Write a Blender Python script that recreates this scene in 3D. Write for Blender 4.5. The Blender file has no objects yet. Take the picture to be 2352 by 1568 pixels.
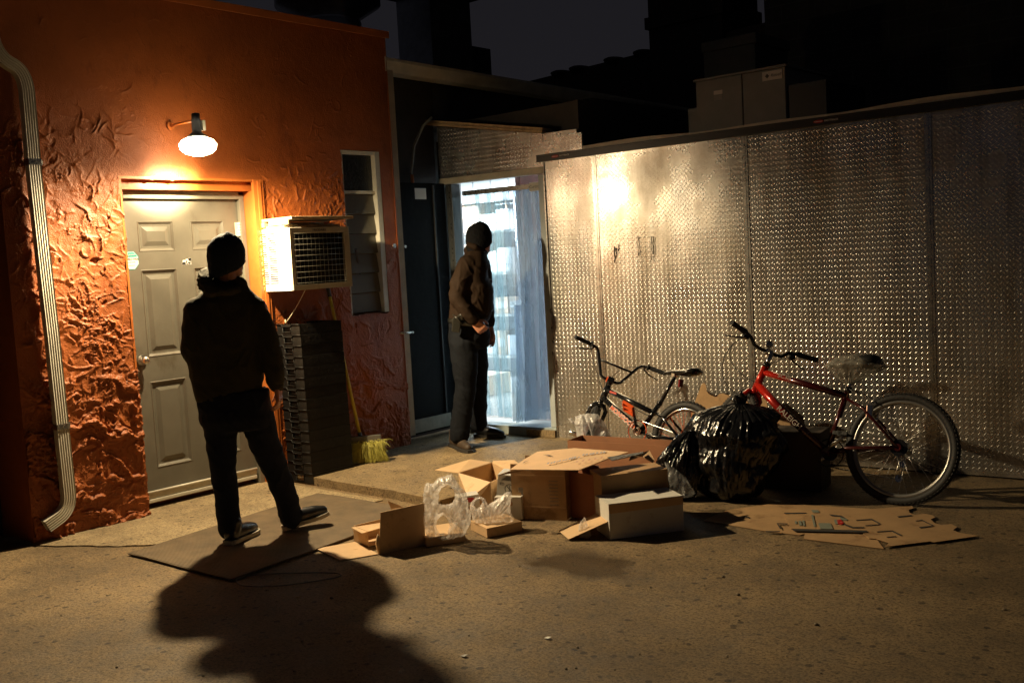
import bpy, bmesh, math, random
import numpy as np
from mathutils import Vector, Matrix, Quaternion, noise as mnoise
R_ = math.radians
SC = bpy.context.scene
COL = SC.collection

# ------------------------------------------------------------------ camera
FPX, YAW, PIT, ROLL, EYE = 2336.1, .712768, .0812456, -.0557936, 1.535   # focal length in pixels of a 2352 px wide frame
_f = Vector((-math.sin(YAW)*math.cos(PIT), math.cos(YAW)*math.cos(PIT), -math.sin(PIT)))
_r0 = Vector((math.cos(YAW), math.sin(YAW), 0)); _u0 = _r0.cross(_f)
_r = _r0*math.cos(ROLL)+_u0*math.sin(ROLL); _u = _u0*math.cos(ROLL)-_r0*math.sin(ROLL)
CAM = Vector((0, 0, EYE))
cd = bpy.data.cameras.new('camera'); cam = bpy.data.objects.new('camera', cd); COL.objects.link(cam)
cd.sensor_width = 36; cd.lens = FPX/2352*36; cd.clip_end = 500; cd.clip_start = .05
cam.matrix_world = Matrix((( _r.x, _u.x, -_f.x, 0), (_r.y, _u.y, -_f.y, 0), (_r.z, _u.z, -_f.z, EYE), (0, 0, 0, 1)))
SC.camera = cam

# ------------------------------------------------------------------ world: night sky with a little city glow
w = bpy.data.worlds.new('World'); SC.world = w; w.use_nodes = True
wn = w.node_tree.nodes; wl = w.node_tree.links
bg = wn['Background']
tc = wn.new('ShaderNodeTexCoord'); sx = wn.new('ShaderNodeSeparateXYZ'); cr = wn.new('ShaderNodeValToRGB')
wl.new(tc.outputs['Generated'], sx.inputs[0]); wl.new(sx.outputs['Z'], cr.inputs[0])
cr.color_ramp.elements[0].position = 0.0; cr.color_ramp.elements[0].color = (.0135, .0125, .0150, 1)
cr.color_ramp.elements[1].position = 0.6; cr.color_ramp.elements[1].color = (.0080, .0080, .0100, 1)
wl.new(cr.outputs[0], bg.inputs['Color']); bg.inputs['Strength'].default_value = .95

# ------------------------------------------------------------------ view / render
SC.view_settings.view_transform = 'Standard'; SC.view_settings.look = 'None'
SC.view_settings.exposure = 0; SC.view_settings.gamma = 1
SC.cycles.use_denoising = True
SC.cycles.max_bounces = 10; SC.cycles.transparent_max_bounces = 24; SC.cycles.diffuse_bounces = 4; SC.cycles.glossy_bounces = 5
SC.cycles.sample_clamp_indirect = 3.0; SC.cycles.blur_glossy = .5
SC.cycles.caustics_refractive = False; SC.cycles.caustics_reflective = False

# ------------------------------------------------------------------ helpers
def ray(a, b): return _f+_r*((a-1176)/FPX)-_u*((b-784)/FPX)
def atz(a, b, z=0): d = ray(a, b); return CAM+d*((z-EYE)/d.z)
def atx(a, b, x): d = ray(a, b); return CAM+d*(x/d.x)
def aty(a, b, y): d = ray(a, b); return CAM+d*(y/d.y)
def over(a, b, xy):                                   # the point seen at (a, b) on the upright line through xy
    d = ray(a, b); return CAM+d*(math.hypot(xy[0], xy[1])/math.hypot(d.x, d.y))

def mat(name, col, rough=.6, metal=0., spec=.5, noise=None, bump=None, coat=0., bump2=None, hue=None, dirt=None):
    """principled material; noise=(scale, amount, detail) varies the colour, bump=(scale, distance, detail)"""
    m = bpy.data.materials.new(name); m.use_nodes = True
    nt = m.node_tree; n = nt.nodes; l = nt.links; b = n['Principled BSDF']
    b.inputs['Base Color'].default_value = (*col, 1); b.inputs['Roughness'].default_value = rough
    b.inputs['Metallic'].default_value = metal; b.inputs['Specular IOR Level'].default_value = spec
    b.inputs['Coat Weight'].default_value = coat
    t = n.new('ShaderNodeTexCoord')
    if noise:
        a = n.new('ShaderNodeTexNoise'); a.inputs['Scale'].default_value = noise[0]; a.inputs['Detail'].default_value = noise[2] if len(noise) > 2 else 5
        a.inputs['Roughness'].default_value = .65
        l.new(t.outputs['Object'], a.inputs['Vector'])
        c = n.new('ShaderNodeValToRGB'); k = noise[1]
        c.color_ramp.elements[0].position = .3; c.color_ramp.elements[1].position = .7
        h = hue or (1, 1, 1)
        c.color_ramp.elements[0].color = (*[max(0, v*(1-k)) for v in col], 1)
        c.color_ramp.elements[1].color = (*[min(1, v*(1+k)*q) for v, q in zip(col, h)], 1)
        l.new(a.outputs['Fac'], c.inputs[0]); l.new(c.outputs[0], b.inputs['Base Color'])
        mr = n.new('ShaderNodeMapRange'); mr.inputs['To Min'].default_value = max(0, rough-.08); mr.inputs['To Max'].default_value = min(1, rough+.08)
        l.new(a.outputs['Fac'], mr.inputs['Value']); l.new(mr.outputs[0], b.inputs['Roughness'])
    if dirt:                                              # (scale, threshold, darkness, stretch) smudges and stains
        q = n.new('ShaderNodeMapping'); q.inputs['Scale'].default_value = (1, 1, dirt[3] if len(dirt) > 3 else 1); l.new(t.outputs['Object'], q.inputs[0])
        a = n.new('ShaderNodeTexNoise'); a.inputs['Scale'].default_value = dirt[0]; a.inputs['Detail'].default_value = 7; a.inputs['Roughness'].default_value = .7; l.new(q.outputs[0], a.inputs['Vector'])
        c = n.new('ShaderNodeValToRGB'); c.color_ramp.elements[0].position = dirt[1]; c.color_ramp.elements[1].position = dirt[1]+.10; c.color_ramp.elements[0].color = (1, 1, 1, 1); k = dirt[2]; c.color_ramp.elements[1].color = (k, k*.93, k*.85, 1); l.new(a.outputs['Fac'], c.inputs[0])
        x = n.new('ShaderNodeMix'); x.data_type = 'RGBA'; x.blend_type = 'MULTIPLY'; x.inputs[0].default_value = 1
        src = b.inputs['Base Color'].links[0].from_socket if b.inputs['Base Color'].links else None
        if src: l.new(src, x.inputs[6])
        else: x.inputs[6].default_value = (*col, 1)
        l.new(c.outputs[0], x.inputs[7]); l.new(x.outputs[2], b.inputs['Base Color'])
    prev = None
    for bp in (bump, bump2):
        if bp:
            a = n.new('ShaderNodeTexNoise'); a.inputs['Scale'].default_value = bp[0]; a.inputs['Detail'].default_value = bp[2] if len(bp) > 2 else 4
            l.new(t.outputs['Object'], a.inputs['Vector'])
            q = n.new('ShaderNodeBump'); q.inputs['Distance'].default_value = bp[1]; q.inputs['Strength'].default_value = 1
            l.new(a.outputs['Fac'], q.inputs['Height'])
            if prev: l.new(prev.outputs[0], q.inputs['Normal'])
            l.new(q.outputs[0], b.inputs['Normal']); prev = q
    return m

def emat(name, col, s):
    m = bpy.data.materials.new(name); m.use_nodes = True; b = m.node_tree.nodes['Principled BSDF']
    b.inputs['Base Color'].default_value = (.8, .8, .8, 1)
    b.inputs['Emission Color'].default_value = (*col, 1); b.inputs['Emission Strength'].default_value = s
    return m

class MB:
    """collects faces (world coordinates) for one mesh"""
    def __init__(s): s.v = []; s.f = []; s.sm = []
    def add(s, vs, fs, smooth=False):
        o = len(s.v); s.v += [tuple(p) for p in vs]; s.f += [tuple(i+o for i in f) for f in fs]; s.sm += [smooth]*len(fs); return s
    def box(s, lo, hi, M=None, bev=0):
        x0, y0, z0 = [min(a, b) for a, b in zip(lo, hi)]; x1, y1, z1 = [max(a, b) for a, b in zip(lo, hi)]
        if bev > 0:
            bm = bmesh.new(); bmesh.ops.create_cube(bm, size=1)
            for v in bm.verts: v.co = Vector(((x0+x1)/2+v.co.x*(x1-x0), (y0+y1)/2+v.co.y*(y1-y0), (z0+z1)/2+v.co.z*(z1-z0)))
            bmesh.ops.bevel(bm, geom=bm.edges[:], offset=bev, segments=2, affect='EDGES', profile=.6)
            vs = [v.co.copy() for v in bm.verts]; bm.verts.index_update(); fs = [[v.index for v in f.verts] for f in bm.faces]; bm.free()
            if M: vs = [M@v for v in vs]
            return s.add(vs, fs)
        vs = [Vector((x, y, z)) for x in (x0, x1) for y in (y0, y1) for z in (z0, z1)]
        if M: vs = [M@v for v in vs]
        return s.add(vs, [(0, 1, 3, 2), (4, 6, 7, 5), (0, 4, 5, 1), (2, 3, 7, 6), (0, 2, 6, 4), (1, 5, 7, 3)])
    def card(s, pts, th=.004, nrm=None):              # a polygon given a thickness
        p = [Vector(q) for q in pts]
        n = Vector(nrm) if nrm else (p[1]-p[0]).cross(p[2]-p[1]).normalized()
        k = len(p); vs = p+[q-n*th for q in p]
        return s.add(vs, [tuple(range(k)), tuple(range(2*k-1, k-1, -1))]+[(i, k+i, k+(i+1) % k, (i+1) % k) for i in range(k)])
    def tube(s, pts, rad, seg=10, flat=None, caps=True, closed=False):
        """round tube along a polyline; rad a number or list"""
        P = [Vector(p) for p in pts]; n = len(P); rr = rad if isinstance(rad, (list, tuple)) else [rad]*n
        if closed: tg = [(P[(i+1) % n]-P[i-1]).normalized() for i in range(n)]
        else: tg = [(P[min(i+1, n-1)]-P[max(i-1, 0)]).normalized() for i in range(n)]
        a = tg[0].orthogonal().normalized()
        if abs(tg[0].z) < .95: a = (Vector((0, 0, 1))-tg[0]*tg[0].z).normalized()
        vs = []
        for i in range(n):
            a = (a-tg[i]*a.dot(tg[i])).normalized(); b = tg[i].cross(a)
            for j in range(seg):
                t = 2*math.pi*j/seg; vs.append(P[i]+(a*math.cos(t)+b*math.sin(t)*(flat or 1))*rr[i])
        fs = [(i*seg+j, i*seg+(j+1) % seg, ((i+1) % n)*seg+(j+1) % seg, ((i+1) % n)*seg+j) for i in range(n if closed else n-1) for j in range(seg)]
        s.add(vs, fs, True)
        if caps and not closed:
            o = len(s.v)-n*seg
            s.f.append(tuple(o+j for j in range(seg-1, -1, -1))); s.f.append(tuple(o+(n-1)*seg+j for j in range(seg))); s.sm += [False]*2
        return s
    def cyl(s, a, b, r, seg=16, r2=None): return s.tube([a, b], [r, r2 if r2 is not None else r], seg)
    def ellipsoid(s, c, r, M=None, seg=16, rings=10):
        vs = []; fs = []
        for i in range(rings+1):
            t = math.pi*i/rings
            for j in range(seg):
                p = 2*math.pi*j/seg; q = Vector((r[0]*math.sin(t)*math.cos(p), r[1]*math.sin(t)*math.sin(p), r[2]*math.cos(t)))
                vs.append((M@q if M else q)+Vector(c))
        for i in range(rings):
            for j in range(seg): fs.append((i*seg+j, (i+1)*seg+j, (i+1)*seg+(j+1) % seg, i*seg+(j+1) % seg))
        return s.add(vs, fs, True)
    def loft(s, rings, caps=True, smooth=True):
        k = len(rings[0]); vs = [p for r in rings for p in r]
        fs = [(i*k+j, i*k+(j+1) % k, (i+1)*k+(j+1) % k, (i+1)*k+j) for i in range(len(rings)-1) for j in range(k)]
        s.add(vs, fs, smooth)
        if caps: s.add(rings[0], [tuple(range(k-1, -1, -1))]); s.add(rings[-1], [tuple(range(k))])
        return s
    def xf(s, M): s.v = [tuple(M@Vector(p)) for p in s.v]; return s
    def build(s, name, m, parent=None, fixn=False):
        me = bpy.data.meshes.new(name); base = parent.matrix_world.inverted() if parent else None
        vs = s.v if base is None else [tuple(base@Vector(p)) for p in s.v]
        me.from_pydata(vs, [], s.f); me.polygons.foreach_set('use_smooth', s.sm)
        if fixn:
            bm = bmesh.new(); bm.from_mesh(me); bmesh.ops.remove_doubles(bm, verts=bm.verts, dist=1e-5)
            bmesh.ops.recalc_face_normals(bm, faces=bm.faces); bm.to_mesh(me); bm.free()
        me.update()
        o = bpy.data.objects.new(name, me); COL.objects.link(o)
        if m:
            for q in (m if isinstance(m, (list, tuple)) else [m]): me.materials.append(q)
        if parent: o.parent = parent; o.matrix_world = parent.matrix_world.copy()
        return o

def tag(o, label=None, cat=None, group=None, kind=None):
    if label: o['label'] = label
    if cat: o['category'] = cat
    if group: o['group'] = group
    if kind: o['kind'] = kind
    return o
def thing(name, loc, label, cat, group=None, rz=0):
    o = bpy.data.objects.new(name, None); COL.objects.link(o); o.location = loc; o.rotation_euler = (0, 0, rz); o.empty_display_size = .1
    o.matrix_world = Matrix.Translation(loc)@Matrix.Rotation(rz, 4, 'Z')
    return tag(o, label, cat, group)
def text(name, s, size, M, m, parent, ext=.0006, font_shear=0, sx_=1.0, bold=0):
    cu = bpy.data.curves.new(name, 'FONT'); cu.body = s; cu.size = size; cu.extrude = ext; cu.align_x = 'CENTER'; cu.align_y = 'CENTER'; cu.shear = font_shear; cu.offset = bold
    cu.resolution_u = 3
    o = bpy.data.objects.new(name+'_tmp', cu); COL.objects.link(o)
    dg = bpy.context.evaluated_depsgraph_get(); me = bpy.data.meshes.new_from_object(o.evaluated_get(dg)); bpy.data.objects.remove(o)
    me.transform(Matrix.Diagonal((sx_, 1, 1, 1))); me.transform((parent.matrix_world.inverted() if parent else Matrix())@M); me.materials.clear(); me.materials.append(m); me.name = name
    q = bpy.data.objects.new(name, me); COL.objects.link(q)
    if parent: q.parent = parent; q.matrix_world = parent.matrix_world.copy()
    return q
def frame(o, xa, ya):                                 # matrix with given origin, x axis and y axis
    x = Vector(xa).normalized(); z = x.cross(Vector(ya)).normalized(); y = z.cross(x)
    return Matrix(((x.x, y.x, z.x, o[0]), (x.y, y.y, z.y, o[1]), (x.z, y.z, z.z, o[2]), (0, 0, 0, 1)))

# numpy gradient noise ------------------------------------------------
_rng = np.random.default_rng(7); _perm = _rng.permutation(512); _grad = _rng.normal(size=(512, 2)); _grad /= np.linalg.norm(_grad, axis=1)[:, None]
def pn(x, y, seed=0):
    xi = np.floor(x).astype(int); yi = np.floor(y).astype(int); xf = x-xi; yf = y-yi
    def g(i, j, dx, dy):
        h = _perm[(_perm[(i+seed*17) % 512]+j) % 512]; return _grad[h, 0]*dx+_grad[h, 1]*dy
    u = xf*xf*xf*(xf*(xf*6-15)+10); v = yf*yf*yf*(yf*(yf*6-15)+10)
    a = g(xi, yi, xf, yf); b = g(xi+1, yi, xf-1, yf); c = g(xi, yi+1, xf, yf-1); d = g(xi+1, yi+1, xf-1, yf-1)
    return (a+(b-a)*u+(c-a)*v+(a-b-c+d)*u*v)*1.6
def fbm(x, y, o=4, seed=0, gain=.5):
    s = 0; a = 1
    for k in range(o): s = s+a*pn(x*2**k, y*2**k, seed+k); a *= gain
    return s
def sstep(a, b, x): t = np.clip((x-a)/(b-a), 0, 1); return t*t*(3-2*t)

# ------------------------------------------------------------------ materials of the place
M = {}
M['stucco'] = mat('orange_stucco_paint', (.31, .078, .014), .52, spec=.42, noise=(1.3, .28, 7), bump=(130, .0034, 5), hue=(1, 1.05, 1.1), dirt=(2.6, .57, .62, .45))
M['orange_trim'] = mat('orange_trim_paint', (.46, .13, .025), .4, noise=(6, .15), bump=(60, .0006))
M['block_dark'] = mat('dark_painted_block', (.030, .030, .032), .7, noise=(5, .35), bump=(40, .004))
M['door_grey'] = mat('grey_door_paint', (.135, .125, .098), .42, noise=(7, .10), bump=(220, .0002), spec=.5, dirt=(3.2, .56, .74, .6))
M['frame_grey'] = mat('grey_frame_paint', (.19, .178, .138), .42, noise=(9, .12), bump=(90, .0004))
M['rubber'] = mat('black_rubber', (.02, .02, .02), .6)
M['steel'] = mat('brushed_steel', (.62, .60, .56), .28, metal=1, noise=(30, .1))
M['alu_white'] = mat('white_aluminium', (.60, .57, .47), .38, noise=(8, .12), bump=(120, .0002))
M['ac_white'] = mat('white_ac_enamel', (.78, .76, .70), .35, noise=(6, .06))
M['ac_beige'] = mat('beige_ac_grille_frame', (.50, .45, .33), .4, noise=(8, .12), dirt=(9, .57, .6, .4))
M['dark_grille'] = mat('dark_condenser_fins', (.05, .05, .045), .5, metal=.3)
M['wire'] = mat('grille_wire', (.30, .28, .22), .35, metal=.6)
M['wood'] = mat('weathered_wood', (.42, .30, .16), .7, noise=(14, .4), bump=(30, .003))
M['black_paint'] = mat('black_metal_paint', (.015, .015, .016), .4)
M['white_paint'] = mat('white_paint', (.75, .74, .7), .5)
M['gutter'] = mat('gutter_paint', (.50, .46, .36), .5, noise=(6, .2))
M['dark_wall'] = mat('dark_siding', (.05, .045, .040), .8, noise=(6, .3))
M['roof_dark'] = mat('dark_roofing', (.03, .03, .032), .85, noise=(6, .3))
M['galv'] = mat('galvanised_duct', (.30, .32, .34), .33, metal=.9, noise=(10, .25))
M['brick_dark'] = mat('far_dark_brick', (.06, .045, .036), .9, noise=(20, .35), bump=(30, .01))
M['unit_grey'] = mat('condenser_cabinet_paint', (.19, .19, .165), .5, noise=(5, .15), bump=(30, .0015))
M['sign_cream'] = mat('cream_label', (.62, .58, .50), .5)
M['label_ink'] = mat('dark_ink', (.05, .045, .04), .6)
M['red_ink'] = mat('red_ink', (.45, .02, .015), .5)

def ground_mat(name, base, k, puddle=True, spk=.6):
    m = bpy.data.materials.new(name); m.use_nodes = True; nt = m.node_tree; n = nt.nodes; l = nt.links; b = n['Principled BSDF']
    t = n.new('ShaderNodeTexCoord')
    def nz(s, d=6, r=.6):
        a = n.new('ShaderNodeTexNoise'); a.inputs['Scale'].default_value = s; a.inputs['Detail'].default_value = d; a.inputs['Roughness'].default_value = r
        l.new(t.outputs['Object'], a.inputs['Vector']); return a
    big = nz(.9, 5); mid = nz(6, 8, .7); fine = nz(30, 7, .85); grit = nz(80, 5, .8)
    def ramp(src, p0, c0, p1, c1):
        r = n.new('ShaderNodeValToRGB'); e = r.color_ramp.elements; e[0].position = p0; e[0].color = (*c0, 1); e[1].position = p1; e[1].color = (*c1, 1)
        l.new(src, r.inputs[0]); return r
    def mul(a, c, f=1):
        x = n.new('ShaderNodeMix'); x.data_type = 'RGBA'; x.blend_type = 'MULTIPLY'; x.inputs[0].default_value = f
        l.new(a, x.inputs[6]); l.new(c, x.inputs[7]); return x.outputs[2]
    c = ramp(mid.outputs['Fac'], .3, [v*(1-k) for v in base], .72, [v*(1+k) for v in base]).outputs[0]
    c = mul(c, ramp(big.outputs['Fac'], .38, (.62, .60, .58), .62, (1.18, 1.16, 1.12)).outputs[0])
    c = mul(c, ramp(fine.outputs['Fac'], .36, (1-spk,)*3, .5, (1, 1, 1)).outputs[0])
    c = mul(c, ramp(grit.outputs['Fac'], .36, (.30, .27, .25), .52, (1.25, 1.24, 1.2)).outputs[0])
    vo = n.new('ShaderNodeTexVoronoi'); vo.inputs['Scale'].default_value = 17; l.new(t.outputs['Object'], vo.inputs['Vector'])
    vr = n.new('ShaderNodeSeparateColor'); l.new(vo.outputs['Color'], vr.inputs[0]); vm = n.new('ShaderNodeMath'); vm.operation = 'MULTIPLY_ADD'; vm.inputs[1].default_value = -.30; vm.inputs[2].default_value = .24; l.new(vr.outputs[0], vm.inputs[0])
    vd = n.new('ShaderNodeMath'); vd.operation = 'SUBTRACT'; l.new(vo.outputs['Distance'], vd.inputs[0]); l.new(vm.outputs[0], vd.inputs[1])
    c = mul(c, ramp(vd.outputs[0], .0, (.22, .19, .18), .05, (1, 1, 1)).outputs[0], .8)
    rr = ramp(mid.outputs['Fac'], .3, (.55,)*3, .7, (.85,)*3).outputs[0]
    if puddle:                                            # damp patch beside the cartons
        sp = n.new('ShaderNodeVectorMath'); sp.operation = 'SUBTRACT'; sp.inputs[1].default_value = (-3.05, 3.95, 0); l.new(t.outputs['Object'], sp.inputs[0])
        sc = n.new('ShaderNodeVectorMath'); sc.operation = 'MULTIPLY'; sc.inputs[1].default_value = (1.15, 1.7, 0); l.new(sp.outputs[0], sc.inputs[0])
        ln = n.new('ShaderNodeVectorMath'); ln.operation = 'LENGTH'; l.new(sc.outputs[0], ln.inputs[0])
        ad = n.new('ShaderNodeMath'); ad.operation = 'MULTIPLY_ADD'; ad.inputs[1].default_value = 1.1; l.new(nz(3.2, 5).outputs['Fac'], ad.inputs[0]); l.new(ln.outputs['Value'], ad.inputs[2])
        wet = ramp(ad.outputs[0], .75, (1, 1, 1), 1.75, (0, 0, 0)).outputs[0]
        x = n.new('ShaderNodeMix'); x.data_type = 'RGBA'; x.blend_type = 'MULTIPLY'; l.new(wet, x.inputs[0]); l.new(c, x.inputs[6]); x.inputs[7].default_value = (.45, .42, .38, 1); c = x.outputs[2]
        y = n.new('ShaderNodeMix'); y.data_type = 'RGBA'; l.new(wet, y.inputs[0]); l.new(rr, y.inputs[6]); y.inputs[7].default_value = (.30, .30, .30, 1); rr = y.outputs[2]
    l.new(c, b.inputs['Base Color']); l.new(rr, b.inputs['Roughness'])
    b1 = n.new('ShaderNodeBump'); b1.inputs['Distance'].default_value = .012; l.new(mid.outputs['Fac'], b1.inputs['Height'])
    b2 = n.new('ShaderNodeBump'); b2.inputs['Distance'].default_value = .012; l.new(fine.outputs['Fac'], b2.inputs['Height']); l.new(b1.outputs[0], b2.inputs['Normal'])
    b3 = n.new('ShaderNodeBump'); b3.inputs['Distance'].default_value = .006; l.new(grit.outputs['Fac'], b3.inputs['Height']); l.new(b2.outputs[0], b3.inputs['Normal'])
    l.new(b3.outputs[0], b.inputs['Normal'])
    return m
M['ground'] = ground_mat('worn_tarmac', (.29, .205, .108), .28)
M['apron'] = ground_mat('cement_apron', (.46, .36, .215), .14, False, .3)
M['slab'] = ground_mat('concrete_slab', (.36, .265, .145), .18, False, .35)

def plate_mat():
    m = bpy.data.materials.new('diamond_plate_metal'); m.use_nodes = True; nt = m.node_tree; n = nt.nodes; l = nt.links; b = n['Principled BSDF']
    b.inputs['Metallic'].default_value = .93
    t = n.new('ShaderNodeTexCoord')
    def nz(s, d=5, r=.6, st=None):
        a = n.new('ShaderNodeTexNoise'); a.inputs['Scale'].default_value = s; a.inputs['Detail'].default_value = d; a.inputs['Roughness'].default_value = r
        if st:
            q = n.new('ShaderNodeMapping'); q.inputs['Scale'].default_value = st; l.new(t.outputs['Object'], q.inputs[0]); l.new(q.outputs[0], a.inputs['Vector'])
        else: l.new(t.outputs['Object'], a.inputs['Vector'])
        return a
    dirt = nz(2.2, 7, .65); drip = nz(6, 5, .6, (1, 1, .16)); fine = nz(60, 4)
    r1 = n.new('ShaderNodeValToRGB'); e = r1.color_ramp.elements; e[0].position = .34; e[0].color = (.50, .47, .42, 1); e[1].position = .60; e[1].color = (.80, .79, .77, 1); l.new(dirt.outputs['Fac'], r1.inputs[0])
    r2 = n.new('ShaderNodeValToRGB'); e = r2.color_ramp.elements; e[0].position = .32; e[0].color = (.62, .58, .52, 1); e[1].position = .55; e[1].color = (1, 1, 1, 1); l.new(drip.outputs['Fac'], r2.inputs[0])
    x = n.new('ShaderNodeMix'); x.data_type = 'RGBA'; x.blend_type = 'MULTIPLY'; x.inputs[0].default_value = 1; l.new(r1.outputs[0], x.inputs[6]); l.new(r2.outputs[0], x.inputs[7]); l.new(x.outputs[2], b.inputs['Base Color'])
    mr = n.new('ShaderNodeMapRange'); mr.inputs['From Min'].default_value = .3; mr.inputs['From Max'].default_value = .7; mr.inputs['To Min'].default_value = .34; mr.inputs['To Max'].default_value = .19; l.new(dirt.outputs['Fac'], mr.inputs['Value']); l.new(mr.outputs[0], b.inputs['Roughness'])
    b1 = n.new('ShaderNodeBump'); b1.inputs['Distance'].default_value = .03; b1.inputs['Strength'].default_value = .35; l.new(nz(1.6, 2, .4).outputs['Fac'], b1.inputs['Height'])
    b2 = n.new('ShaderNodeBump'); b2.inputs['Distance'].default_value = .0006; l.new(fine.outputs['Fac'], b2.inputs['Height']); l.new(b1.outputs[0], b2.inputs['Normal'])
    l.new(b2.outputs[0], b.inputs['Normal'])
    return m
M['plate'] = plate_mat()

#==SETTING
# ------------------------------------------------------------------ ground
WX = -6.09                                            # plane of the orange wall
g = MB(); g.add([(-70, -40, 0), (70, -40, 0), (70, 90, 0), (-70, 90, 0)], [(0, 1, 2, 3)])
tag(g.build('ground', M['ground']), kind='structure')

def patch(name, pts, z, m, jag=.02, seed=1, side=True):      # raised sheet with a ragged outline
    rnd = random.Random(seed); out = []
    n = len(pts)
    for i in range(n):
        a = Vector(pts[i][:2]); b = Vector(pts[(i+1) % n][:2]); j = pts[i][2] if len(pts[i]) > 2 else jag
        k = max(1, int((b-a).length/.06)); nn = Vector((-(b-a).y, (b-a).x)).normalized()
        for q in range(k):
            off = 0 if q == 0 else j*(mnoise.noise(Vector((q*.31, seed*3.7+i*9, 0)))*1.3+rnd.uniform(-.25, .25))
            p = a.lerp(b, q/k)+nn*off; out.append((p.x, p.y))
    bm = bmesh.new(); vt = [bm.verts.new((x, y, z)) for x, y in out]; bm.faces.new(vt); 
    vb = [bm.verts.new((x+rnd.uniform(-.006, .006), y+rnd.uniform(-.006, .006), 0.0)) for x, y in out]
    k = len(out)
    for i in range(k): bm.faces.new((vt[i], vb[i], vb[(i+1) % k], vt[(i+1) % k]))
    bmesh.ops.recalc_face_normals(bm, faces=bm.faces); bmesh.ops.triangulate(bm, faces=[f for f in bm.faces if len(f.verts) > 4])
    me = bpy.data.meshes.new(name); bm.to_mesh(me); bm.free(); me.materials.append(m)
    o = bpy.data.objects.new(name, me); COL.objects.link(o); return tag(o, kind='structure')
patch('cement_apron', [(-6.4, 2.55, 0), (-6.02, 2.60, .03), (-5.66, 2.78, .035), (-5.38, 2.98, .02), (-5.10, 3.35, .02), (-4.98, 4.38, .0), (-6.4, 4.40, 0)], .008, M['apron'], seed=3)
patch('concrete_slab', [(-6.4, 4.47, 0), (-5.75, 4.46, .006), (-5.05, 4.44, .012), (-4.47, 4.40, .012), (-4.42, 5.0, .02), (-4.25, 6.62, 0), (-6.4, 6.62, 0)], .06, M['slab'], seed=5)

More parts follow.
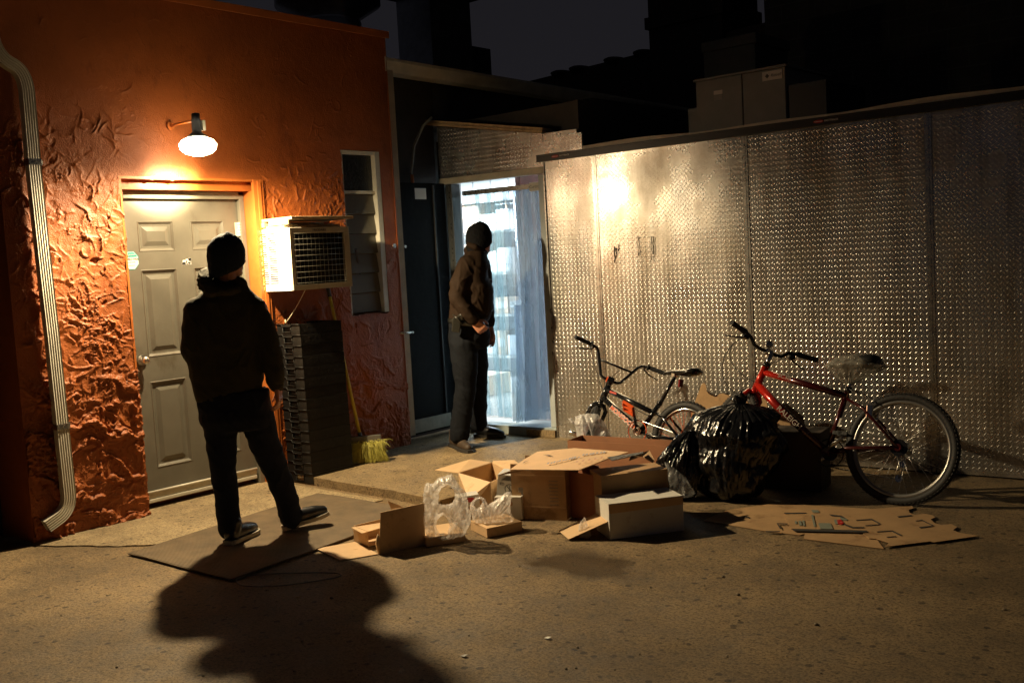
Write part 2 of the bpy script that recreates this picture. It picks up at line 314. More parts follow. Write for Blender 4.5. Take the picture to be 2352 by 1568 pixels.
# ------------------------------------------------------------------ orange building
ob = thing('orange_building', (WX, 4.0, 0), 'orange stuccoed building with rough trowelled wall and grey back door', 'building')
def stucco():
    dy = .0047; y0, y1, z0, z1 = 2.60, 5.70, -.03, 3.36
    ny = int((y1-y0)/dy); nz_ = int((z1-z0)/dy)
    yy = np.linspace(y0, y1, ny); zz = np.linspace(z0, z1, nz_); Yg, Zg = np.meshgrid(yy, zz, indexing='ij')
    wx = fbm(Yg*2.6, Zg*2.6, 4, 11)*.20; wy = fbm(Yg*2.6, Zg*2.6, 4, 31)*.20
    def ridged(s, seed, sy=1., sz=1.): return 1-np.abs(fbm((Yg+wx)*s*sy, (Zg+wy)*s*sz, 3, seed))*1.9
    left = 1-sstep(3.20, 3.60, Yg)
    right = sstep(4.3, 4.5, Yg)
    m_l = left*sstep(.55, 1.0, Zg)*(1-sstep(2.45, 2.85, Zg))
    m_r = right*sstep(.5, .9, Zg)*(1-sstep(2.15, 2.35, Zg))
    patchy = sstep(-.25, .35, fbm(Yg*1.7, Zg*1.7, 2, 77))
    mask = np.clip(m_l*(.30+.70*patchy)+m_r*(.25+.5*patchy)+.04, 0, 1)
    gate = sstep(.05, .45, fbm(Yg*3.1, Zg*3.1, 2, 3)); gate2 = sstep(.0, .4, fbm(Yg*4.4, Zg*4.4, 2, 13))
    r1 = sstep(.86, .99, ridged(3.6, 5)); r2 = sstep(.86, .99, ridged(7.5, 9, 1.2, .8)); r3 = sstep(.82, .98, ridged(19, 21))
    pl = fbm((Yg+wx)*2.7, (Zg+wy)*2.7, 4, 41); edge = sstep(.05, .085, pl)*(1-.55*sstep(.085, .35, pl))      # flaked plaques with one sharp rim
    pl2 = fbm((Yg+wx)*6.5, (Zg+wy)*6.5, 3, 47); edge2 = sstep(.16, .20, pl2)*(1-.8*sstep(.20, .45, pl2))*gate
    h = mask*(.0085*r1*gate+.0065*r2*gate2+.0035*r3*gate+.0028*edge+.0036*edge2+.0045*sstep(.84, .98, ridged(13.5, 29, .8, 1.2))*gate2)+.0014*mask*fbm(Yg*16, Zg*16, 3, 19)
    pits = sstep(.62, .8, fbm(Yg*7, Zg*7, 3, 51)); h -= mask*.012*pits
    low = left*(1-sstep(.78, 1.05, Zg+.08*pn(Yg*3, Zg*0, 8))); lowr = right*(1-sstep(.6, .9, Zg))*.5
    st = fbm((Yg+.5*Zg*.4+wx)*2.0, (Zg+.25*Yg+wy)*8.0, 4, 61, .55)
    blk = sstep(-.02, .10, st)*.014+sstep(.20, .30, st)*.012+.008*fbm(Yg*26, Zg*40, 4, 63, .6)*sstep(-.1, .3, st)+.006*r2+.004*r3
    h += (low+lowr)*blk
    h += .0006*fbm(Yg*30, Zg*30, 3, 71)+.005*fbm(Yg*1.1, Zg*1.1, 2, 81)+.0012*fbm(Yg*6, Zg*6, 2, 83)
    sc_ = sstep(.955, .99, 1-np.abs(fbm((Yg+wx)*2.4, (Zg+wy)*3.4, 2, 91))*1.9)*sstep(.25, .5, fbm(Yg*2.9, Zg*2.9, 2, 95)); h += .004*sc_
    rs = np.random.default_rng(11)
    def stroke(y, z, L, A, wd):
        n = max(5, int(L/.012)); ang = rs.uniform(0, 2*math.pi); k = rs.normal()*9; P = []; 
        for q in range(n): P.append((y, z)); ang += k*.012+rs.normal()*.16; y += math.cos(ang)*.012; z += math.sin(ang)*.012
        P = np.array(P); m_ = .03; a0, a1 = int((P[:, 0].min()-m_-y0)/dy), int((P[:, 0].max()+m_-y0)/dy)+1; b0, b1 = int((P[:, 1].min()-m_-z0)/dy), int((P[:, 1].max()+m_-z0)/dy)+1
        a0, b0 = max(a0, 0), max(b0, 0); a1, b1 = min(a1, ny), min(b1, nz_)
        if a1-a0 < 3 or b1-b0 < 3: return
        gy, gz = Yg[a0:a1, b0:b1], Zg[a0:a1, b0:b1]; best = np.full(gy.shape, 9.); sg = np.zeros(gy.shape); tt = np.zeros(gy.shape)
        for q in range(n-1):
            d = P[q+1]-P[q]; l2 = (d**2).sum(); t = np.clip(((gy-P[q, 0])*d[0]+(gz-P[q, 1])*d[1])/l2, 0, 1); ex = gy-P[q, 0]-t*d[0]; ez = gz-P[q, 1]-t*d[1]; r = np.hypot(ex, ez); m = r < best
            best[m] = r[m]; sg[m] = np.sign(d[0]*ez-d[1]*ex)[m]; tt[m] = (q+t[m])/n
        pr_ = np.where(sg > 0, np.exp(-(best/wd)**2), np.exp(-best/(wd*3.2))); h[a0:a1, b0:b1] += A*pr_*np.clip(np.minimum(tt, 1-tt)*6, 0, 1)
    for k in range(300): stroke(rs.uniform(2.62, 3.36), rs.uniform(.75, 2.55)**1., rs.uniform(.03, .20), rs.uniform(.0025, .009), rs.uniform(.0028, .0048))
    for k in range(46): stroke(rs.uniform(4.42, 5.15), rs.uniform(1.85, 2.4), rs.uniform(.03, .14), rs.uniform(.003, .008), .004)
    for k in range(60): stroke(rs.uniform(4.42, 5.65), rs.uniform(.3, 1.6), rs.uniform(.04, .16), rs.uniform(.003, .008), .005)
    for k in range(34): stroke(rs.uniform(2.7, 5.4), rs.uniform(2.3, 3.25), rs.uniform(.04, .18), rs.uniform(.0015, .0045), .003)
    for k in range(90): stroke(rs.uniform(2.62, 3.36), rs.uniform(.1, .95), rs.uniform(.05, .25), rs.uniform(.004, .012), .007)
    # soft edges round the openings
    return yy, zz, Yg, Zg, h
yy, zz, Yg, Zg, hh = stucco()
OPEN = [(3.350, 4.395, -1, 2.175), (5.165, 5.565, 1.16, 2.440), (4.385, 4.90, 1.41, 1.845)]
xx = WX+hh
V = np.stack([xx, Yg, Zg], -1).reshape(-1, 3)
ny, nz_ = len(yy), len(zz)
idx = np.arange(ny*nz_).reshape(ny, nz_)
yc = (yy[:-1]+yy[1:])/2; zc = (zz[:-1]+zz[1:])/2; YC, ZC = np.meshgrid(yc, zc, indexing='ij')
wob = .006*fbm(YC*9, ZC*9, 3, 15)
keep = np.ones_like(YC, bool)
for a, b, c, d in OPEN: keep &= ~((YC > a+wob) & (YC < b+wob) & (ZC > c+wob) & (ZC < d+wob))
F4 = np.stack([idx[:-1, :-1], idx[1:, :-1], idx[1:, 1:], idx[:-1, 1:]], -1)[keep]
me = bpy.data.meshes.new('wall'); me.vertices.add(len(V)); me.vertices.foreach_set('co', (V-np.array([WX, 4.0, 0])).astype(np.float32).ravel())
me.loops.add(F4.size); me.loops.foreach_set('vertex_index', F4.astype(np.int32).ravel())
me.polygons.add(len(F4)); me.polygons.foreach_set('loop_start', np.arange(0, F4.size, 4, dtype=np.int32)); me.polygons.foreach_set('loop_total', np.full(len(F4), 4, np.int32))
me.polygons.foreach_set('use_smooth', np.ones(len(F4), bool)); me.materials.append(M['stucco']); me.update(calc_edges=True)
wall = bpy.data.objects.new('wall', me); COL.objects.link(wall); wall.parent = ob
# the body of the building behind the skin, split round the openings
bd = MB()
bd.box((-16, 2.6, 0), (WX-.022, 3.335, 3.36)); bd.box((WX-.0215, 2.5995, 0), (WX+.004, 2.606, 3.34)); bd.box((-16, 3.336, 2.19), (WX-.022, 4.405, 3.36)); bd.box((-16, 3.336, 0), (-6.34, 4.405, 2.189))
bd.box((-16, 4.406, 0), (WX-.022, 5.16, 3.36)); bd.box((-16, 5.161, 2.445), (WX-.022, 5.699, 3.36)); bd.box((-16, 5.161, 0), (WX-.022, 5.57, 1.15)); bd.box((-6.8, 5.571, 0), (WX-.022, 5.699, 2.444))
bd.box((-6.8, 5.161, 1.151), (-6.2, 5.57, 2.444))
bd.box((WX-.021, 5.692, 0), (WX+.004, 5.70, 3.3))
bd.build('wall_body', M['stucco'], ob)
cp = MB(); cp.box((WX-.25, 2.6, 3.361), (WX+.02, 5.72, 3.39)); cp.box((WX+.0205, 2.6, 3.335), (WX+.03, 5.72, 3.388)); cp.build('coping', M['orange_trim'], ob)
# recess round the door: reveal boards painted orange, with a drip board on top
rv = MB()
rv.box((-6.30, 3.330, 2.176), (WX+.006, 4.410, 2.192)); rv.box((-6.24, 3.330, 2.115), (WX-.055, 4.395, 2.1755))
rv.box((-6.30, 3.335, 0), (WX+.002, 3.349, 2.175))
rv.box((-6.30, 4.345, 0), (WX-.012, 4.400, 2.114)); rv.box((WX-.0115, 4.335, .02), (WX+.016, 4.415, 2.19)); rv.box((WX+.0165, 4.365, .02), (WX+.024, 4.39, 2.18))
rv.build('door_reveal', M['orange_trim'], ob)
fr = MB(); FX = -6.215
fr.box((-6.30, 3.350, 0), (FX, 3.400, 2.095), bev=.004); fr.box((-6.30, 4.305, 0), (FX, 4.344, 2.095), bev=.004); fr.box((-6.30, 3.401, 2.062), (FX, 4.304, 2.112), bev=.004)
fr.build('door_frame', M['frame_grey'], ob)
# six-panel door
DX = -6.250; DY0, DY1, DZ0, DZ1 = 3.403, 4.302, .050, 2.058
dm = MB()
pys = [(DY0+.12, DY0+.385), (DY0+.515, DY0+.78)]; pzs = [(DZ0+.22, DZ0+.80), (DZ0+.965, DZ0+1.545), (DZ0+1.665, DZ0+1.865)]
ys = [DY0, *sum(map(list, pys), []), DY1]; zs = [DZ0, *sum(map(list, pzs), []), DZ1]
for i in range(len(ys)-1):
    for j in range(len(zs)-1):
        if i % 2 == 1 and j % 2 == 1:
            a, b, c, d = ys[i], ys[i+1], zs[j], zs[j+1]; loops = []
            for off, dep in ((0, 0), (.004, .003), (.012, -.004), (.020, -.012), (.036, -.013), (.066, -.002), (.07, -.002)):
                loops.append([(DX+dep, a+off, c+off), (DX+dep, b-off, c+off), (DX+dep, b-off, d-off), (DX+dep, a+off, d-off)])
            dm.loft(loops, caps=False, smooth=False); dm.add(loops[-1], [(0, 1, 2, 3)])
        else: dm.add([(DX, ys[i], zs[j]), (DX, ys[i+1], zs[j]), (DX, ys[i+1], zs[j+1]), (DX, ys[i], zs[j+1])], [(0, 1, 2, 3)])
dm.box((DX-.04, DY0, DZ0), (DX-.016, DY1, DZ1))
for q in ((DY0, DY0), (DY1, DY1)): dm.add([(DX, q[0], DZ0), (DX, q[0], DZ1), (DX-.02, q[0], DZ1), (DX-.02, q[0], DZ0)], [(0, 1, 2, 3)])
door = dm.build('door', M['door_grey'], ob)
kn = MB(); ky, kz = 3.475, 1.0
kn.cyl((DX, ky, kz), (DX+.012, ky, kz), .034, 24); kn.cyl((DX+.012, ky, kz), (DX+.035, ky, kz), .013, 16); kn.ellipsoid((DX+.052, ky, kz), (.024, .028, .028), seg=20)
kn.build('door_knob', M['steel'], door)
for z in (1.85, 1.05, .28):
    hg = MB(); hg.cyl((DX+.012, 4.304, z-.05), (DX+.012, 4.304, z+.05), .008, 10)
    for k in range(5): hg.cyl((DX+.012, 4.304, z-.05+k*.02+.002), (DX+.012, 4.304, z-.05+k*.02+.018), .0095, 10)
    hg.box((DX+.001, 4.275, z-.05), (DX+.004, 4.303, z+.05)); hg.build('hinge', M['alu_white'], door)
sw = MB(); sw.box((DX+.001, DY0+.01, .075), (DX+.016, DY1-.01, .115), bev=.004); sw.tube([(DX+.018, DY0+.01, .118), (DX+.018, DY1-.01, .118)], .009, 8); sw.box((DX+.001, DY0+.012, .045), (DX+.022, DY1-.012, .072), bev=.006)
for k in range(6): sw.cyl((DX+.0165, DY0+.06+k*.155, .094), (DX+.0195, DY0+.06+k*.155, .094), .007, 10)
sw.build('door_sweep', M['alu_white'], door)
# octagonal security sticker
sy, sz = 3.462, 1.660; so = MB(); octo = lambda r, x: [(x, sy+r*.93*math.cos(R_(22.5+45*k)), sz+r*1.08*math.sin(R_(22.5+45*k))) for k in range(8)]
so.card(octo(.060, DX+.0016), .0012, (1, 0, 0)); st_ = so.build('sticker', mat('teal_vinyl', (.03, .30, .30), .35), door); st_['label'] = 'teal and white octagonal security sticker'
so = MB(); so.card(octo(.0555, DX+.0022), .0005, (1, 0, 0)); so.build('sticker_face', M['white_paint'], door)
so = MB(); o8 = octo(.053, DX+.0030); so.card([o8[0], o8[1], o8[2], o8[3]], .0006, (1, 0, 0)); so.build('sticker_band', bpy.data.materials['teal_vinyl'], door)
fa = lambda x, y, z: frame((x, y, z), (0, 1, 0), (0, 0, 1))
text('lettering', 'WORLD WIDE', .0195, fa(DX+.0034, sy, sz+.008), M['label_ink'], door, sx_=.80)
text('lettering', 'BUILDING', .012, fa(DX+.0034, sy, sz+.037), M['white_paint'], door)
text('lettering', 'SECURITY SYSTEMS', .006, fa(DX+.0034, sy, sz-.012), M['label_ink'], door)
text('lettering', '(800) 555-0142', .007, fa(DX+.0034, sy, sz-.032), bpy.data.materials['teal_vinyl'], door)
ws = MB(); rnd = random.Random(4)
for k in range(9): y = 3.865+rnd.uniform(-.03, .03); z = 1.640+rnd.uniform(-.018, .018); ws.card([(DX+.002, y+rnd.uniform(-.018, -.004), z-.006), (DX+.002, y+.014, z-.009), (DX+.002, y+.012, z+.009), (DX+.002, y-.012, z+.007)], .0008+.0001*k, (1, 0, 0))
ws.build('torn_label', M['white_paint'], door)
# window beside the air conditioner
wi = MB(); wi.box((-6.16, 5.168, 1.165), (-6.10, 5.185, 2.436)); wi.box((-6.18, 5.515, 1.165), (-6.095, 5.562, 2.436)); wi.box((-6.18, 5.186, 2.41), (-6.10, 5.514, 2.436)); wi.box((-6.17, 5.186, 2.105), (-6.12, 5.514, 2.13))
win = wi.build('window_frame', M['alu_white'], ob)
wi = MB()
for k in range(6): wi.add([(-6.150, 5.186, 2.10-k*.155), (-6.150, 5.514, 2.10-k*.155), (-6.128, 5.514, 1.952-k*.155), (-6.128, 5.186, 1.952-k*.155), (-6.150, 5.514, 1.9475-k*.155), (-6.150, 5.186, 1.9475-k*.155)], [(0, 3, 2, 1), (3, 5, 4, 2)])
wi.build('window_board', mat('pale_board', (.12, .11, .085), .6, noise=(8, .15)), win)
wi = MB(); wi.box((-6.148, 5.186, 2.131), (-6.142, 5.514, 2.409)); wi.build('window_pane', mat('dirty_glass', (.02, .025, .03), .12, spec=.7, bump=(70, .004)), win)

# painted block wall of the neighbour, left of the downspout
nb = MB(); nb.box((-16, -6, -.1), (-6.512, 2.598, 3.9))
nw = nb.build('block_wall', M['block_dark'])
tag(nw, 'dark painted concrete block wall left of the downspout', 'wall')
for k in range(18):
    pass
jm = MB()
for k in range(19):
    z = .2*k+.1
    for c in range(11):
        y1_ = 2.597-.4*c-(.2 if k % 2 else 0); jm.box((-6.511, y1_-.392, z+.004), (-6.500, min(2.597, y1_), z+.194), bev=.003)
jb = jm.build('block_face', M['block_dark'], None); jb.parent = nw

# ------------------------------------------------------------------ wall lamp over the door
LX = -5.775; _p = atx(455, 338, LX); LY, LZ = _p.y, _p.z+.02
lp = thing('wall_lamp', (WX, LY, LZ+.1), 'glowing wall lamp on a dark arm above the grey door', 'lamp')
circ = lambda r, z, n=28: [(LX+r*math.cos(t), LY+r*math.sin(t), LZ+z) for t in np.linspace(0, 2*math.pi, n, endpoint=False)]
stem_m = mat('slate_lamp_metal', (.09, .10, .115), .5)
b = MB(); b.cyl((WX+.004, LY, LZ+.15), (WX+.022, LY, LZ+.15), .026, 20); b.tube([(WX+.022, LY, LZ+.15), (WX+.12, LY, LZ+.152), (LX-.03, LY, LZ+.15)], .008, 10); b.build('bracket', M['orange_trim'], lp)
b = MB(); b.loft([circ(r, z) for r, z in ((.016, .195), (.026, .19), (.029, .14), (.029, .075), (.046, .060), (.062, .048), (.062, .040))]); b.build('cap', stem_m, lp)
b = MB(); b.box((LX-.01, LY+.030, LZ+.085), (LX+.03, LY+.050, LZ+.150), bev=.004); b.build('photocell', M['alu_white'], lp)
b = MB(); b.loft([circ(r, z) for r, z in ((.062, .040), (.098, .024), (.118, -.004), (.112, -.034), (.084, -.060), (.042, -.074), (.004, -.077))]); gl = b.build('globe', emat('lit_glass_globe', (1, .80, .50), 26), lp)
ld = bpy.data.lights.new('bulb', 'POINT'); ld.energy = 760; ld.color = (1, .78, .46); ld.shadow_soft_size = .03; ld.use_nodes = True
ln, ll = ld.node_tree.nodes, ld.node_tree.links                    # how the shade spreads the light: most of it down and outward
tn = ln.new('ShaderNodeTexCoord'); sn = ln.new('ShaderNodeSeparateXYZ'); mn = ln.new('ShaderNodeMapRange'); rn_ = ln.new('ShaderNodeValToRGB'); ll.new(tn.outputs['Normal'], sn.inputs[0]); ll.new(sn.outputs['Z'], mn.inputs[0])
mn.inputs['From Min'].default_value = -1; mn.inputs['From Max'].default_value = 1
el = rn_.color_ramp.elements; el[0].position = 0; el[0].color = (.40,)*3+(1,); el[1].position = 1; el[1].color = (.003,)*3+(1,)
for p_, v_ in ((.03, .45), (.10, .68), (.20, 1.), (.28, .90), (.35, .46), (.42, .18), (.47, .055), (.52, .022), (.70, .005)): e_ = el.new(p_); e_.color = (v_, v_, v_, 1)
m2n = ln.new('ShaderNodeMapRange'); m2n.inputs['From Min'].default_value = -1; m2n.inputs['From Max'].default_value = 1; r2n = ln.new('ShaderNodeValToRGB'); xn = ln.new('ShaderNodeMath'); xn.operation = 'MULTIPLY'
el = r2n.color_ramp.elements; el[0].position = 0; el[0].color = (1.2,)*3+(1,); el[1].position = 1; el[1].color = (1, 1, 1, 1)
for p_, v_ in ((.04, .8), (.10, .14), (.14, .14), (.26, .34), (.38, .90), (.5, 1.)): e_ = el.new(p_); e_.color = (v_, v_, v_, 1)
ll.new(sn.outputs['X'], m2n.inputs[0]); ll.new(m2n.outputs[0], r2n.inputs[0])
ll.new(mn.outputs[0], rn_.inputs[0]); ll.new(rn_.outputs[0], xn.inputs[0]); ll.new(r2n.outputs[0], xn.inputs[1]); ll.new(xn.outputs[0], ln['Emission'].inputs['Strength'])
lo = bpy.data.objects.new('bulb', ld); COL.objects.link(lo); lo.location = (LX, LY, LZ-.092); lo.parent = lp; lo.matrix_parent_inverse = lp.matrix_world.inverted()

# ------------------------------------------------------------------ metal-clad cold store
BT = .075; BXO, BYO = -4.5, 6.476                       # its front: y = BYO + BT (x - BXO)
_c = 1/math.hypot(1, BT); BE = Vector((_c, BT*_c, 0)); BN = Vector((BT*_c, -_c, 0))
MBF = Matrix(((BE.x, -BN.x, 0, BXO), (BE.y, -BN.y, 0, BYO), (0, 0, 1, 0), (0, 0, 0, 1)))  # local x along the front, local y into the shed
def onb(a, b, off=0):                                   # local (s, z) on the front seen at (a, b)
    d = ray(a, b); t = (BYO-BT*BXO-off)/(d.y-BT*d.x); p = CAM+d*t
    q = MBF.inverted()@p; return q.x, q.z
s_l, s_1, s_2, s_3 = onb(1267, 690)[0], onb(1379.6, 689)[0], onb(1716, 500)[0], onb(2138, 600)[0]
s_r = 3.9
shed = thing('cold_store', (BXO, BYO, 0), 'shed clad in diamond plate sheet metal with a lit doorway', 'shed')
def plate(name, s0, s1, z0, z1, ztop=None, off=0., parent=shed, seed=0, m=None):
    """a sheet with raised lugs; ztop(s) trims the top"""
    zt = ztop or (lambda s: z1)
    mb = MB(); rnd = random.Random(seed)
    def wav(s, z):                                        # each sheet is dished between its fixings and a little wavy
        e = min(1., max(0., (s-s0)/max(.05, s1-s0))); dz_ = min(1., max(0., (z-z0)/.35))*min(1., max(0., (zt(s)-z)/.12))
        W_ = min(1.28, s1-s0); return (.0110*W_/1.28*.5*(1-math.cos(2*math.pi*e))+.0022*mnoise.noise(Vector((s*3.1+seed*5, z*1.7, seed)))*math.sin(math.pi*e)**.5+.0009*mnoise.noise(Vector((s*8+seed, z*5, 4))))*dz_
    k = max(2, int((s1-s0)/.04)); ss = [s0+(s1-s0)*i/k for i in range(k+1)]; kz = 56
    vs = [(s, -off+wav(s, z0+(zt(s)-z0)*j/kz), z0+(zt(s)-z0)*j/kz) for s in ss for j in range(kz+1)]
    mb.add(vs, [(i*(kz+1)+j, (i+1)*(kz+1)+j, (i+1)*(kz+1)+j+1, i*(kz+1)+j+1) for i in range(k) for j in range(kz)], True)
    for s_a, s_b in ((s0, s0+.0001), (s1-.0001, s1)): mb.add([(s_a, -off, z0), (s_a, .011, z0), (s_a, .011, zt(s_a)), (s_a, -off, zt(s_a))], [(0, 1, 2, 3)])
    mb.add([(s0, -off, zt(s0)), (s1, -off, zt(s1)), (s1, .011, zt(s1)), (s0, .011, zt(s0))], [(0, 1, 2, 3)])
    P = .0365; h = .0017
    prof = [(-.0165, 0), (-.0095, .0036), (0, .0042), (.0095, .0036), (.0165, 0), (.0095, -.0036), (0, -.0042), (-.0095, -.0036)]
    i0, i1 = int((s0+.01)/P)-1, int((s1-.01)/P)+1; j1 = int(zt((s0+s1)/2)/P)+6
    LV = []; LF = []
    for par in (0, 1):
        ca = math.cos(R_(45 if par else -45)); sa = math.sin(R_(45 if par else -45))
        for i in range(i0, i1+1):
            for j in range(int(z0/P)-1, j1):
                cx = (i+.5*par)*P; cz = (j+.5*par)*P
                if cx < s0+.014 or cx > s1-.014 or cz < z0+.014 or cz > zt(cx)-.014: continue
                o = len(LV)
                wv_ = wav(cx, cz)-off
                for a, b in prof: LV.append((cx+a*ca-b*sa, wv_+.0003, cz+a*sa+b*ca))
                for a in (-.0110, .0110): LV.append((cx+a*ca, wv_-h, cz+a*sa))
                LF += [(o, o+1, o+8), (o+1, o+2, o+9, o+8), (o+2, o+3, o+9), (o+3, o+4, o+9), (o+4, o+5, o+9), (o+5, o+6, o+8, o+9), (o+6, o+7, o+8), (o+7, o, o+8)]
    mb.add(LV, LF, True); mb.xf(MBF)
    return mb.build(name, m or M['plate'], parent)
zr0 = onb(1237.7, 373.6)[1]; zr1 = onb(2352, 229.9)[1]; sr0 = onb(1237.7, 373.6)[0]; sr1 = onb(2352, 229.9)[0]
zrail = lambda s: zr0+(zr1-zr0)*(s-sr0)/(sr1-sr0)
plate('wall_panel', s_l, s_1-.002, .012, 2.3, zrail, seed=1)
plate('wall_panel', s_1+.002, s_2-.002, .012, 2.3, zrail, off=.001, seed=2)
plate('wall_panel', s_2+.002, s_3-.002, .012, 2.3, zrail, seed=3)
plate('wall_panel', s_3+.002, s_r, .012, 2.3, zrail, off=.001, seed=4)
for s, w_ in ((s_1, .018), (s_2, .020), (s_3, .020)):
    q = MB(); q.box((s-w_, -.0065, .012), (s+w_, -.0035, zrail(s)-.002)); q.box((s-.004, -.010, .012), (s+.004, -.0066, zrail(s)-.002))
    rnd = random.Random(int(s*100)+900)
    for k in range(9): q.ellipsoid((s+.010, -.007, .15+k*.25), (.005, .003, .005), seg=8, rings=6)
    q.xf(MBF).build('seam_strip', M['steel'], shed)
q = MB(); q.box((s_l-.010, -.014, .012), (s_l-.0005, .05, zrail(s_l)-.004)); q.xf(MBF).build('corner_strip', M['steel'], shed)
# shed body behind the plates
z_s = .135                                              # threshold height
s_h0 = onb(1055, 700)[0]; s_w0 = onb(1010, 320)[0]
# right-hand stretch, roof, and the wall over the doorway
body = MB(); body.box((s_l+.0, .022, .0), (s_r, .10, 2.245)); body.box((s_l+.0, .101, 2.10), (s_r, 3.9, 2.245)); body.xf(MBF).build('shed_body', M['dark_wall'], shed)
hz = lambda s: onb(1037, 418.7)[1]+(s-onb(1037, 418.7)[0])*(onb(1250.7, 398.2)[1]-onb(1037, 418.7)[1])/(onb(1250.7, 398.2)[0]-onb(1037, 418.7)[0])
t0 = onb(*[v for v in (1006.6, 290.5)]); t1 = onb(1250, 307.6)
ztop = lambda s: t0[1]+(t1[1]-t0[1])*(s-t0[0])/(t1[0]-t0[0])
plate('over_door_panel', s_w0-.02, s_l-.003, hz(s_l)+.055, 2.6, ztop, off=.004, seed=7)
r0, r1 = onb(1250, 306), onb(1325, 318)
plate('over_door_panel', s_l+.002, r1[0], zrail(s_l)+.06, 2.6, lambda s: ztop(s_l)+.0*(s-s_l), off=.004, seed=8)
plate('patch_panel', s_l+.004, r1[0]+.05, zrail(s_l)+.06, 2.6, lambda s: zrail(s_l)+.155+.10*(s-s_l), off=.012, seed=9)
q = MB(); q.box((s_w0-.05, .01, hz(s_l)+.02), (s_l+.25, .12, ztop(s_l)-.02)); q.box((s_w0-.05, .01, ztop(s_l)-.019), (s_l-.35, .12, ztop(s_l)+.06)); q.xf(MBF).build('lintel_core', M['dark_wall'], shed)
# timber edge on top of the over-door sheet
q = MB(); aa = [(s_w0-.25, -.03, ztop(s_w0-.25)+.0), (s_l+.02, -.03, ztop(s_l+.02))]
for k, (o_, h_) in enumerate(((0, .018), (.010, .022))):
    a_, b_ = aa; z0_ = .003+k*.021
    q.add([(a_[0], -.045+o_, a_[2]+z0_), (b_[0], -.045+o_, b_[2]+z0_), (b_[0], .1, b_[2]+z0_), (a_[0], .1, a_[2]+z0_), (a_[0], -.045+o_, a_[2]+z0_+h_), (b_[0], -.045+o_, b_[2]+z0_+h_), (b_[0], .1, b_[2]+z0_+h_), (a_[0], .1, a_[2]+z0_+h_)],
          [(0, 1, 5, 4), (1, 2, 6, 5), (2, 3, 7, 6), (3, 0, 4, 7), (4, 5, 6, 7), (0, 3, 2, 1)])
q.xf(MBF).build('roof_edge_board', M['wood'], shed)
# door head trim
q = MB(); q.box((s_h0-.13, -.022, hz(s_l)-.0), (s_l-.006, .05, hz(s_l)+.052), bev=.003); q.xf(MBF).build('door_head', M['gutter'], shed)
q = MB(); q.box((s_h0-.065, -.012, .0), (s_h0, .10, hz(s_l)-.002), bev=.003); q.xf(MBF).build('door_jamb', mat('dark_jamb', (.05, .055, .055), .4), shed)
q = MB(); q.box((s_h0-.030, -.016, .3), (s_h0-.024, -.0125, hz(s_l)-.02)); q.xf(MBF).build('jamb_strip', M['steel'], shed)
q = MB(); q.box((s_l-.10, .045, z_s+.002), (s_l-.012, .12, hz(s_l)-.003)); q.xf(MBF).build('door_jamb', mat('pale_jamb', (.42, .46, .47), .45, noise=(5, .15)), shed)
# threshold and its block
q = MB(); q.box((s_h0-.02, -.012, .061), (s_l-.012, .30, z_s), bev=.004); q.xf(MBF).build('threshold', mat('scuffed_threshold', (.33, .38, .37), .4, noise=(9, .3), bump=(30, .003)), shed)
q = MB(); q.box((s_l-.30, -.035, .061), (s_l-.013, -.0125, z_s-.012), bev=.006); q.xf(MBF).build('threshold_block', M['slab'], shed)
# black hanging rail with its labels
rl = MB(); zz0, zz1 = zrail(sr0), zrail(s_r)
def strip_box(mb, s0, s1, d0, d1, zf0, zf1):
    v = []
    for s in (s0, s1): v += [(s, d0, zf0(s)), (s, d1, zf0(s)), (s, d1, zf1(s)), (s, d0, zf1(s))]
    mb.add(v, [(0, 1, 5, 4), (1, 2, 6, 5), (2, 3, 7, 6), (3, 0, 4, 7), (0, 3, 2, 1), (4, 5, 6, 7)])
strip_box(rl, sr0, s_r, -.034, -.006, lambda s: zrail(s), lambda s: zrail(s)+.056)
strip_box(rl, sr0, s_r, -.040, -.0345, lambda s: zrail(s)+.003, lambda s: zrail(s)+.010); strip_box(rl, sr0, s_r, -.040, -.0345, lambda s: zrail(s)+.047, lambda s: zrail(s)+.053)
rail = rl.xf(MBF).build('hanging_rail', M['black_paint'], shed)
fb = lambda s, d, z, tilt=0: MBF@frame((s, -d, z), (1, 0, tilt), (0, 0, 1))
for a in ((1275, 361), (1880, 287)):
    s, z = onb(*a, .035); z = zrail(s)+.028
    q = MB(); q.card([MBF@Vector((s+.034*math.cos(t)*(1.0), -.0375, z+.0105*math.sin(t)+.0)) for t in np.linspace(0, 2*math.pi, 20, endpoint=False)], .0015, BN); q.build('rail_logo', M['red_ink'], rail)
    text('rail_lettering', 'FASTTRACK', .017, fb(s+.086, .0380, z), M['white_paint'], rail, font_shear=.2)
    text('rail_lettering', 'Rubbermaid', .0105, fb(s, .0382, z), M['white_paint'], rail)
# pale roof-edge flashing above the rail
q = MB(); fz = lambda s: zrail(s)+.062+.006*math.sin(s*3.1)+.005*math.sin(s*7.7+1)
n_ = 60; ss = [sr0+.09+(s_r-sr0-.09)*i/n_ for i in range(n_+1)]
vs = []
for s in ss: t_ = .022+.008*math.sin(s*2.3+2)+.006*math.sin(s*6.1); vs += [(s, -.010, zrail(s)+.0565), (s, -.012, zrail(s)+.058+t_), (s, .25, zrail(s)+.060+t_), (s, .25, zrail(s)+.0565)]
fs = []
for i in range(n_): a = 4*i; fs += [(a, a+4, a+5, a+1), (a+1, a+5, a+6, a+2), (a+2, a+6, a+7, a+3)]
fs += [(0, 1, 2, 3)]
q.add(vs, fs, False); q.xf(MBF).build('roof_flashing', M['gutter'], shed)
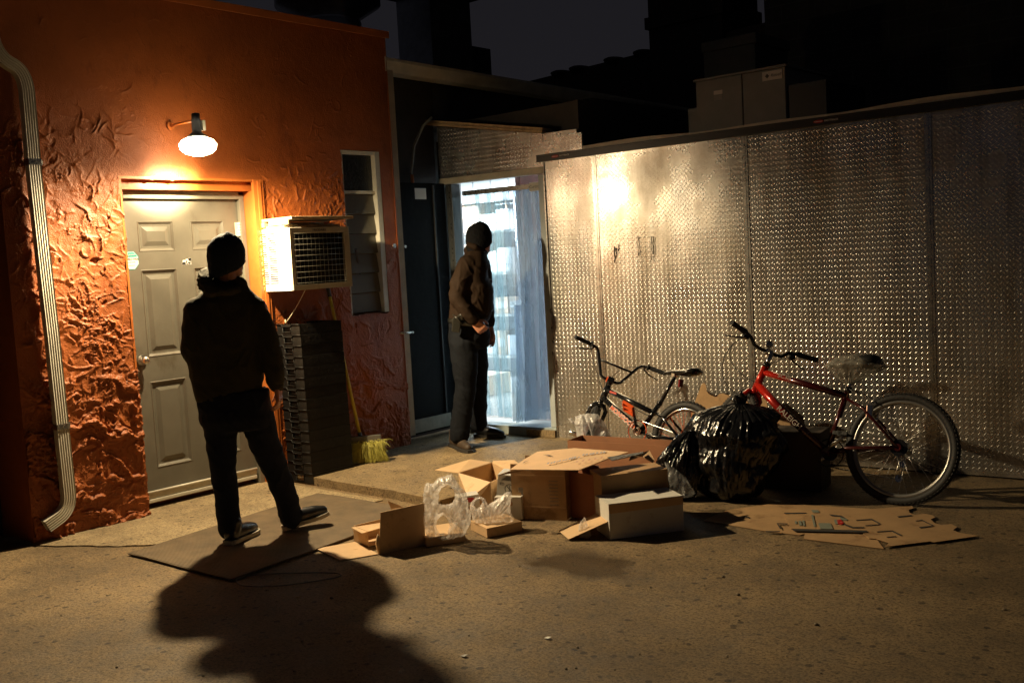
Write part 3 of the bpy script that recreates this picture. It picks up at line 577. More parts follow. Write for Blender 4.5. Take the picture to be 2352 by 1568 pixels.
# dark drips on the second panel
dk = mat('dark_drips', (.03, .025, .02), .4)
rnd = random.Random(3)
for (a, b0, b1, n2) in ((1411, 566, 604, 3), (1466, 543, 588, 1), (1496, 542, 598, 2), (1421, 562, 575, 1)):
    for k in range(n2):
        s, zt_ = onb(a+k*4.5, b0+k*3); _, zb_ = onb(a, b1-k*12); pts = [MBF@Vector((s+.004*math.sin(i*1.9+k), -.0052, zt_+(zb_-zt_)*i/6)) for i in range(7)]
        q = MB(); q.tube(pts, [.0035, .003, .0025, .003, .0022, .003, .002], 6); q.build('drip_stain', dk, shed)

# ------------------------------------------------------------------ inside the lit doorway
ins = thing('kitchen_room', (-7.4, 8.2, .1), 'bright white tiled room seen through the strip curtain', 'room')
wht = mat('white_inner_wall', (.72, .76, .78), .4, noise=(2, .06)); M['wht'] = wht
q = MB(); q.box((-10.2, 9.70, .1), (-4.9, 9.8, 2.75)); q.box((-10.3, 6.75, .1), (-10.2, 9.8, 2.75)); q.box((-5.0, 6.6, .1), (-4.9, 9.8, 2.75)); q.build('back_wall', wht, ins)
q = MB(); q.box((-10.2, 6.71, .1), (-6.34, 6.75, 2.75)); q.build('front_wall', wht, ins)
q = MB(); q.box((-10.2, 6.75, 2.62), (-4.9, 9.8, 2.7)); q.box((-6.34, 6.60, 2.62), (-4.9, 6.749, 2.7)); q.build('ceiling', wht, ins)
q = MB(); q.box((-10.35, 6.76, 2.7505), (-4.85, 9.85, 2.78)); q.box((-4.89, 6.56, 2.25), (-4.85, 9.85, 2.75)); q.box((-6.29, 6.585, 2.30), (-4.891, 6.599, 2.75)); q.box((-6.29, 6.599, 2.701), (-4.891, 6.76, 2.75)); q.build('outer_cladding', M['dark_wall'], ins)
q = MB(); q.box((-10.2, 6.62, .07), (-4.9, 9.8, .125)); q.build('floor', mat('wet_tile_floor', (.42, .40, .38), .25, noise=(4, .2)), ins)
q = MB()
for k in range(7): q.box((-10.15, 9.690, .45+.3*k), (-5.0, 9.699, .456+.3*k))
for k in range(16): q.box((-10.1+.3*k, 9.6895, .13), (-10.094+.3*k, 9.6985, 2.6))
q.build('tile_joint', mat('grey_grout', (.38, .41, .43), .7), ins)
for k, (x, y) in enumerate(((-8.9, 8.6), (-7.9, 9.0), (-6.4, 9.2))):  # the third is an unseen extra, added to brighten the right-hand strips
    fl = thing('ceiling_light', (x, y, 2.62), ('leftmost', 'middle', 'rightmost, added to brighten the strips,')[k]+' of the fluorescent tube lights on the ceiling inside the doorway', 'ceiling light', 'fluorescent lights inside the doorway')
    q = MB(); q.box((x-.6, y-.10, 2.57), (x+.6, y+.10, 2.619), bev=.008); q.build('housing', M['white_paint'], fl)
    q = MB()
    for dy in (-.05, .05): q.cyl((x-.57, y+dy, 2.548), (x+.57, y+dy, 2.548), .016, 12)
    q.build('tube', emat('lit_tube', (.82, .94, 1), 20), fl)
    al = bpy.data.lights.new('tube_light', 'AREA'); al.shape = 'RECTANGLE'; al.size = 1.14; al.size_y = .14; al.energy = (150, 150, 60)[k]; al.color = (.90, .97, 1)
    ao = bpy.data.objects.new('tube_light', al); COL.objects.link(ao); ao.location = (x, y, 2.52); ao.parent = fl; ao.matrix_parent_inverse = fl.matrix_world.inverted()
def shelf_unit():
    x0, x1, y0, y1 = -9.2, -7.75, 9.15, 9.62
    u = thing('wire_shelf', (-8.4, 9.4, .125), 'steel shelf unit against the far wall of the lit room', 'shelf')
    q = MB()
    for x in (x0, x1):
        for y in (y0, y1): q = MB(); q.cyl((x, y, .125), (x, y, 2.25), .016, 8); q.build('post', M['steel'], u)
    for z in (.35, .85, 1.35, 1.85, 2.22): q = MB(); q.box((x0, y0, z), (x1, y1, z+.03)); q.build('shelf_board', M['steel'], u)
shelf_unit()
rnd = random.Random(12)
tones = [(.62, .55, .42), (.7, .72, .72), (.35, .42, .5), (.55, .4, .28), (.75, .75, .72), (.2, .28, .36)]
ords = ['first', 'second', 'third', 'fourth', 'fifth', 'sixth', 'seventh', 'eighth']; tnm = ['tan', 'pale grey', 'slate blue', 'brown', 'white', 'dark blue']
for z, lv in ((.38, 'bottom'), (.88, 'lower'), (1.38, 'upper'), (1.88, 'top')):
    x = -9.1; k = 0
    while x < -7.95:
        w_ = rnd.uniform(.16, .30); h_ = rnd.uniform(.18, .36); ti = rnd.randrange(6); c = tones[ti]
        b_ = thing('stock_carton', (x+w_/2, 9.35, z), f'{tnm[ti]} carton, {ords[k]} from the left on the {lv} shelf inside the lit room', 'carton', 'cartons on the shelf inside the lit room')
        q = MB(); q.box((x, 9.2, z), (x+w_-.02, 9.5, z+h_), bev=.006); q.build('carton_body', mat('stock_card', c, .6), b_)
        q = MB(); q.box((x+.02, 9.196, z+h_*.35), (x+w_-.04, 9.1995, z+h_*.7)); q.build('carton_label', M['white_paint'], b_)
        x += w_; k += 1
q = thing('freezer', (-7.15, 9.2, .125), 'low stainless steel freezer with a dark blue front in the lit room', 'freezer')
m_ = MB(); m_.box((-7.6, 8.85, .2), (-6.2, 9.6, 1.0), bev=.02); m_.build('cabinet', mat('blue_grey_cabinet', (.10, .15, .22), .35), q)
m_ = MB(); m_.box((-7.62, 8.83, 1.001), (-6.18, 9.62, 1.05), bev=.01); m_.build('worktop', M['steel'], q)
m_ = MB(); m_.box((-7.5, 8.835, .3), (-7.0, 8.849, .93), bev=.004); m_.box((-6.95, 8.835, .3), (-6.3, 8.849, .93), bev=.004); m_.build('cabinet_door', mat('grey_cabinet_door', (.30, .33, .36), .35, metal=.6), q)
def sheet_(name, x, z, w_, h_, m, lab, cat, y=9.688):
    q = MB(); q.card([(x, y, z), (x, y, z+h_), (x+w_, y, z+h_), (x+w_, y, z)], .003, (0, -1, 0)); return tag(q.build(name, m), lab, cat)
nt_ = sheet_('wall_notice', -7.48, 1.72, .40, .40, emat('white_paper', (1, 1, 1), .0), 'white paper notice on the tiled wall behind the strip curtain', 'notice')
q = MB(); q.card([(-7.42, 9.684, 1.80), (-7.42, 9.684, 1.86), (-7.22, 9.684, 1.86), (-7.22, 9.684, 1.80)], .002, (0, -1, 0)); q.build('notice_print', mat('blue_print', (.05, .12, .45), .5), nt_)
q = MB(); q.card([(-7.42, 9.684, 1.87), (-7.42, 9.684, 1.89), (-7.26, 9.684, 1.89), (-7.26, 9.684, 1.87)], .002, (0, -1, 0)); q.build('notice_print', mat('yellow_print', (.75, .6, .08), .5), nt_)
b_ = thing('stacked_carton', (-8.0, 8.3, .125), 'open tan carton on the floor just inside the strip curtain', 'carton')
q = MB(); q.box((-7.55, 7.75, .126), (-7.05, 8.1, .34), bev=.004); q.build('carton_body', mat('pale_card', (.6, .47, .33), .7), b_)
# brown timber rack just inside on the right
q = thing('brown_door_leaf', (-6.0, 7.0, .125), 'reddish brown door leaf standing open inside the doorway', 'door')
m_ = MB(); m_.box((-6.02, 7.13, .13), (-5.96, 7.50, 2.3)); m_.build('leaf_board', mat('red_brown_board', (.16, .045, .03), .45, noise=(4, .3)), q)
m_ = MB(); m_.box((-5.955, 7.2, .4), (-5.94, 7.45, 1.1), bev=.004); m_.box((-5.955, 7.2, 1.25), (-5.94, 7.45, 2.1), bev=.004); m_.build('leaf_panel', bpy.data.materials['red_brown_board'], q)

# clear strip curtain
def strip_mat(name, tint, op, tcol):
    m = bpy.data.materials.new(name); m.use_nodes = True; nt = m.node_tree; n = nt.nodes; l = nt.links; b = n['Principled BSDF']; out = n['Material Output']
    b.inputs['Base Color'].default_value = (*tint, 1); b.inputs['Roughness'].default_value = .12; b.inputs['Specular IOR Level'].default_value = .7
    tr = n.new('ShaderNodeBsdfTransparent'); tr.inputs[0].default_value = (*tcol, 1)
    tl = n.new('ShaderNodeBsdfTranslucent'); tl.inputs[0].default_value = (*tint, 1)
    ad = n.new('ShaderNodeMixShader'); ad.inputs[0].default_value = .55; l.new(b.outputs[0], ad.inputs[1]); l.new(tl.outputs[0], ad.inputs[2])
    t = n.new('ShaderNodeTexCoord'); mp = n.new('ShaderNodeMapping'); mp.inputs['Scale'].default_value = (9, 9, .9); l.new(t.outputs['Object'], mp.inputs[0])
    nz = n.new('ShaderNodeTexNoise'); nz.inputs['Scale'].default_value = 2.2; nz.inputs['Detail'].default_value = 6; l.new(mp.outputs[0], nz.inputs['Vector'])
    mr = n.new('ShaderNodeMapRange'); mr.inputs['From Min'].default_value = .3; mr.inputs['From Max'].default_value = .75; mr.inputs['To Min'].default_value = op*.45; mr.inputs['To Max'].default_value = op*1.7; l.new(nz.outputs['Fac'], mr.inputs['Value'])
    mx = n.new('ShaderNodeMixShader'); l.new(mr.outputs[0], mx.inputs[0]); l.new(tr.outputs[0], mx.inputs[1]); l.new(ad.outputs[0], mx.inputs[2]); l.new(mx.outputs[0], out.inputs[0])
    return m
sm1 = strip_mat('clear_vinyl', (.66, .82, .86), .27, (.93, .98, 1)); sm2 = strip_mat('scuffed_vinyl', (.56, .60, .62), .28, (.82, .87, .92))
sc = thing('strip_curtain', MBF@Vector((s_h0+.4, .14, z_s)), 'clear plastic strip curtain hanging in the lit doorway', 'strip curtain')
q = MB(); q.box((s_h0+.004, .12, hz(s_l)-.10), (s_l-.11, .155, hz(s_l)-.06)); q.xf(MBF).build('curtain_rail', M['steel'], sc)
rnd = random.Random(8); wdoor = s_l-.10-s_h0
for k in range(8):
    m_ = MB(); x0 = s_h0+.01+k*.123*wdoor; w_ = .195*wdoor if k < 6 else .17*wdoor
    drift = (-.02, .0, .01, -.015, .02, -.03, -.045, -.02)[k]; tw = (0.02, .01, -.01, .015, .05, .07, .06, .02)[k]; zb = z_s+(.05, .035, .03, .03, .02, .015, .03, .10)[k]
    vs = []; nz2, nx2 = 26, 7
    for j in range(nz2+1):
        f = j/nz2; z = hz(s_l)-.07-(hz(s_l)-.07-zb)*f
        for i in range(nx2+1):
            u = i/nx2-.5
            vs.append((x0+w_*(u+.5)+drift*f, .135+.012*(k % 2)+tw*f*u*3+.012*math.cos(u*3)*(1+f)+.012*math.sin(f*5+k), z+.012*f*math.cos(u*3)))
    fs = [(j*(nx2+1)+i, j*(nx2+1)+i+1, (j+1)*(nx2+1)+i+1, (j+1)*(nx2+1)+i) for j in range(nz2) for i in range(nx2)]
    m_.add(vs, fs, True); o = m_.xf(MBF).build('strip', sm1 if k in (0, 1, 2, 3) else sm2, sc)
    sd = o.modifiers.new('thick', 'SOLIDIFY'); sd.thickness = .002
q = MB(); s_, z_ = onb(1213, 428); q.card([MBF@Vector((s_-.06, .10, z_-.035)), MBF@Vector((s_+.06, .10, z_-.035)), MBF@Vector((s_+.06, .10, z_+.035)), MBF@Vector((s_-.06, .10, z_+.035))], .002, BN)
lb = q.build('curtain_label', M['sign_cream'], sc)
text('lettering', 'Curtron', .035, fb(s_, -.0995, z_), M['label_ink'], sc)

# ------------------------------------------------------------------ the opened cold-store door
hx, hy = MBF@Vector((s_h0-.065, -.02, 0)), None
od = thing('cold_store_door', (hx.x, hx.y-.45, .06), 'thick dark insulated door swung open beside the lit doorway', 'door')
dt = 2.205
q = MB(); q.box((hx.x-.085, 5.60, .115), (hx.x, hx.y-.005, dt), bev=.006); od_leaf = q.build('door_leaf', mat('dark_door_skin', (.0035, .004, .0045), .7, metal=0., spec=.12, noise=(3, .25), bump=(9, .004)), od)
q = MB(); q.box((hx.x-.080, 5.585, .12), (hx.x-.006, 5.5995, dt-.006), bev=.003); q.build('door_edge', M['alu_white'], od)
q = MB(); q.box((hx.x+.0005, 5.65, .13), (hx.x+.006, hx.y-.10, .24)); q.build('kick_plate', mat('worn_kick_plate', (.24, .23, .18), .45, noise=(8, .3)), od)
q = MB(); q.box((hx.x+.0005, hx.y-.16, .25), (hx.x+.014, hx.y-.145, dt-.02)); q.build('gasket', M['rubber'], od)
q = MB(); q.box((hx.x+.0005, 5.62, 1.66), (hx.x+.02, 5.70, 1.72), bev=.004); q.cyl((hx.x+.02, 5.66, 1.69), (hx.x+.05, 5.66, 1.69), .018, 12); q.cyl((hx.x+.012, 5.80, 1.68), (hx.x+.03, 5.80, 1.68), .012, 10); q.build('latch', M['steel'], od)
q = MB(); q.box((hx.x+.0005, 5.63, .93), (hx.x+.018, 5.70, 1.03), bev=.004); q.tube([(hx.x+.018, 5.665, .98), (hx.x+.05, 5.665, .98), (hx.x+.055, 5.80, .975)], .010, 8); q.build('door_handle', M['steel'], od)
q = MB(); q.box((hx.x+.0005, 5.97, 2.07), (hx.x+.002, 6.10, 2.16)); q.build('door_label', M['sign_cream'], od)

# ------------------------------------------------------------------ window air conditioner
AX0, AX1, AY0, AY1, AZ0, AZ1 = -6.12, -5.751, 4.372, 4.905, 1.400, 1.830
ac = thing('air_conditioner', (WX, (AY0+AY1)/2, AZ0), 'white boxy air conditioner jutting from the orange wall', 'air conditioner')
q = MB()
# case with real louvre slots on the side facing the lamp
cols = [(-6.085, -6.02), (-6.008, -5.912)]; rows = [(AZ0+.048+k*.0158, AZ0+.048+k*.0158+.0092) for k in range(23)]
xs = sorted({AX0, AX1-.02, *[c for p in cols for c in p]}); zs = sorted({AZ0, AZ1, *[c for p in rows for c in p]})
inslot = lambda x, z: any(a < x < b for a, b in cols) and any(a < z < b for a, b in rows)
for i in range(len(xs)-1):
    for j in range(len(zs)-1):
        x, z = (xs[i]+xs[i+1])/2, (zs[j]+zs[j+1])/2
        if not inslot(x, z): q.add([(xs[i], AY0, zs[j]), (xs[i+1], AY0, zs[j]), (xs[i+1], AY0, zs[j+1]), (xs[i], AY0, zs[j+1])], [(0, 1, 2, 3)])
for a, b in cols:
    for c, d in rows: q.add([(a, AY0, c), (b, AY0, c), (b, AY0+.003, c-.001), (a, AY0+.003, c-.001), (a, AY0, d), (b, AY0, d), (b, AY0+.003, d-.001), (a, AY0+.003, d-.001)], [(0, 1, 2, 3), (4, 7, 6, 5), (0, 3, 7, 4), (1, 5, 6, 2)])
q.box((AX0, AY0, AZ1+.0001), (AX1-.02, AY1, AZ1+.004)); q.box((AX0, AY0+.0001, AZ0-.003), (AX1-.02, AY1, AZ0)); q.box((AX0, AY1-.003, AZ0), (AX1-.02, AY1, AZ1))
q.build('case', M['ac_white'], ac)
q = MB(); q.box((AX0, AY0+.07, AZ0+.02), (AX1-.035, AY1-.01, AZ1-.02)); q.build('inner_coil', M['black_paint'], ac)
q = MB(); x = AX1-.0195; w_ = .038
q.box((x, AY0, AZ1-w_), (AX1, AY1, AZ1+.003), bev=.003); q.box((x, AY0, AZ0-.003), (AX1, AY1, AZ0+w_-.004), bev=.003); q.box((x+.0005, AY0+.0005, AZ0+w_-.004), (AX1-.0005, AY0+.030, AZ1-w_)); q.box((x+.0005, AY1-.052, AZ0+w_-.004), (AX1-.0005, AY1-.0005, AZ1-w_))
q.build('grille_frame', M['ac_beige'], ac)
q = MB(); rnd = random.Random(2)
for k in range(58):
    y = AY0+.035+k*.0078; q.box((AX1-.034, y, AZ0+.03), (AX1-.026, y+.0016, AZ1-.03))
q.build('fins', M['dark_grille'], ac)
q = MB()
for k in range(13): y = AY0+.040+k*.0355; q.cyl((AX1-.006, y, AZ0+.034), (AX1-.006, y+.004, AZ1-.036), .0013, 6)
for k in range(10): z = AZ0+.045+k*.0385; q.cyl((AX1-.0045, AY0+.028, z), (AX1-.0045, AY1-.05, z+.002), .0013, 6)
q.build('grille_wire', M['wire'], ac)
text('lettering', 'FRIGIDAIRE', .024, frame((AX1+.0008, (AY0+AY1)/2-.005, AZ1-.018), (0, 1, 0), (0, 0, 1)), M['label_ink'], ac, sx_=1.0)
q = MB(); q.box((WX+.001, AY0-.001, AZ1+.02), (WX+.06, AY1, AZ1+.055)); q.box((AX0+.03, AY0+.012, AZ1+.0045), (AX1-.07, AY1-.02, AZ1+.026)); pl = tag(q.build('plywood_offcut', M['wood']), 'splintered plywood strip under the top board on the air conditioner', 'plank')
tb = MB(); tb.box((-5.99, AY0+.004, AZ1+.0265), (AX1-.012, AY0+.02, AZ1+.058)); tb.box((-6.07, AY0+.002, AZ1+.0585), (AX1+.03, AY1+.025, AZ1+.078), bev=.003); tag(tb.build('wooden_board', M['wood']), 'weathered wooden board lying on top of the air conditioner', 'board')
fm = MB(); rnd = random.Random(9)
for k in range(34): fm.ellipsoid((-6.088+rnd.uniform(-.004, .008), AY0-.008+rnd.uniform(-.004, .004), AZ0+.01+k*.0125), (.014+rnd.random()*.010, .010, .009+rnd.random()*.006), seg=8, rings=6)
tag(fm.build('sealing_foam', mat('yellow_foam', (.62, .36, .10), .8, noise=(30, .3))), 'bead of yellow foam sealing the air conditioner to the wall', 'foam')
cb = MB(); p0 = Vector((AX1-.06, 4.52, AZ0-.003)); p1 = over(656, 742, (-6.0, 4.50)); pts = [p0.lerp(p1, t)+Vector((0, 0, -.012*math.sin(math.pi*t))) for t in np.linspace(0, 1, 10)]
cb.tube(pts, .0028, 6); cb.ellipsoid(p1+Vector((0, 0, .012)), (.006, .006, .016), seg=8, rings=6); tag(cb.build('hanging_cord', mat('pale_cord', (.55, .48, .32), .6)), 'thin pale cord running down from the air conditioner to the black crates', 'cord')

# ------------------------------------------------------------------ downspouts
def spout(name, path, w_, d_, m, lab, grp=None, ribs=5, bands=()):
    """corrugated box pipe; path = [(point, tangent-normal facing out)]"""
    P = [Vector(p) for p in path]; t = thing(name, P[-1], lab, 'downspout', grp)
    prof = []
    for k in range(ribs*6+1): u = -w_/2+w_*k/(ribs*6); prof.append((u, d_/2-.0045*(1-abs(math.cos(math.pi*k/6)))))
    prof += [(w_/2, -d_/2), (-w_/2, -d_/2)]
    rings = []
    for i, p in enumerate(P):
        tg = (P[min(i+1, len(P)-1)]-P[max(i-1, 0)]).normalized(); xo = Vector((1, 0, 0)); xo = (xo-tg*xo.dot(tg)).normalized(); yo = tg.cross(xo)
        rings.append([p+yo*a+xo*b for a, b in prof])
    q = MB(); q.loft(rings, caps=False, smooth=False); q.build('pipe', m, t)
    for z, yc_, xc_ in bands:
        q = MB(); q.box((xc_-d_/2-.01, yc_-w_/2-.004, z), (xc_+d_/2+.003, yc_+w_/2+.004, z+.035), bev=.002); q.box((xc_-d_/2-.008, yc_+w_/2+.003, z+.002), (xc_-d_/2-.004, yc_+w_/2+.035, z+.033)); q.cyl((xc_+d_/2+.003, yc_, z+.018), (xc_+d_/2+.008, yc_, z+.018), .006, 8); q.build('bracket', M['steel'], t)
    return t
w_, d_ = .072, .055
pa = []; bend = lambda a, b, c, n: [a*(1-t)**2+b*2*t*(1-t)+c*t*t for t in np.linspace(0, 1, n)]
xs_ = -6.035
A0, A1, A2 = Vector((xs_, 2.50, 3.30)), Vector((xs_, 2.60, 2.86)), Vector((xs_, 2.775, 2.70)); A3 = Vector((xs_, 2.79, 2.50))
path = [Vector((xs_, 2.600, 3.36)), Vector((xs_, 2.605, 3.02))]+bend(Vector((xs_, 2.605, 2.98)), Vector((xs_, 2.61, 2.86)), Vector((xs_, 2.69, 2.815)), 7)+bend(Vector((xs_, 2.72, 2.80)), Vector((xs_, 2.775, 2.77)), Vector((xs_, 2.780, 2.66)), 9)
path += [Vector((xs_, 2.778, 2.2)), Vector((xs_, 2.785, 1.7)), Vector((xs_, 2.795, 1.2)), Vector((xs_, 2.80, .70)), Vector((xs_, 2.805, .30))]+bend(Vector((xs_, 2.805, .27)), Vector((xs_, 2.805, .17)), Vector((xs_, 2.72, .135)), 9)+[Vector((xs_, 2.655, .105))]
spout('downspout', path, w_, d_, M['alu_white'], 'ribbed white downspout with a bent foot at the left end of the orange wall', bands=((.665, 2.801, xs_), (2.235, 2.779, xs_)))
gx = -6.155
spout('downspout', [Vector((gx, 5.755, 3.10)), Vector((gx, 5.752, 2.0)), Vector((gx, 5.75, .12))], .065, .085, M['gutter'], 'slim downspout dropping from the gutter behind the open dark door')

# ------------------------------------------------------------------ rear building with its gutter
rb = thing('rear_building', (-6.4, 8, 0), 'dark low building with a long gutter behind the shed', 'building')
q = MB(); q.box((-6.9, 5.702, 0), (-6.30, 6.40, 3.10)); q.box((-6.9, 6.41, 2.72), (-6.30, 18, 3.10)); q.build('wall', M['dark_wall'], rb)
q = MB(); q.box((-16, 5.72, 3.101), (-6.26, 18, 3.19)); q.build('roof', M['roof_dark'], rb)
gt = thing('gutter', (-6.15, 8, 3.09), 'long pale gutter running back from the corner of the orange wall', 'gutter')
q = MB(); pr_ = [(-6.255, 3.185), (-6.255, 3.085), (-6.125, 3.085), (-6.105, 3.12), (-6.085, 3.165), (-6.085, 3.19), (-6.095, 3.19), (-6.10, 3.17), (-6.245, 3.17), (-6.245, 3.185)]
q.loft([[(x, y, z-.012*(y-5.69)) for x, z in pr_] for y in (5.69, 8, 12, 18)], smooth=False); q.build('trough', M['gutter'], gt)
q = MB(); q.box((-6.262, 5.682, 3.08), (-6.08, 5.6895, 3.192)); q.build('end_cap', M['gutter'], gt)
hp = MB(); pts = [(-6.20, 6.02, 2.10), (-6.215, 6.02, 2.3), (-6.19, 6.05, 2.52), (-6.14, 6.12, 2.68), (-6.10, 6.19, 2.75)]
hp_ = thing('conduit', (-6.2, 6.02, 2.1), 'thin bent conduit with an orange sleeve above the open dark door', 'conduit')
hp.tube(pts, .011, 8); hp.build('pipe', M['unit_grey'], hp_); hp = MB(); hp.tube([(-6.20, 6.02, 2.12), (-6.208, 6.02, 2.28)], .014, 8); hp.build('sleeve', mat('orange_sleeve', (.6, .16, .03), .5), hp_)
# roof plant on the orange building
tk = thing('roof_tank', (-8, 6.8, 3.9), 'round dark galvanised roof ventilator above the orange wall', 'roof ventilator')
q = MB(); q.loft([[(-8+r*math.cos(t), 6.75+r*math.sin(t), z) for t in np.linspace(0, 2*math.pi, 28, endpoint=False)] for r, z in ((.32, 3.4), (.32, 3.95), (.30, 3.98), (.52, 4.12), (.52, 4.9), (.2, 5.1))]); q.build('drum', M['galv'], tk)
ch = thing('roof_stack', (-8, 8.1, 3.4), 'square dark stack standing on the roof behind the lamp wall', 'stack')
q = MB(); q.box((-8.1, 7.78, 3.3), (-7.6, 8.40, 4.37)); q.build('shaft', M['galv'], ch); q = MB(); q.box((-8.2, 7.66, 4.371), (-7.5, 8.55, 4.8), bev=.01); q.build('hood', M['roof_dark'], ch)
q = MB(); q.box((-8.4, 8.36, 3.2), (-7.9, 9.05, 3.96), bev=.01); q.box((-8.2, 8.55, 3.961), (-8.1, 8.65, 4.0)); tag(q.build('roof_box', M['roof_dark']), 'plain dark box on the roof beside the square stack', 'roof box')
# condensers on the shed roof
def cabinet(name, x0, x1, y0, y1, z0, z1, lab, seam=None, mm=None):
    t = thing(name, ((x0+x1)/2, (y0+y1)/2, z0), lab, 'condenser unit')
    if seam:
        q = MB(); q.box((x0, y0, z0), (seam-.003, y1, z1), bev=.006); q.box((seam+.003, y0+.002, z0+.001), (x1, y1, z1-.001), bev=.006); q.build('cabinet', M['unit_grey'], t)
    else: q = MB(); q.box((x0, y0, z0), (x1, y1, z1), bev=.006); q.build('cabinet', mm or M['unit_grey'], t)
    return t
c1_ = cabinet('condenser_unit', -4.16, -3.405, 7.2, 8.0, 2.36, 2.838, 'grey two-door condenser cabinet on the shed roof with a cream label', seam=-3.757)
q = MB(); q.box((-4.175, 7.19, 2.8385), (-3.39, 8.01, 2.855)); q.build('lid', M['unit_grey'], c1_)
q = MB(); q.box((-3.585, 7.194, 2.755), (-3.425, 7.1995, 2.822)); q.build('maker_label', M['sign_cream'], c1_)
q = MB(); q.card([(-3.562, 7.193, 2.788), (-3.545, 7.193, 2.806), (-3.528, 7.193, 2.788), (-3.545, 7.193, 2.770)], .001, (0, -1, 0)); q.build('maker_mark', M['label_ink'], c1_)
text('lettering', 'Russell', .030, frame((-3.475, 7.1925, 2.788), (1, 0, 0), (0, 0, 1)), M['label_ink'], c1_, font_shear=.3)
q = MB(); q.box((-4.0, 7.196, 2.715), (-3.925, 7.1995, 2.745)); q.build('small_label', M['sign_cream'], c1_)
q = MB(); q.box((-4.0, 7.197, 2.67), (-3.93, 7.1995, 2.712)); q.build('small_label', mat('faded_label', (.3, .29, .25), .6), c1_)
c2_ = cabinet('condenser_box', -4.252, -4.165, 7.22, 7.6, 2.36, 2.645, 'narrow grey box fixed left of the two-door condenser')
q = thing('condenser_coil', (-3.25, 7.5, 2.36), 'dark coil guard on the right side of the roof condenser', 'coil guard')
m_ = MB(); m_.box((-3.388, 7.22, 2.36), (-3.10, 7.95, 2.70)); m_.build('guard_panel', mat('dark_blue_coil', (.010, .014, .018), .5), q)
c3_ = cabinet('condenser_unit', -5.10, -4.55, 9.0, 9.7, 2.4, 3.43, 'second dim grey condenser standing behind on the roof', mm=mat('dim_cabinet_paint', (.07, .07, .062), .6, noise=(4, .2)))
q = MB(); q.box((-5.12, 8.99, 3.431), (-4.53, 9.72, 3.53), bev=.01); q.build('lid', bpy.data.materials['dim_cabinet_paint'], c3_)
# far dark buildings
q = MB(); q.add([(-9.9, 12, 3.0), (-7.5, 12, 3.0), (-4, 12, 3.0), (-4, 12, 4.9), (-7.60, 12, 4.225), (-9.72, 12, 4.195-.0), (-9.9, 20, 3), (-4, 20, 3), (-4, 20, 4.9), (-9.9, 20, 4.2)], [(0, 1, 2, 3, 4, 5), (2, 7, 8, 3), (3, 8, 9, 5), (0, 5, 9, 6)])
fh = thing('far_building', (-7, 14, 3), 'black far building with a sloping roof against the night sky', 'building')
a0, a1 = aty(1230, 183, 12.0), aty(1492, 118, 12.0)
q = MB(); q.loft([[(-12, y, 2.0), (-3, y, 2.0), (-3, y, a1.z+(a1.z-a0.z)/(a1.x-a0.x)*(-3-a1.x)), (-12, y, a0.z-(a1.z-a0.z)/(a1.x-a0.x)*(a0.x+12))] for y in (12, 17)], smooth=False); q.build('wall', M['brick_dark'], fh)
for u in (1280, 1322, 1402, 1470):
    p = aty(u, 183-(u-1230)*.248-2, 11.96); q = MB(); q.ellipsoid((p.x, 12.1, p.z), (.14, .25, .055), seg=12, rings=8); q.build('roof_bump', M['brick_dark'], fh)
cs = thing('chimney', (-7, 12, 3), 'broad black brick chimney against the night sky', 'chimney')
p0, p1 = aty(1490, 60, 11.9), aty(1658, 60, 11.9)
q = MB(); q.box((p0.x, 11.9, 2.5), (p1.x, 12.9, 6.5)); q.build('stack', M['brick_dark'], cs); q = MB(); q.box((p0.x-.04, 11.86, p0.z-.05), (p1.x+.04, 12.94, p0.z+.10)); q.build('brick_band', M['brick_dark'], cs)
gb = thing('neighbour_building', (-3, 11, 0), 'dark block-walled building rising behind the shed roof', 'building')
p2 = aty(1757, 60, 11.0); q = MB(); q.box((p2.x, 11.0, 0), (9, 16, 9)); q.build('wall', mat('dark_brown_block', (.060, .055, .045), .85, noise=(3, .4), bump=(14, .01)), gb)
q = MB(); p3, p4, p5 = aty(1660, 95, 11.4), aty(1720, 82, 11.4), aty(1757, 95, 11.4); q.loft([[(p3.x-.3, y, 2), (p5.x+.2, y, 2), (p5.x+.2, y, p5.z), (p4.x, y, p4.z), (p3.x-.3, y, p3.z)] for y in (11.4, 12.4)], smooth=False); q.build('wing', M['roof_dark'], gb)
q = MB()
for k in range(16):
    z = 2.2+.2*k; q.box((p2.x, 10.996, z), (9, 10.9995, z+.012))
    for c in range(24): x = p2.x+.4*c+(.2 if k % 2 else 0); q.box((x, 10.9955, z+.0125), (x+.012, 10.9992, z+.1995))
q.build('block_joint', mat('pale_mortar', (.10, .095, .08), .9), gb)
#==OBJECTS
q = MB(); rnd = random.Random(77)
for k in range(260):
    x, y = rnd.uniform(-5.2, 1.5), rnd.uniform(1.2, 5.6); r_ = rnd.uniform(.002, .006)*(1.6 if rnd.random() < .06 else 1)
    q.ellipsoid((x, y, r_*.4), (r_*rnd.uniform(.8, 1.4), r_, r_*.7), seg=6, rings=4)
tag(q.build('loose_grit', mat('grit_stone', (.22, .17, .11), .8, noise=(60, .5))), kind='stuff')
for n_, (u, v), c_, l_ in (('paper_scrap', (1258, 1464), (.7, .68, .6), 'small pale scrap of paper alone on the near tarmac'), ('dry_leaf', (686, 1410-40), (.35, .2, .06), 'tiny brown scrap lying on the tarmac beside the wire'), ('bottle_cap', (1066, 1505), (.3, .28, .25), 'tiny grey scrap on the near tarmac left of the paper')):
    p = atz(u, v, .004); q = MB(); q.card([p+Vector((-.012, -.008, 0)), p+Vector((.010, -.010, .002)), p+Vector((.014, .007, .006)), p+Vector((-.008, .010, .001))], .0015, (0, 0, 1)); tag(q.build(n_, mat(n_+'_stuff', c_, .6)), l_, 'litter')

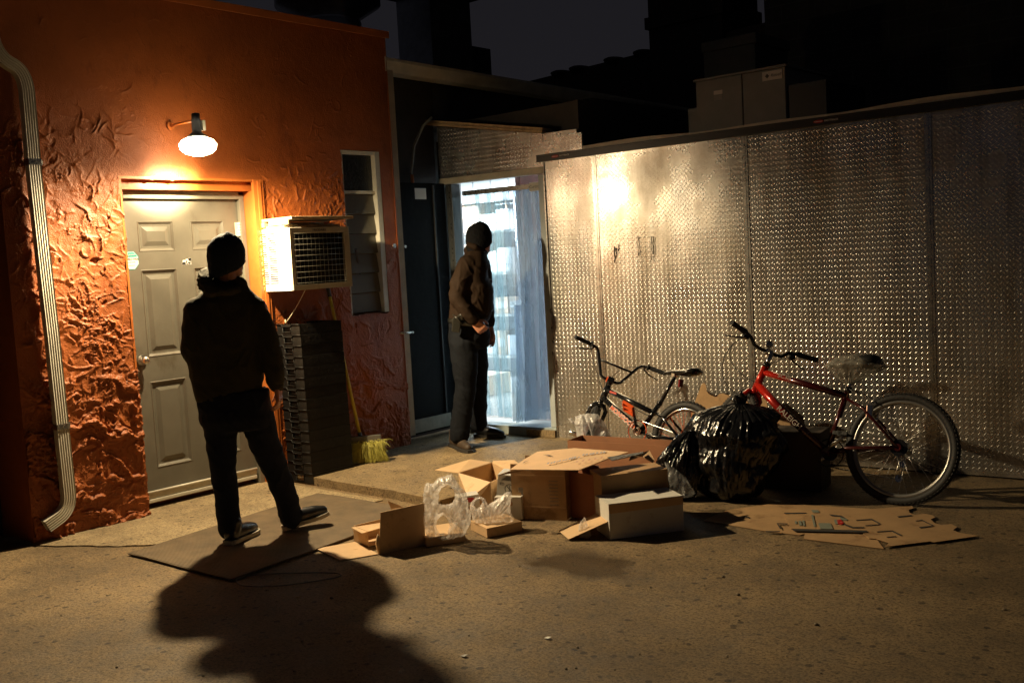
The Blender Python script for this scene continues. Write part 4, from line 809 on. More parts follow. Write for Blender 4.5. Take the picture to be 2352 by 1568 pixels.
# pixel frames of the photograph's details, used to look up where things stand on the ground
def S(c, p): return ((c[0]+p[0]*c[2])/1.7415, (c[1]+p[1]*c[2])/1.7415)
C3 = (0, 1800, .5952); C6 = (1250, 1700, .4252); C7 = (2150, 1200, .5102); D1 = (1700, 1700, .4677); D2 = (2700, 1900, .5527); D5 = (1050, 1250, .4785); D8 = (2500, 1500, .3826)
def g_(c, p, z=0.): return atz(*S(c, p), z)
def ov(c, p, xy): return over(*S(c, p), xy)

# ------------------------------------------------------------------ stack of black crates
cr_m = mat('black_crate_plastic', (.009, .0085, .008), .5, spec=.22, dirt=(6, .5, 1.5), noise=(12, .3), bump=(60, .0006))
cx0, cx1, cy0, cy1 = -6.075, -5.800, 4.455, 4.835
NCR = 15; chh = .0765
def crate_proto():
    t = thing('black_crate', (cx0, cy0, .0), '', 'crate', 'stack of black plastic crates')
    q = MB(); H = chh-.002; L = cx1-cx0
    hx0, hx1 = cx0+.085, cx0+.175
    # lit end with a moulded hand hold
    def face(x0, x1, z0, z1, y): q.add([(x0, y, z0), (x1, y, z0), (x1, y, z1), (x0, y, z1)], [(0, 1, 2, 3)])
    q.box((cx0, cy0, 0), (hx0, cy0+.012, H)); q.box((hx1, cy0, 0), (cx1, cy0+.012, H)); q.box((hx0+.0001, cy0+.001, 0), (hx1-.0001, cy0+.012, .014)); q.box((hx0+.0001, cy0+.001, H-.016), (hx1-.0001, cy0+.012, H-.001))
    q.box((hx0-.006, cy0+.0125, .010), (hx1+.006, cy0+.030, H-.012))
    q.box((cx1-.012, cy0+.0125, 0), (cx1, cy1-.013, H)); q.box((cx0, cy0+.0125, 0), (cx0+.01, cy1-.013, H)); q.box((cx0, cy1-.0125, 0), (cx1, cy1, H)); q.box((cx0+.0105, cy0+.031, .002), (cx1-.0125, cy1-.013, .008))
    for i in range(6):
        for j in range(2): y = cy0+.05+i*.058+(.028 if j else 0); q.cyl((cx1+.0002, y, .022+.030*j), (cx1+.0016, y, .022+.030*j), .008, 8)
    q.build('shell', cr_m, t)
    q = MB(); q.tube([(cx0-.003, cy0-.004, H), (hx0-.014, cy0-.005, H), (hx0-.004, cy0-.005, H-.016), (hx1+.004, cy0-.005, H-.016), (hx1+.014, cy0-.005, H), (cx1+.004, cy0-.004, H)], .0038, 6)
    q.tube([(hx0, cy0-.002, H-.02), (hx0, cy0-.003, .017), (hx1, cy0-.003, .017), (hx1, cy0-.002, H-.02)], .0028, 6); q.build('rim', cr_m, t)
    return t
def copy_thing(r):
    c = r.copy(); COL.objects.link(c)
    for ch in r.children:
        d = ch.copy(); COL.objects.link(d); d.parent = c
        for g2 in ch.children: e = g2.copy(); COL.objects.link(e); e.parent = d
    return c
cp_ = crate_proto(); rnd = random.Random(6); words = ['bottom', 'second', 'third', 'fourth', 'fifth', 'sixth', 'seventh', 'eighth', 'ninth', 'tenth', 'eleventh', 'twelfth', 'thirteenth', 'fourteenth', 'top']
for k in range(NCR):
    o = cp_ if k == 0 else copy_thing(cp_)
    o.location = (cx0+rnd.uniform(-.003, .003)-.0016*k, cy0+rnd.uniform(-.003, .003), .009+chh*k)
    o['label'] = ('topmost black plastic crate of the leaning stack, tied with the pale cord' if k == NCR-1 else 'bottom black plastic crate of the stack, standing on the cement' if k == 0 else f'{words[k]} black plastic crate counting up the stack under the air conditioner')
q = MB(); p = ov(D5, (150, 310), (cx0+.08, cy0)); q.tube([p+BE*(.02*math.cos(t)-.01)+Vector((0, -.012, .03*math.sin(t))) for t in np.linspace(1.2, 4.4, 10)], .0045, 6); tag(q.build('plastic_tie', M['white_paint']), 'short curved white plastic tie hooked in a crate handle', 'tie')

# ------------------------------------------------------------------ brooms
def stick(name, pts, r, m, parent): q = MB(); q.tube(pts, r, 10); return q.build(name, m, parent)
hb = atz(843, 1062, .06); br = thing('broom', hb, 'yellow bristled broom standing head down on the concrete slab', 'broom')
bdir = (atz(895, 1058, .06)-atz(795, 1066, .06)).normalized(); bdir.z = 0; bper = Vector((-bdir.y, bdir.x, 0))
top = atx(752, 655, -6.07); s0 = over(833, 1028, (hb.x-.02, hb.y+.02)); s1 = over(824, 992, (hb.x-.03, hb.y+.03)); d0 = (top-s0)
stick('handle', [s0+d0*.09, s0+d0*.93], .0125, mat('yellow_handle', (.55, .42, .03), .4, noise=(20, .2)), br); stick('grip', [s0+d0*.931, s0+d0*1.06], .015, M['black_paint'], br)
stick('socket', [s0-d0.normalized()*.03, s0+d0*.095], .016, mat('grey_plastic', (.10, .09, .07), .5), br)
q = MB(); c = hb+Vector((0, 0, .185)); q.loft([[c+bdir*(a*.115)+bper*(b*.022)+Vector((0, 0, z)) for a, b in ((-1, -1), (1, -1), (1, 1), (-1, 1))] for z in (-.03, .0, .02)], smooth=False); q.build('head_block', bpy.data.materials['grey_plastic'], br)
q = MB(); rnd = random.Random(21)
for k in range(1500):
    a = rnd.uniform(-1, 1); b_ = rnd.uniform(-1, 1); wild = rnd.random() < .33
    p0 = c+bdir*(a*.112)+bper*(b_*.02)+Vector((0, 0, -.02-.02*rnd.random())); sp = 1.22+.12*rnd.random()
    e = hb+bdir*(a*.125*sp+rnd.gauss(0, .006))+bper*(b_*.05+rnd.gauss(0, .008))+Vector((0, 0, .003+abs(rnd.gauss(0, .012))))
    if wild: e = hb+bdir*(a*.16+rnd.gauss(0, .02))+bper*(b_*.07-rnd.random()*.02)+Vector((0, 0, rnd.uniform(.03, .17)))
    md = p0.lerp(e, .5)+bdir*rnd.gauss(0, .012 if wild else .004)+bper*(rnd.gauss(0, .014 if wild else .004)-.012)+Vector((0, 0, .03 if wild else 0))
    pts = [p0*(1-t)**2+md*2*t*(1-t)+e*t*t for t in (0, .33, .66, 1)]
    q.tube(pts, .0011, 3, caps=False)
q.build('bristles', mat('straw_yellow', (.52, .47, .10), .45, noise=(40, .35)), br)
st2 = thing('wooden_pole', (-5.95, 5.15, .06), 'thin dull pole leaning on the wall below the window', 'pole'); stick('pole', [atz(887, 968, .07), atx(817, 572, -6.075)], .011, mat('grey_pole', (.10, .09, .085), .5), st2)

# ------------------------------------------------------------------ mat and loose wire on the ground
def mat_mesh():
    A, B, C_, D_ = Vector((-5.33, 2.78, 0)), Vector((-4.38, 2.81, 0)), Vector((-4.50, 4.31, 0)), Vector((-5.53, 4.28, 0)); n, m2 = 60, 80; q = MB(); top_ = []; 
    for i in range(n+1):
        for j in range(m2+1):
            u, v = i/n, j/m2; p = A.lerp(B, u).lerp(D_.lerp(C_, u), v); e = .012*mnoise.noise(Vector((u*2, v*3, 5)))
            p = p+Vector((e if u in (0, 1) else 0, e if v in (0, 1) else 0, 0))
            p.z = .014+max(0, .010*mnoise.noise(Vector((u*3.1, v*2.1, 1))))+.010*max(0, 1-abs(v-.93)/.05)*max(0, mnoise.noise(Vector((u*4, 3, 3)))+.3); top_.append(p)
    bot = [Vector((p.x, p.y, .0085)) for p in top_]; k = len(top_); W_ = m2+1; fs = [(i*W_+j, (i+1)*W_+j, (i+1)*W_+j+1, i*W_+j+1) for i in range(n) for j in range(m2)]
    bd_ = [i*W_ for i in range(n+1)]+[n*W_+j for j in range(1, m2+1)]+[i*W_+m2 for i in range(n-1, -1, -1)]+[j for j in range(m2-1, 0, -1)]
    q.add(top_+bot, fs, True); L_ = len(bd_)
    q.add([top_[i] for i in bd_]+[bot[i] for i in bd_], [(i, (i+1) % L_, L_+(i+1) % L_, L_+i) for i in range(L_)])
    m = mat('ribbed_mat', (.19, .135, .075), .75, noise=(5, .3), bump=(60, .003)); nt = m.node_tree; n_ = nt.nodes
    wv = n_.new('ShaderNodeTexWave'); wv.inputs['Scale'].default_value = 24; wv.bands_direction = 'Y'; wv.inputs['Distortion'].default_value = .6; tc_ = n_.new('ShaderNodeTexCoord'); nt.links.new(tc_.outputs['Object'], wv.inputs['Vector'])
    bp = n_.new('ShaderNodeBump'); bp.inputs['Distance'].default_value = .006; nt.links.new(wv.outputs['Fac'], bp.inputs['Height']); nt.links.new(bp.outputs[0], n_['Principled BSDF'].inputs['Normal'])
    return q.build('floor_mat', m, None, fixn=True)
tag(mat_mesh(), 'dark ribbed floor mat spread before the grey door', 'mat')
q = MB(); wc = atz(653, 1330, .004); pts = []
for t in np.linspace(0, 2*math.pi, 40, endpoint=False): rr = 1+.10*math.sin(3*t+1); pts.append(wc+_r0*(.26*rr*math.cos(t))+Vector((_f.x, _f.y, 0)).normalized()*(.10*rr*math.sin(t))+Vector((0, 0, .003)))
q.tube(pts, .003, 6, closed=True); tag(q.build('wire_loop', mat('dull_wire', (.12, .11, .09), .5)), 'thin loop of wire lying on the tarmac in the shadow', 'wire')

# ------------------------------------------------------------------ cardboard
card = mat('tan_cardboard', (.60, .40, .215), .72, noise=(4, .12), bump=(70, .0006), dirt=(7, .58, .72)); card2 = mat('brown_cardboard', (.42, .26, .125), .75, noise=(4, .16), bump=(70, .0006), dirt=(6, .55, .66)); cardw = mat('white_cardboard', (.60, .58, .52), .55, noise=(3, .08), dirt=(8, .58, .75)); cardl = mat('light_cardboard', (.66, .44, .25), .7, noise=(3, .14), bump=(70, .0006), dirt=(6, .57, .74))
UP = Vector((0, 0, 1))
def carton(name, lab, p0, p1, p3, h, m=card, top=False, z0=.004, bottom=True, grp=None, skip=()):
    p0, p1, p3 = [Vector((p[0], p[1], z0)) for p in (p0, p1, p3)]; p2 = p1+(p3-p0); t = thing(name, (p0+p2)/2-Vector((0, 0, z0)), lab, 'carton', grp)
    c = [p0, p1, p2, p3]; q = MB(); ctr = (p0+p2)/2
    for i in range(4):
        if i in skip: continue
        a, b = c[i], c[(i+1) % 4]; n = (b-a).cross(UP).normalized(); e = (b-a).normalized()*.0045
        a2, b2 = (a, b) if i % 2 == 0 else (a+e, b-e)
        q.card([a2, b2, b2+UP*h, a2+UP*h], .004, n)
    if bottom: q.card([p+UP*.001+(ctr-p).normalized()*.008 for p in c], .003, UP*-1)
    if top: q.card([p+UP*(h+.0045) for p in c], .004, UP)
    q.build('body', m, t); return t, c
def flap(t, pts, m=None, th=.004, name='flap', nrm=None):
    n = None
    if nrm is None:
        a, b, c = [Vector(p) for p in pts[:3]]; n = (b-a).cross(c-b).normalized()
        if n.z < 0: pts = pts[::-1]; n = -n
    q = MB(); q.card(pts, th, nrm or n); return q.build(name, m or card, t)
# left open carton: ground flap, shallow body, tall front panel
ta, _c4 = carton('open_carton', 'tan open carton at the near left of the heap, flap flat on the tarmac', g_(C6, (392, 1098)), g_(C6, (525, 1152)), g_(C6, (392, 1098))+Vector((.06, .36, 0)), .09, skip=(1,))
flap(ta, [g_(C6, (35, 1158), .012), g_(C6, (265, 1270), .006), g_(C6, (620, 1208), .006), g_(C6, (400, 1094), .008)], th=.004)
pa_, pb_ = g_(C6, (630, 1213)), g_(C6, (1060, 1125)); flap(ta, [pa_, pb_, ov(C6, (1055, 730), pb_), ov(C6, (640, 820), pa_)], name='front_panel', nrm=((pb_-pa_).cross(UP)).normalized())
flap(ta, [g_(C6, (365, 960), .092), g_(C6, (465, 1015), .092), g_(C6, (660, 958), .092), g_(C6, (660, 912), .092)])
flap(ta, [ov(C6, (740, 790), (-4.15, 3.70)), ov(C6, (710, 712), (-4.17, 3.72)), ov(C6, (860, 768), (-4.11, 3.80))], th=.003)
q = MB(); rnd = random.Random(5); c0 = pa_+Vector((-.02, .02, .06))
q.tube([pa_+Vector((-.006+.004*rnd.random(), .0, z)) for z in (.0, .03, .06, .09, .11)], [.003, .012, .016, .010, .002], 6); q.build('torn_edge', card, ta)
# two shallow trays
tA, cA = carton('shallow_carton', 'flat tan carton inside the standing clear bag', (-3.938, 3.754), (-3.828, 3.945), (-4.145, 3.875), .044, top=True)
tB, cB = carton('shallow_carton', 'flat tan carton sticking out of the slumped clear bag', (-3.764, 4.053), (-3.690, 4.268), (-3.965, 4.135), .048, top=True)
# carton with hand hole
d_e = Vector((math.cos(R_(20)), math.sin(R_(20)), 0)); f0 = g_(D1, (755, 800)); f1 = f0+d_e*.335; bk = Vector((-d_e.y, d_e.x, 0))
tC = thing('hand_hole_carton', f0+bk*.12, 'brown carton with a round hand hole carrying a flattened sheet', 'carton')
Hc = .330; q = MB(); hx_, hz_ = .055, .165; w1_, h1_ = .016, .055; Lc = .335
fr_ = lambda u0, u1, v0, v1: q.card([f0+d_e*u0+UP*v0, f0+d_e*u1+UP*v0, f0+d_e*u1+UP*v1, f0+d_e*u0+UP*v1], .004, -bk)
fr_(0, hx_-w1_, .003, Hc); fr_(hx_+w1_, Lc, .003, Hc); fr_(hx_-w1_, hx_+w1_, .003, hz_-h1_-.012)
fr_(hx_-w1_, hx_+w1_, hz_+h1_-.03, Hc); fr_(hx_-w1_, hx_+.004, hz_-.028, hz_-.004)
def side_(a, b, h, m, nm='body'): q2 = MB(); n = (b-a).cross(UP).normalized(); q2.card([a+UP*.003, b+UP*.003, b+UP*h, a+UP*h], .004, n); return q2
q.build('front_panel', card2, tC)
a_, b_, c_, e_ = f0-bk*-.005, f1+bk*.005, f1+bk*.26, f0+bk*.26
q = side_(b_, c_, Hc, card2); q.v += [] ; q2 = side_(c_, e_, Hc, card2); q.add(q2.v, q2.f); q2 = side_(e_, a_, .14, card2); q.add(q2.v, q2.f); q.build('body', card2, tC)
flap(tC, [f0+UP*.12+d_e*.01, f0+UP*.12-d_e*.03-bk*.015, f0+UP*.02-d_e*.03-bk*.015, f0+UP*.02+d_e*.01], card)
for vv in (.09, .19, .265): q = MB(); q.box((0, 0, 0), (.001, .001, .001)); 
q = MB(); q.card([f0-bk*.0012+d_e*.02+UP*.262, f0-bk*.0012+d_e*.33+UP*.262, f0-bk*.0012+d_e*.33+UP*.268, f0-bk*.0012+d_e*.02+UP*.268], .001, -bk); q.card([f0-bk*.0012+d_e*.002+UP*.075, f0-bk*.0012+d_e*.33+UP*.075, f0-bk*.0012+d_e*.33+UP*.080, f0-bk*.0012+d_e*.002+UP*.080], .001, -bk); q.build('crease', mat('card_crease', (.50, .33, .18), .7), tC)
q = MB()
for k in range(8): q.card([f0-bk*.0012+d_e*.235+UP*(.09+k*.02), f0-bk*.0012+d_e*.290+UP*(.09+k*.02), f0-bk*.0012+d_e*.290+UP*(.097+k*.02), f0-bk*.0012+d_e*.235+UP*(.097+k*.02)], .001, -bk)
q.build('faded_print', mat('faded_grey_print', (.25, .19, .13), .7), tC)
# flattened sheet lying on top
zt = .345; sh = thing('flattened_carton', g_(D1, (1200, 300), zt), 'creased flattened carton lying on top of the heap with faint blue print', 'cardboard sheet')
q = MB(); P8 = [g_(D1, p, z) for p, z in (((725, 378), .345), ((1315, 382), .350), ((1560, 285), .365), ((1740, 228), .375), ((1275, 195), .365), ((960, 225), .355), ((850, 290), .350))]; q.card(P8, .005, UP); q.build('sheet', cardl, sh)
q = MB(); q.card([g_(D1, p, .382) for p in ((1560, 272), (1870, 225), (1865, 240), (1600, 300))], .004, UP); q.build('dark_tape', M['rubber'], sh)
rnd = random.Random(17)
def smear(pts_, m): 
    q = MB(); q.card([p+UP*.0012 for p in pts_], .0006, UP); return q.build('print', m, sh)
bl = mat('faded_blue_print', (.36, .36, .42), .7); pk = mat('faded_pink_print', (.55, .30, .24), .7)
zsh = lambda u: .345+(.375-.345)*(u-725)/1015+.004
for k in range(11):
    u = 1040+k*26+rnd.uniform(-4, 4); v = 335-k*5.5; hh_ = rnd.uniform(9, 17); smear([g_(D1, (u, v), zsh(u)), g_(D1, (u+16, v-3), zsh(u)), g_(D1, (u+26, v-3-hh_), zsh(u)+.002), g_(D1, (u+10, v-hh_), zsh(u)+.002)], bl)
for k in range(7):
    u = 1340+k*30+rnd.uniform(-5, 5); v = 262-k*4; smear([g_(D1, (u, v), zsh(u)), g_(D1, (u+18, v-3), zsh(u)), g_(D1, (u+26, v-16), zsh(u)+.002), g_(D1, (u+8, v-13), zsh(u)+.002)], bl)
for k in range(5):
    u = 1290+k*52; v = 318-k*9; smear([g_(D1, (u, v), zsh(u)), g_(D1, (u+14, v-2), zsh(u)), g_(D1, (u+22, v-12), zsh(u)+.002), g_(D1, (u+8, v-10), zsh(u)+.002)], pk)
smear([g_(D1, (1010, 252), .362), g_(D1, (1095, 265), .362), g_(D1, (1060, 253), .362)], M['label_ink']); smear([g_(D1, (835, 325), .354), g_(D1, (870, 308), .355), g_(D1, (890, 300), .356), g_(D1, (850, 312), .355)], M['label_ink'])
flap(sh, [g_(D1, (605, 432), .315), g_(D1, (722, 392), .338), g_(D1, (910, 380), .340), g_(D1, (720, 415), .315)], card2)
# dark red-brown carton under the sheet
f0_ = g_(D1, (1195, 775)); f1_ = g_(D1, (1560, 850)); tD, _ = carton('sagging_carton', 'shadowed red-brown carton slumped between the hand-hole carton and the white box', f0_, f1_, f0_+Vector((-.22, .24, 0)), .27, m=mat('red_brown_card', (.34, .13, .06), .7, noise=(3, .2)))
# white fronted box with side flap
dW = Vector((.577, .817, 0)); pW = Vector((-.817, .577, 0)); w0_ = Vector((-3.148, 4.356, 0)); tW, cW = carton('white_box', 'white fronted box lying on its side nearest the camera, right of the heap', w0_, w0_+dW*.428, w0_+pW*.22, .190, m=cardw, top=True)
flap(tW, [w0_+pW*.02+UP*.10, w0_+pW*.21+UP*.10, w0_+pW*.19-dW*.15+Vector((-.10, 0, .012)), w0_-dW*.15+Vector((-.10, 0, .012))], card)
q = MB(); q.card([w0_-pW*.0012+UP*.145, w0_+dW*.428-pW*.0012+UP*.150, w0_+dW*.428-pW*.0012+UP*.194, w0_-pW*.0012+UP*.194], .0008, -pW); q.build('tan_edge', card, tW)
# brown carton behind it
b0_ = w0_+pW*.25+dW*.05; htB = ov(D1, (1720, 440), b0_).z; b1_ = b0_+dW*.40; tE, _ = carton('brown_carton', 'closed brown carton with a taped lid behind the white box', b0_, b1_, b0_+pW*.20, htB, m=card2, top=True)
q = MB(); q.card([b0_+pW*.08+UP*(htB+.0062), b1_+pW*.08+UP*(htB+.0062), b1_+pW*.13+UP*(htB+.0062), b0_+pW*.13+UP*(htB+.0062)], .001, UP); q.build('tape', mat('clear_tape', (.58, .45, .30), .15, coat=.6), tE)
flap(tE, [g_(D1, (1745, 300), .36), g_(D1, (1760, 262), .37), g_(D1, (1920, 215), .38), g_(D1, (1965, 300), .34), g_(D1, (1945, 318), .33), g_(D1, (1850, 262), .36)], cardl)
# open carton at the back left of the heap
zr = .205; L_, F_, Rr, Bk = g_(D1, (285, 408), zr), g_(D1, (560, 488), zr), g_(D1, (735, 402), zr), g_(D1, (575, 318), zr)
tG = thing('flapped_carton', (L_+Rr)/2-UP*zr, 'tan carton with all its lit flaps folded out beside the concrete step', 'carton')
q = MB()
for a, b in ((L_, F_), (F_, Rr), (Rr, Bk), (Bk, L_)):
    n = (b-a).cross(UP).normalized(); q.card([Vector((a.x, a.y, .004)), Vector((b.x, b.y, .004)), b, a], .004, n)
q.build('body', card, tG)
flap(tG, [L_+UP*.002, Bk+UP*.002, g_(D1, (385, 290), .222), g_(D1, (85, 380), .185)])
flap(tG, [L_+UP*.002, F_+UP*.002, g_(D1, (480, 592), .135), g_(D1, (372, 632), .115)], cardl)
flap(tG, [Bk+UP*.002, Rr+UP*.002, g_(D1, (835, 348), .222), g_(D1, (762, 296), .235), g_(D1, (582, 303), .215)])
def wbox(lab, p0, w_, dp, h, rot, tilt=0., z0=.004):
    c = Vector((math.cos(rot), math.sin(rot), 0)); n = Vector((-c.y, c.x, 0)); t = thing('printed_white_carton', p0, lab, 'carton'); q = MB(); q.box((0, 0, 0), (w_, dp, h), bev=.003)
    Mx = Matrix.Translation(p0+UP*z0)@frame((0, 0, 0), c+UP*tilt, n); q.xf(Mx); q.build('body', cardw, t); return t, Mx
tH, mH = wbox('small white printed carton with a crossed circle mark beside the flapped carton', Vector((-4.03, 4.42, 0)), .17, .16, .262, R_(28), -.12)
q = MB(); ccx, ccz = .075, .18; q.tube([mH@Vector((ccx+.026*math.cos(t), -.0015, ccz+.026*math.sin(t))) for t in np.linspace(0, 2*math.pi, 24, endpoint=False)], .0018, 5, closed=True); q.tube([mH@Vector((ccx-.018, -.0015, ccz+.018)), mH@Vector((ccx+.018, -.0015, ccz-.018))], .0018, 5); q.tube([mH@Vector((ccx, -.0015, ccz-.02)), mH@Vector((ccx, -.0015, ccz+.02))], .0016, 5); q.build('circle_mark', M['label_ink'], tH)
text('lettering', 'ED', .022, mH@frame((.030, -.0012, .205), (1, 0, 0), (0, 0, 1)), M['label_ink'], tH)
q = MB()
for k in range(9): q.card([mH@Vector((.02+k*.004, -.001, .228+k*.003)), mH@Vector((.10+k*.004, -.001, .228+k*.003)), mH@Vector((.10+k*.004, -.001, .2295+k*.003)), mH@Vector((.02+k*.004, -.001, .2295+k*.003))], .0006, (mH.to_3x3()@Vector((0, -1, 0))))
q.build('fine_print', M['label_ink'], tH)
tI, mI = wbox('low white carton printed with brown spots under the crossed circle carton', Vector((-3.985, 4.375, 0)), .165, .05, .135, R_(24), .02)
for u, v, m_ in ((.10, .095, card2), (.02, .05, M['red_ink']), (.05, .02, card2)): q = MB(); q.card([mI@Vector((u+.012*math.cos(t), -.0012, v+.014*math.sin(t))) for t in np.linspace(0, 2*math.pi, 12, endpoint=False)], .0008, (mI.to_3x3()@Vector((0, -1, 0)))); q.build('printed_spot', m_, tI)
tJ, mJ = wbox('small white carton with a red oval and brown spots below the near flap', Vector((-4.10, 4.19, 0)), .13, .10, .16, R_(52), .06)
for u, v, a, b, m_ in ((.075, .135, .028, .014, M['red_ink']), (.065, .085, .012, .014, card2), (.03, .07, .010, .014, card2)): q = MB(); q.card([mJ@Vector((u+a*math.cos(t), -.0012, v+b*math.sin(t))) for t in np.linspace(0, 2*math.pi, 14, endpoint=False)], .0008, (mJ.to_3x3()@Vector((0, -1, 0)))); q.build('printed_spot', m_, tJ)
text('lettering', 'QUALITY', .022, mJ@frame((.062, -.0012, .035), (1, 0, 0), (0, 0, 1)), M['label_ink'], tJ)
# long dark carton behind, and the flat cardboard
b0_ = Vector((-4.235, 5.42, 0)); carton('long_carton', 'long dark carton lying between the heap and the small bicycle', b0_, (-3.46, 5.52), (-4.26, 5.62), .275, m=mat('dark_brown_card', (.30, .13, .06), .7, noise=(3, .2)))  # dark brown card all over
fc = thing('flattened_carton', g_(D2, (1100, 380)), 'long flattened carton with notched tabs lying on the tarmac below the red bicycle', 'cardboard sheet')
def sheet2(pts, z, m=card2, nm='sheet'): q = MB(); q.card([g_(D2, p, z) for p in pts], .003, UP); return q.build(nm, m, fc)
sheet2([(205, 325), (380, 250), (700, 205), (960, 215), (1440, 372), (1392, 410), (1400, 455), (1460, 462), (1512, 530), (930, 458), (940, 420), (905, 432), (660, 402)], .006)
sheet2([(800, 250), (960, 215), (1430, 243), (1615, 228), (1715, 222), (1725, 238), (1692, 248), (1695, 268), (1735, 285), (1800, 276), (1862, 288), (1882, 304), (1850, 318), (1880, 345), (1930, 358), (2000, 352), (2042, 372), (2012, 395), (2050, 412), (2120, 424), (2202, 436), (1880, 482), (1850, 476), (1520, 516), (1548, 486), (1460, 458), (1405, 455), (1362, 420), (1395, 408), (840, 388), (800, 300)], .012)
for a in ([(1310, 322), (1425, 312), (1490, 350), (1478, 352), (1420, 320), (1312, 326)], [(1378, 360), (1480, 352), (1480, 357), (1380, 364)], [(1608, 295), (1714, 285), (1716, 291), (1618, 303)], [(1765, 372), (1870, 362), (1872, 367), (1775, 381)], [(1740, 326), (1788, 320), (1872, 361), (1864, 364), (1785, 326), (1742, 330)], [(1460, 405), (1572, 396), (1645, 432), (1632, 436), (1565, 403), (1462, 409)], [(1530, 443), (1600, 438), (1602, 443), (1534, 448)], [(735, 345), (815, 347), (815, 354), (748, 352), (768, 384), (760, 386)], [(790, 270), (950, 268), (950, 274), (792, 277)], [(655, 402), (760, 402), (760, 408), (660, 410)], [(845, 385), (1390, 398), (1395, 410), (1340, 412), (860, 402)], [(1115, 281), (1205, 290), (1240, 312), (1225, 314), (1195, 298), (1130, 292)], [(1230, 350), (1290, 372), (1370, 372), (1370, 380), (1280, 380), (1225, 358)]): q = MB(); q.card([g_(D2, p, .0155) for p in a], .001, UP); q.build('cut_slot', M['label_ink'], fc)
pr1 = mat('faded_teal_print', (.20, .22, .17), .7); q = MB()
for a in ([(1038, 343), (1125, 346), (1145, 388), (1052, 386)], [(985, 285), (1000, 285), (1020, 370), (1005, 370)], [(985, 250), (1035, 250), (1045, 268), (998, 268)], [(865, 330), (880, 330), (885, 350), (870, 350)], [(893, 328), (912, 328), (920, 362), (900, 362)], [(920, 325), (935, 325), (943, 365), (928, 365)], [(1150, 320), (1175, 318), (1180, 352), (1160, 352)], [(1195, 300), (1250, 318), (1240, 326), (1200, 320)]): q.card([g_(D2, p, .0158) for p in a], .001, UP)
q.build('print', pr1, fc)
q = MB(); q.card([g_(D2, p, .0168) for p in ((1172, 322), (1200, 318), (1222, 345), (1205, 356), (1180, 350))], .001, UP); q.build('print', M['red_ink'], fc)
q = MB()
for dx_ in (0, 18, 34): q.card([g_(D2, (500+dx_+7*math.cos(t), 296+dx_*.25+6*math.sin(t)), .0095) for t in np.linspace(0, 2*math.pi, 8, endpoint=False)], .0006, UP)
q.build('print', M['label_ink'], fc)
# die-cut card leaning on the shed behind the bicycles
def wl(p): d = ray(*S(D8, p)); t = 6.40/d.y; return CAM+d*t
q = MB(); q.card([wl(p) for p in [(690, 420), (720, 310), (800, 95), (825, 78), (850, 110), (850, 160), (880, 200), (930, 225), (960, 228), (985, 195), (1020, 188), (1060, 205), (1112, 215), (1118, 262), (1340, 148), (1480, 268), (1500, 372), (1710, 440), (1760, 640), (1810, 760), (1780, 1100), (700, 1050)]], .005, (0, -1, 0)); cc_ = tag(q.build('cut_card', card2), 'brown die-cut cardboard sheet leaning on the shed behind both bicycles', 'cardboard sheet')
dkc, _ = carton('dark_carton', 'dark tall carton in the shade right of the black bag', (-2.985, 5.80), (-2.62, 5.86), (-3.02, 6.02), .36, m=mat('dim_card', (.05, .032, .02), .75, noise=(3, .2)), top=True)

# ------------------------------------------------------------------ bags
def plastic(name, tint, op, tcol=(1, 1, 1), rough=.16):
    m = bpy.data.materials.new(name); m.use_nodes = True; nt = m.node_tree; n = nt.nodes; l = nt.links; b = n['Principled BSDF']; out = n['Material Output']
    b.inputs['Base Color'].default_value = (*tint, 1); b.inputs['Roughness'].default_value = rough; b.inputs['Specular IOR Level'].default_value = .9
    tr = n.new('ShaderNodeBsdfTransparent'); tr.inputs[0].default_value = (*tcol, 1); tl = n.new('ShaderNodeBsdfTranslucent'); tl.inputs[0].default_value = (*tint, 1)
    a = n.new('ShaderNodeMixShader'); a.inputs[0].default_value = .5; l.new(b.outputs[0], a.inputs[1]); l.new(tl.outputs[0], a.inputs[2])
    t = n.new('ShaderNodeTexCoord'); nz = n.new('ShaderNodeTexNoise'); nz.inputs['Scale'].default_value = 9; nz.inputs['Detail'].default_value = 4; nz.inputs['Distortion'].default_value = 2.5; l.new(t.outputs['Object'], nz.inputs['Vector'])
    mr = n.new('ShaderNodeMapRange'); mr.inputs['From Min'].default_value = .35; mr.inputs['From Max'].default_value = .7; mr.inputs['To Min'].default_value = op*.6; mr.inputs['To Max'].default_value = min(1, op*1.6); l.new(nz.outputs['Fac'], mr.inputs['Value'])
    bp = n.new('ShaderNodeBump'); bp.inputs['Distance'].default_value = .010; l.new(nz.outputs['Fac'], bp.inputs['Height']); l.new(bp.outputs[0], b.inputs['Normal'])
    x = n.new('ShaderNodeMixShader'); l.new(mr.outputs[0], x.inputs[0]); l.new(tr.outputs[0], x.inputs[1]); l.new(a.outputs[0], x.inputs[2]); l.new(x.outputs[0], out.inputs[0]); return m
clear = plastic('clear_plastic_film', (.88, .85, .82), .52); clear2 = plastic('thin_clear_film', (.62, .62, .60), .24); milky = plastic('milky_plastic_film', (.84, .82, .80), .80)
def inpoly(x, y, P):
    r = np.zeros_like(x, bool); n = len(P)
    for i in range(n):
        x0, y0 = P[i]; x1, y1 = P[(i+1) % n]
        c = ((y0 > y) != (y1 > y)) & (x < (x1-x0)*(y-y0)/((y1-y0) if y1 != y0 else 1e-9)+x0); r ^= c
    return r
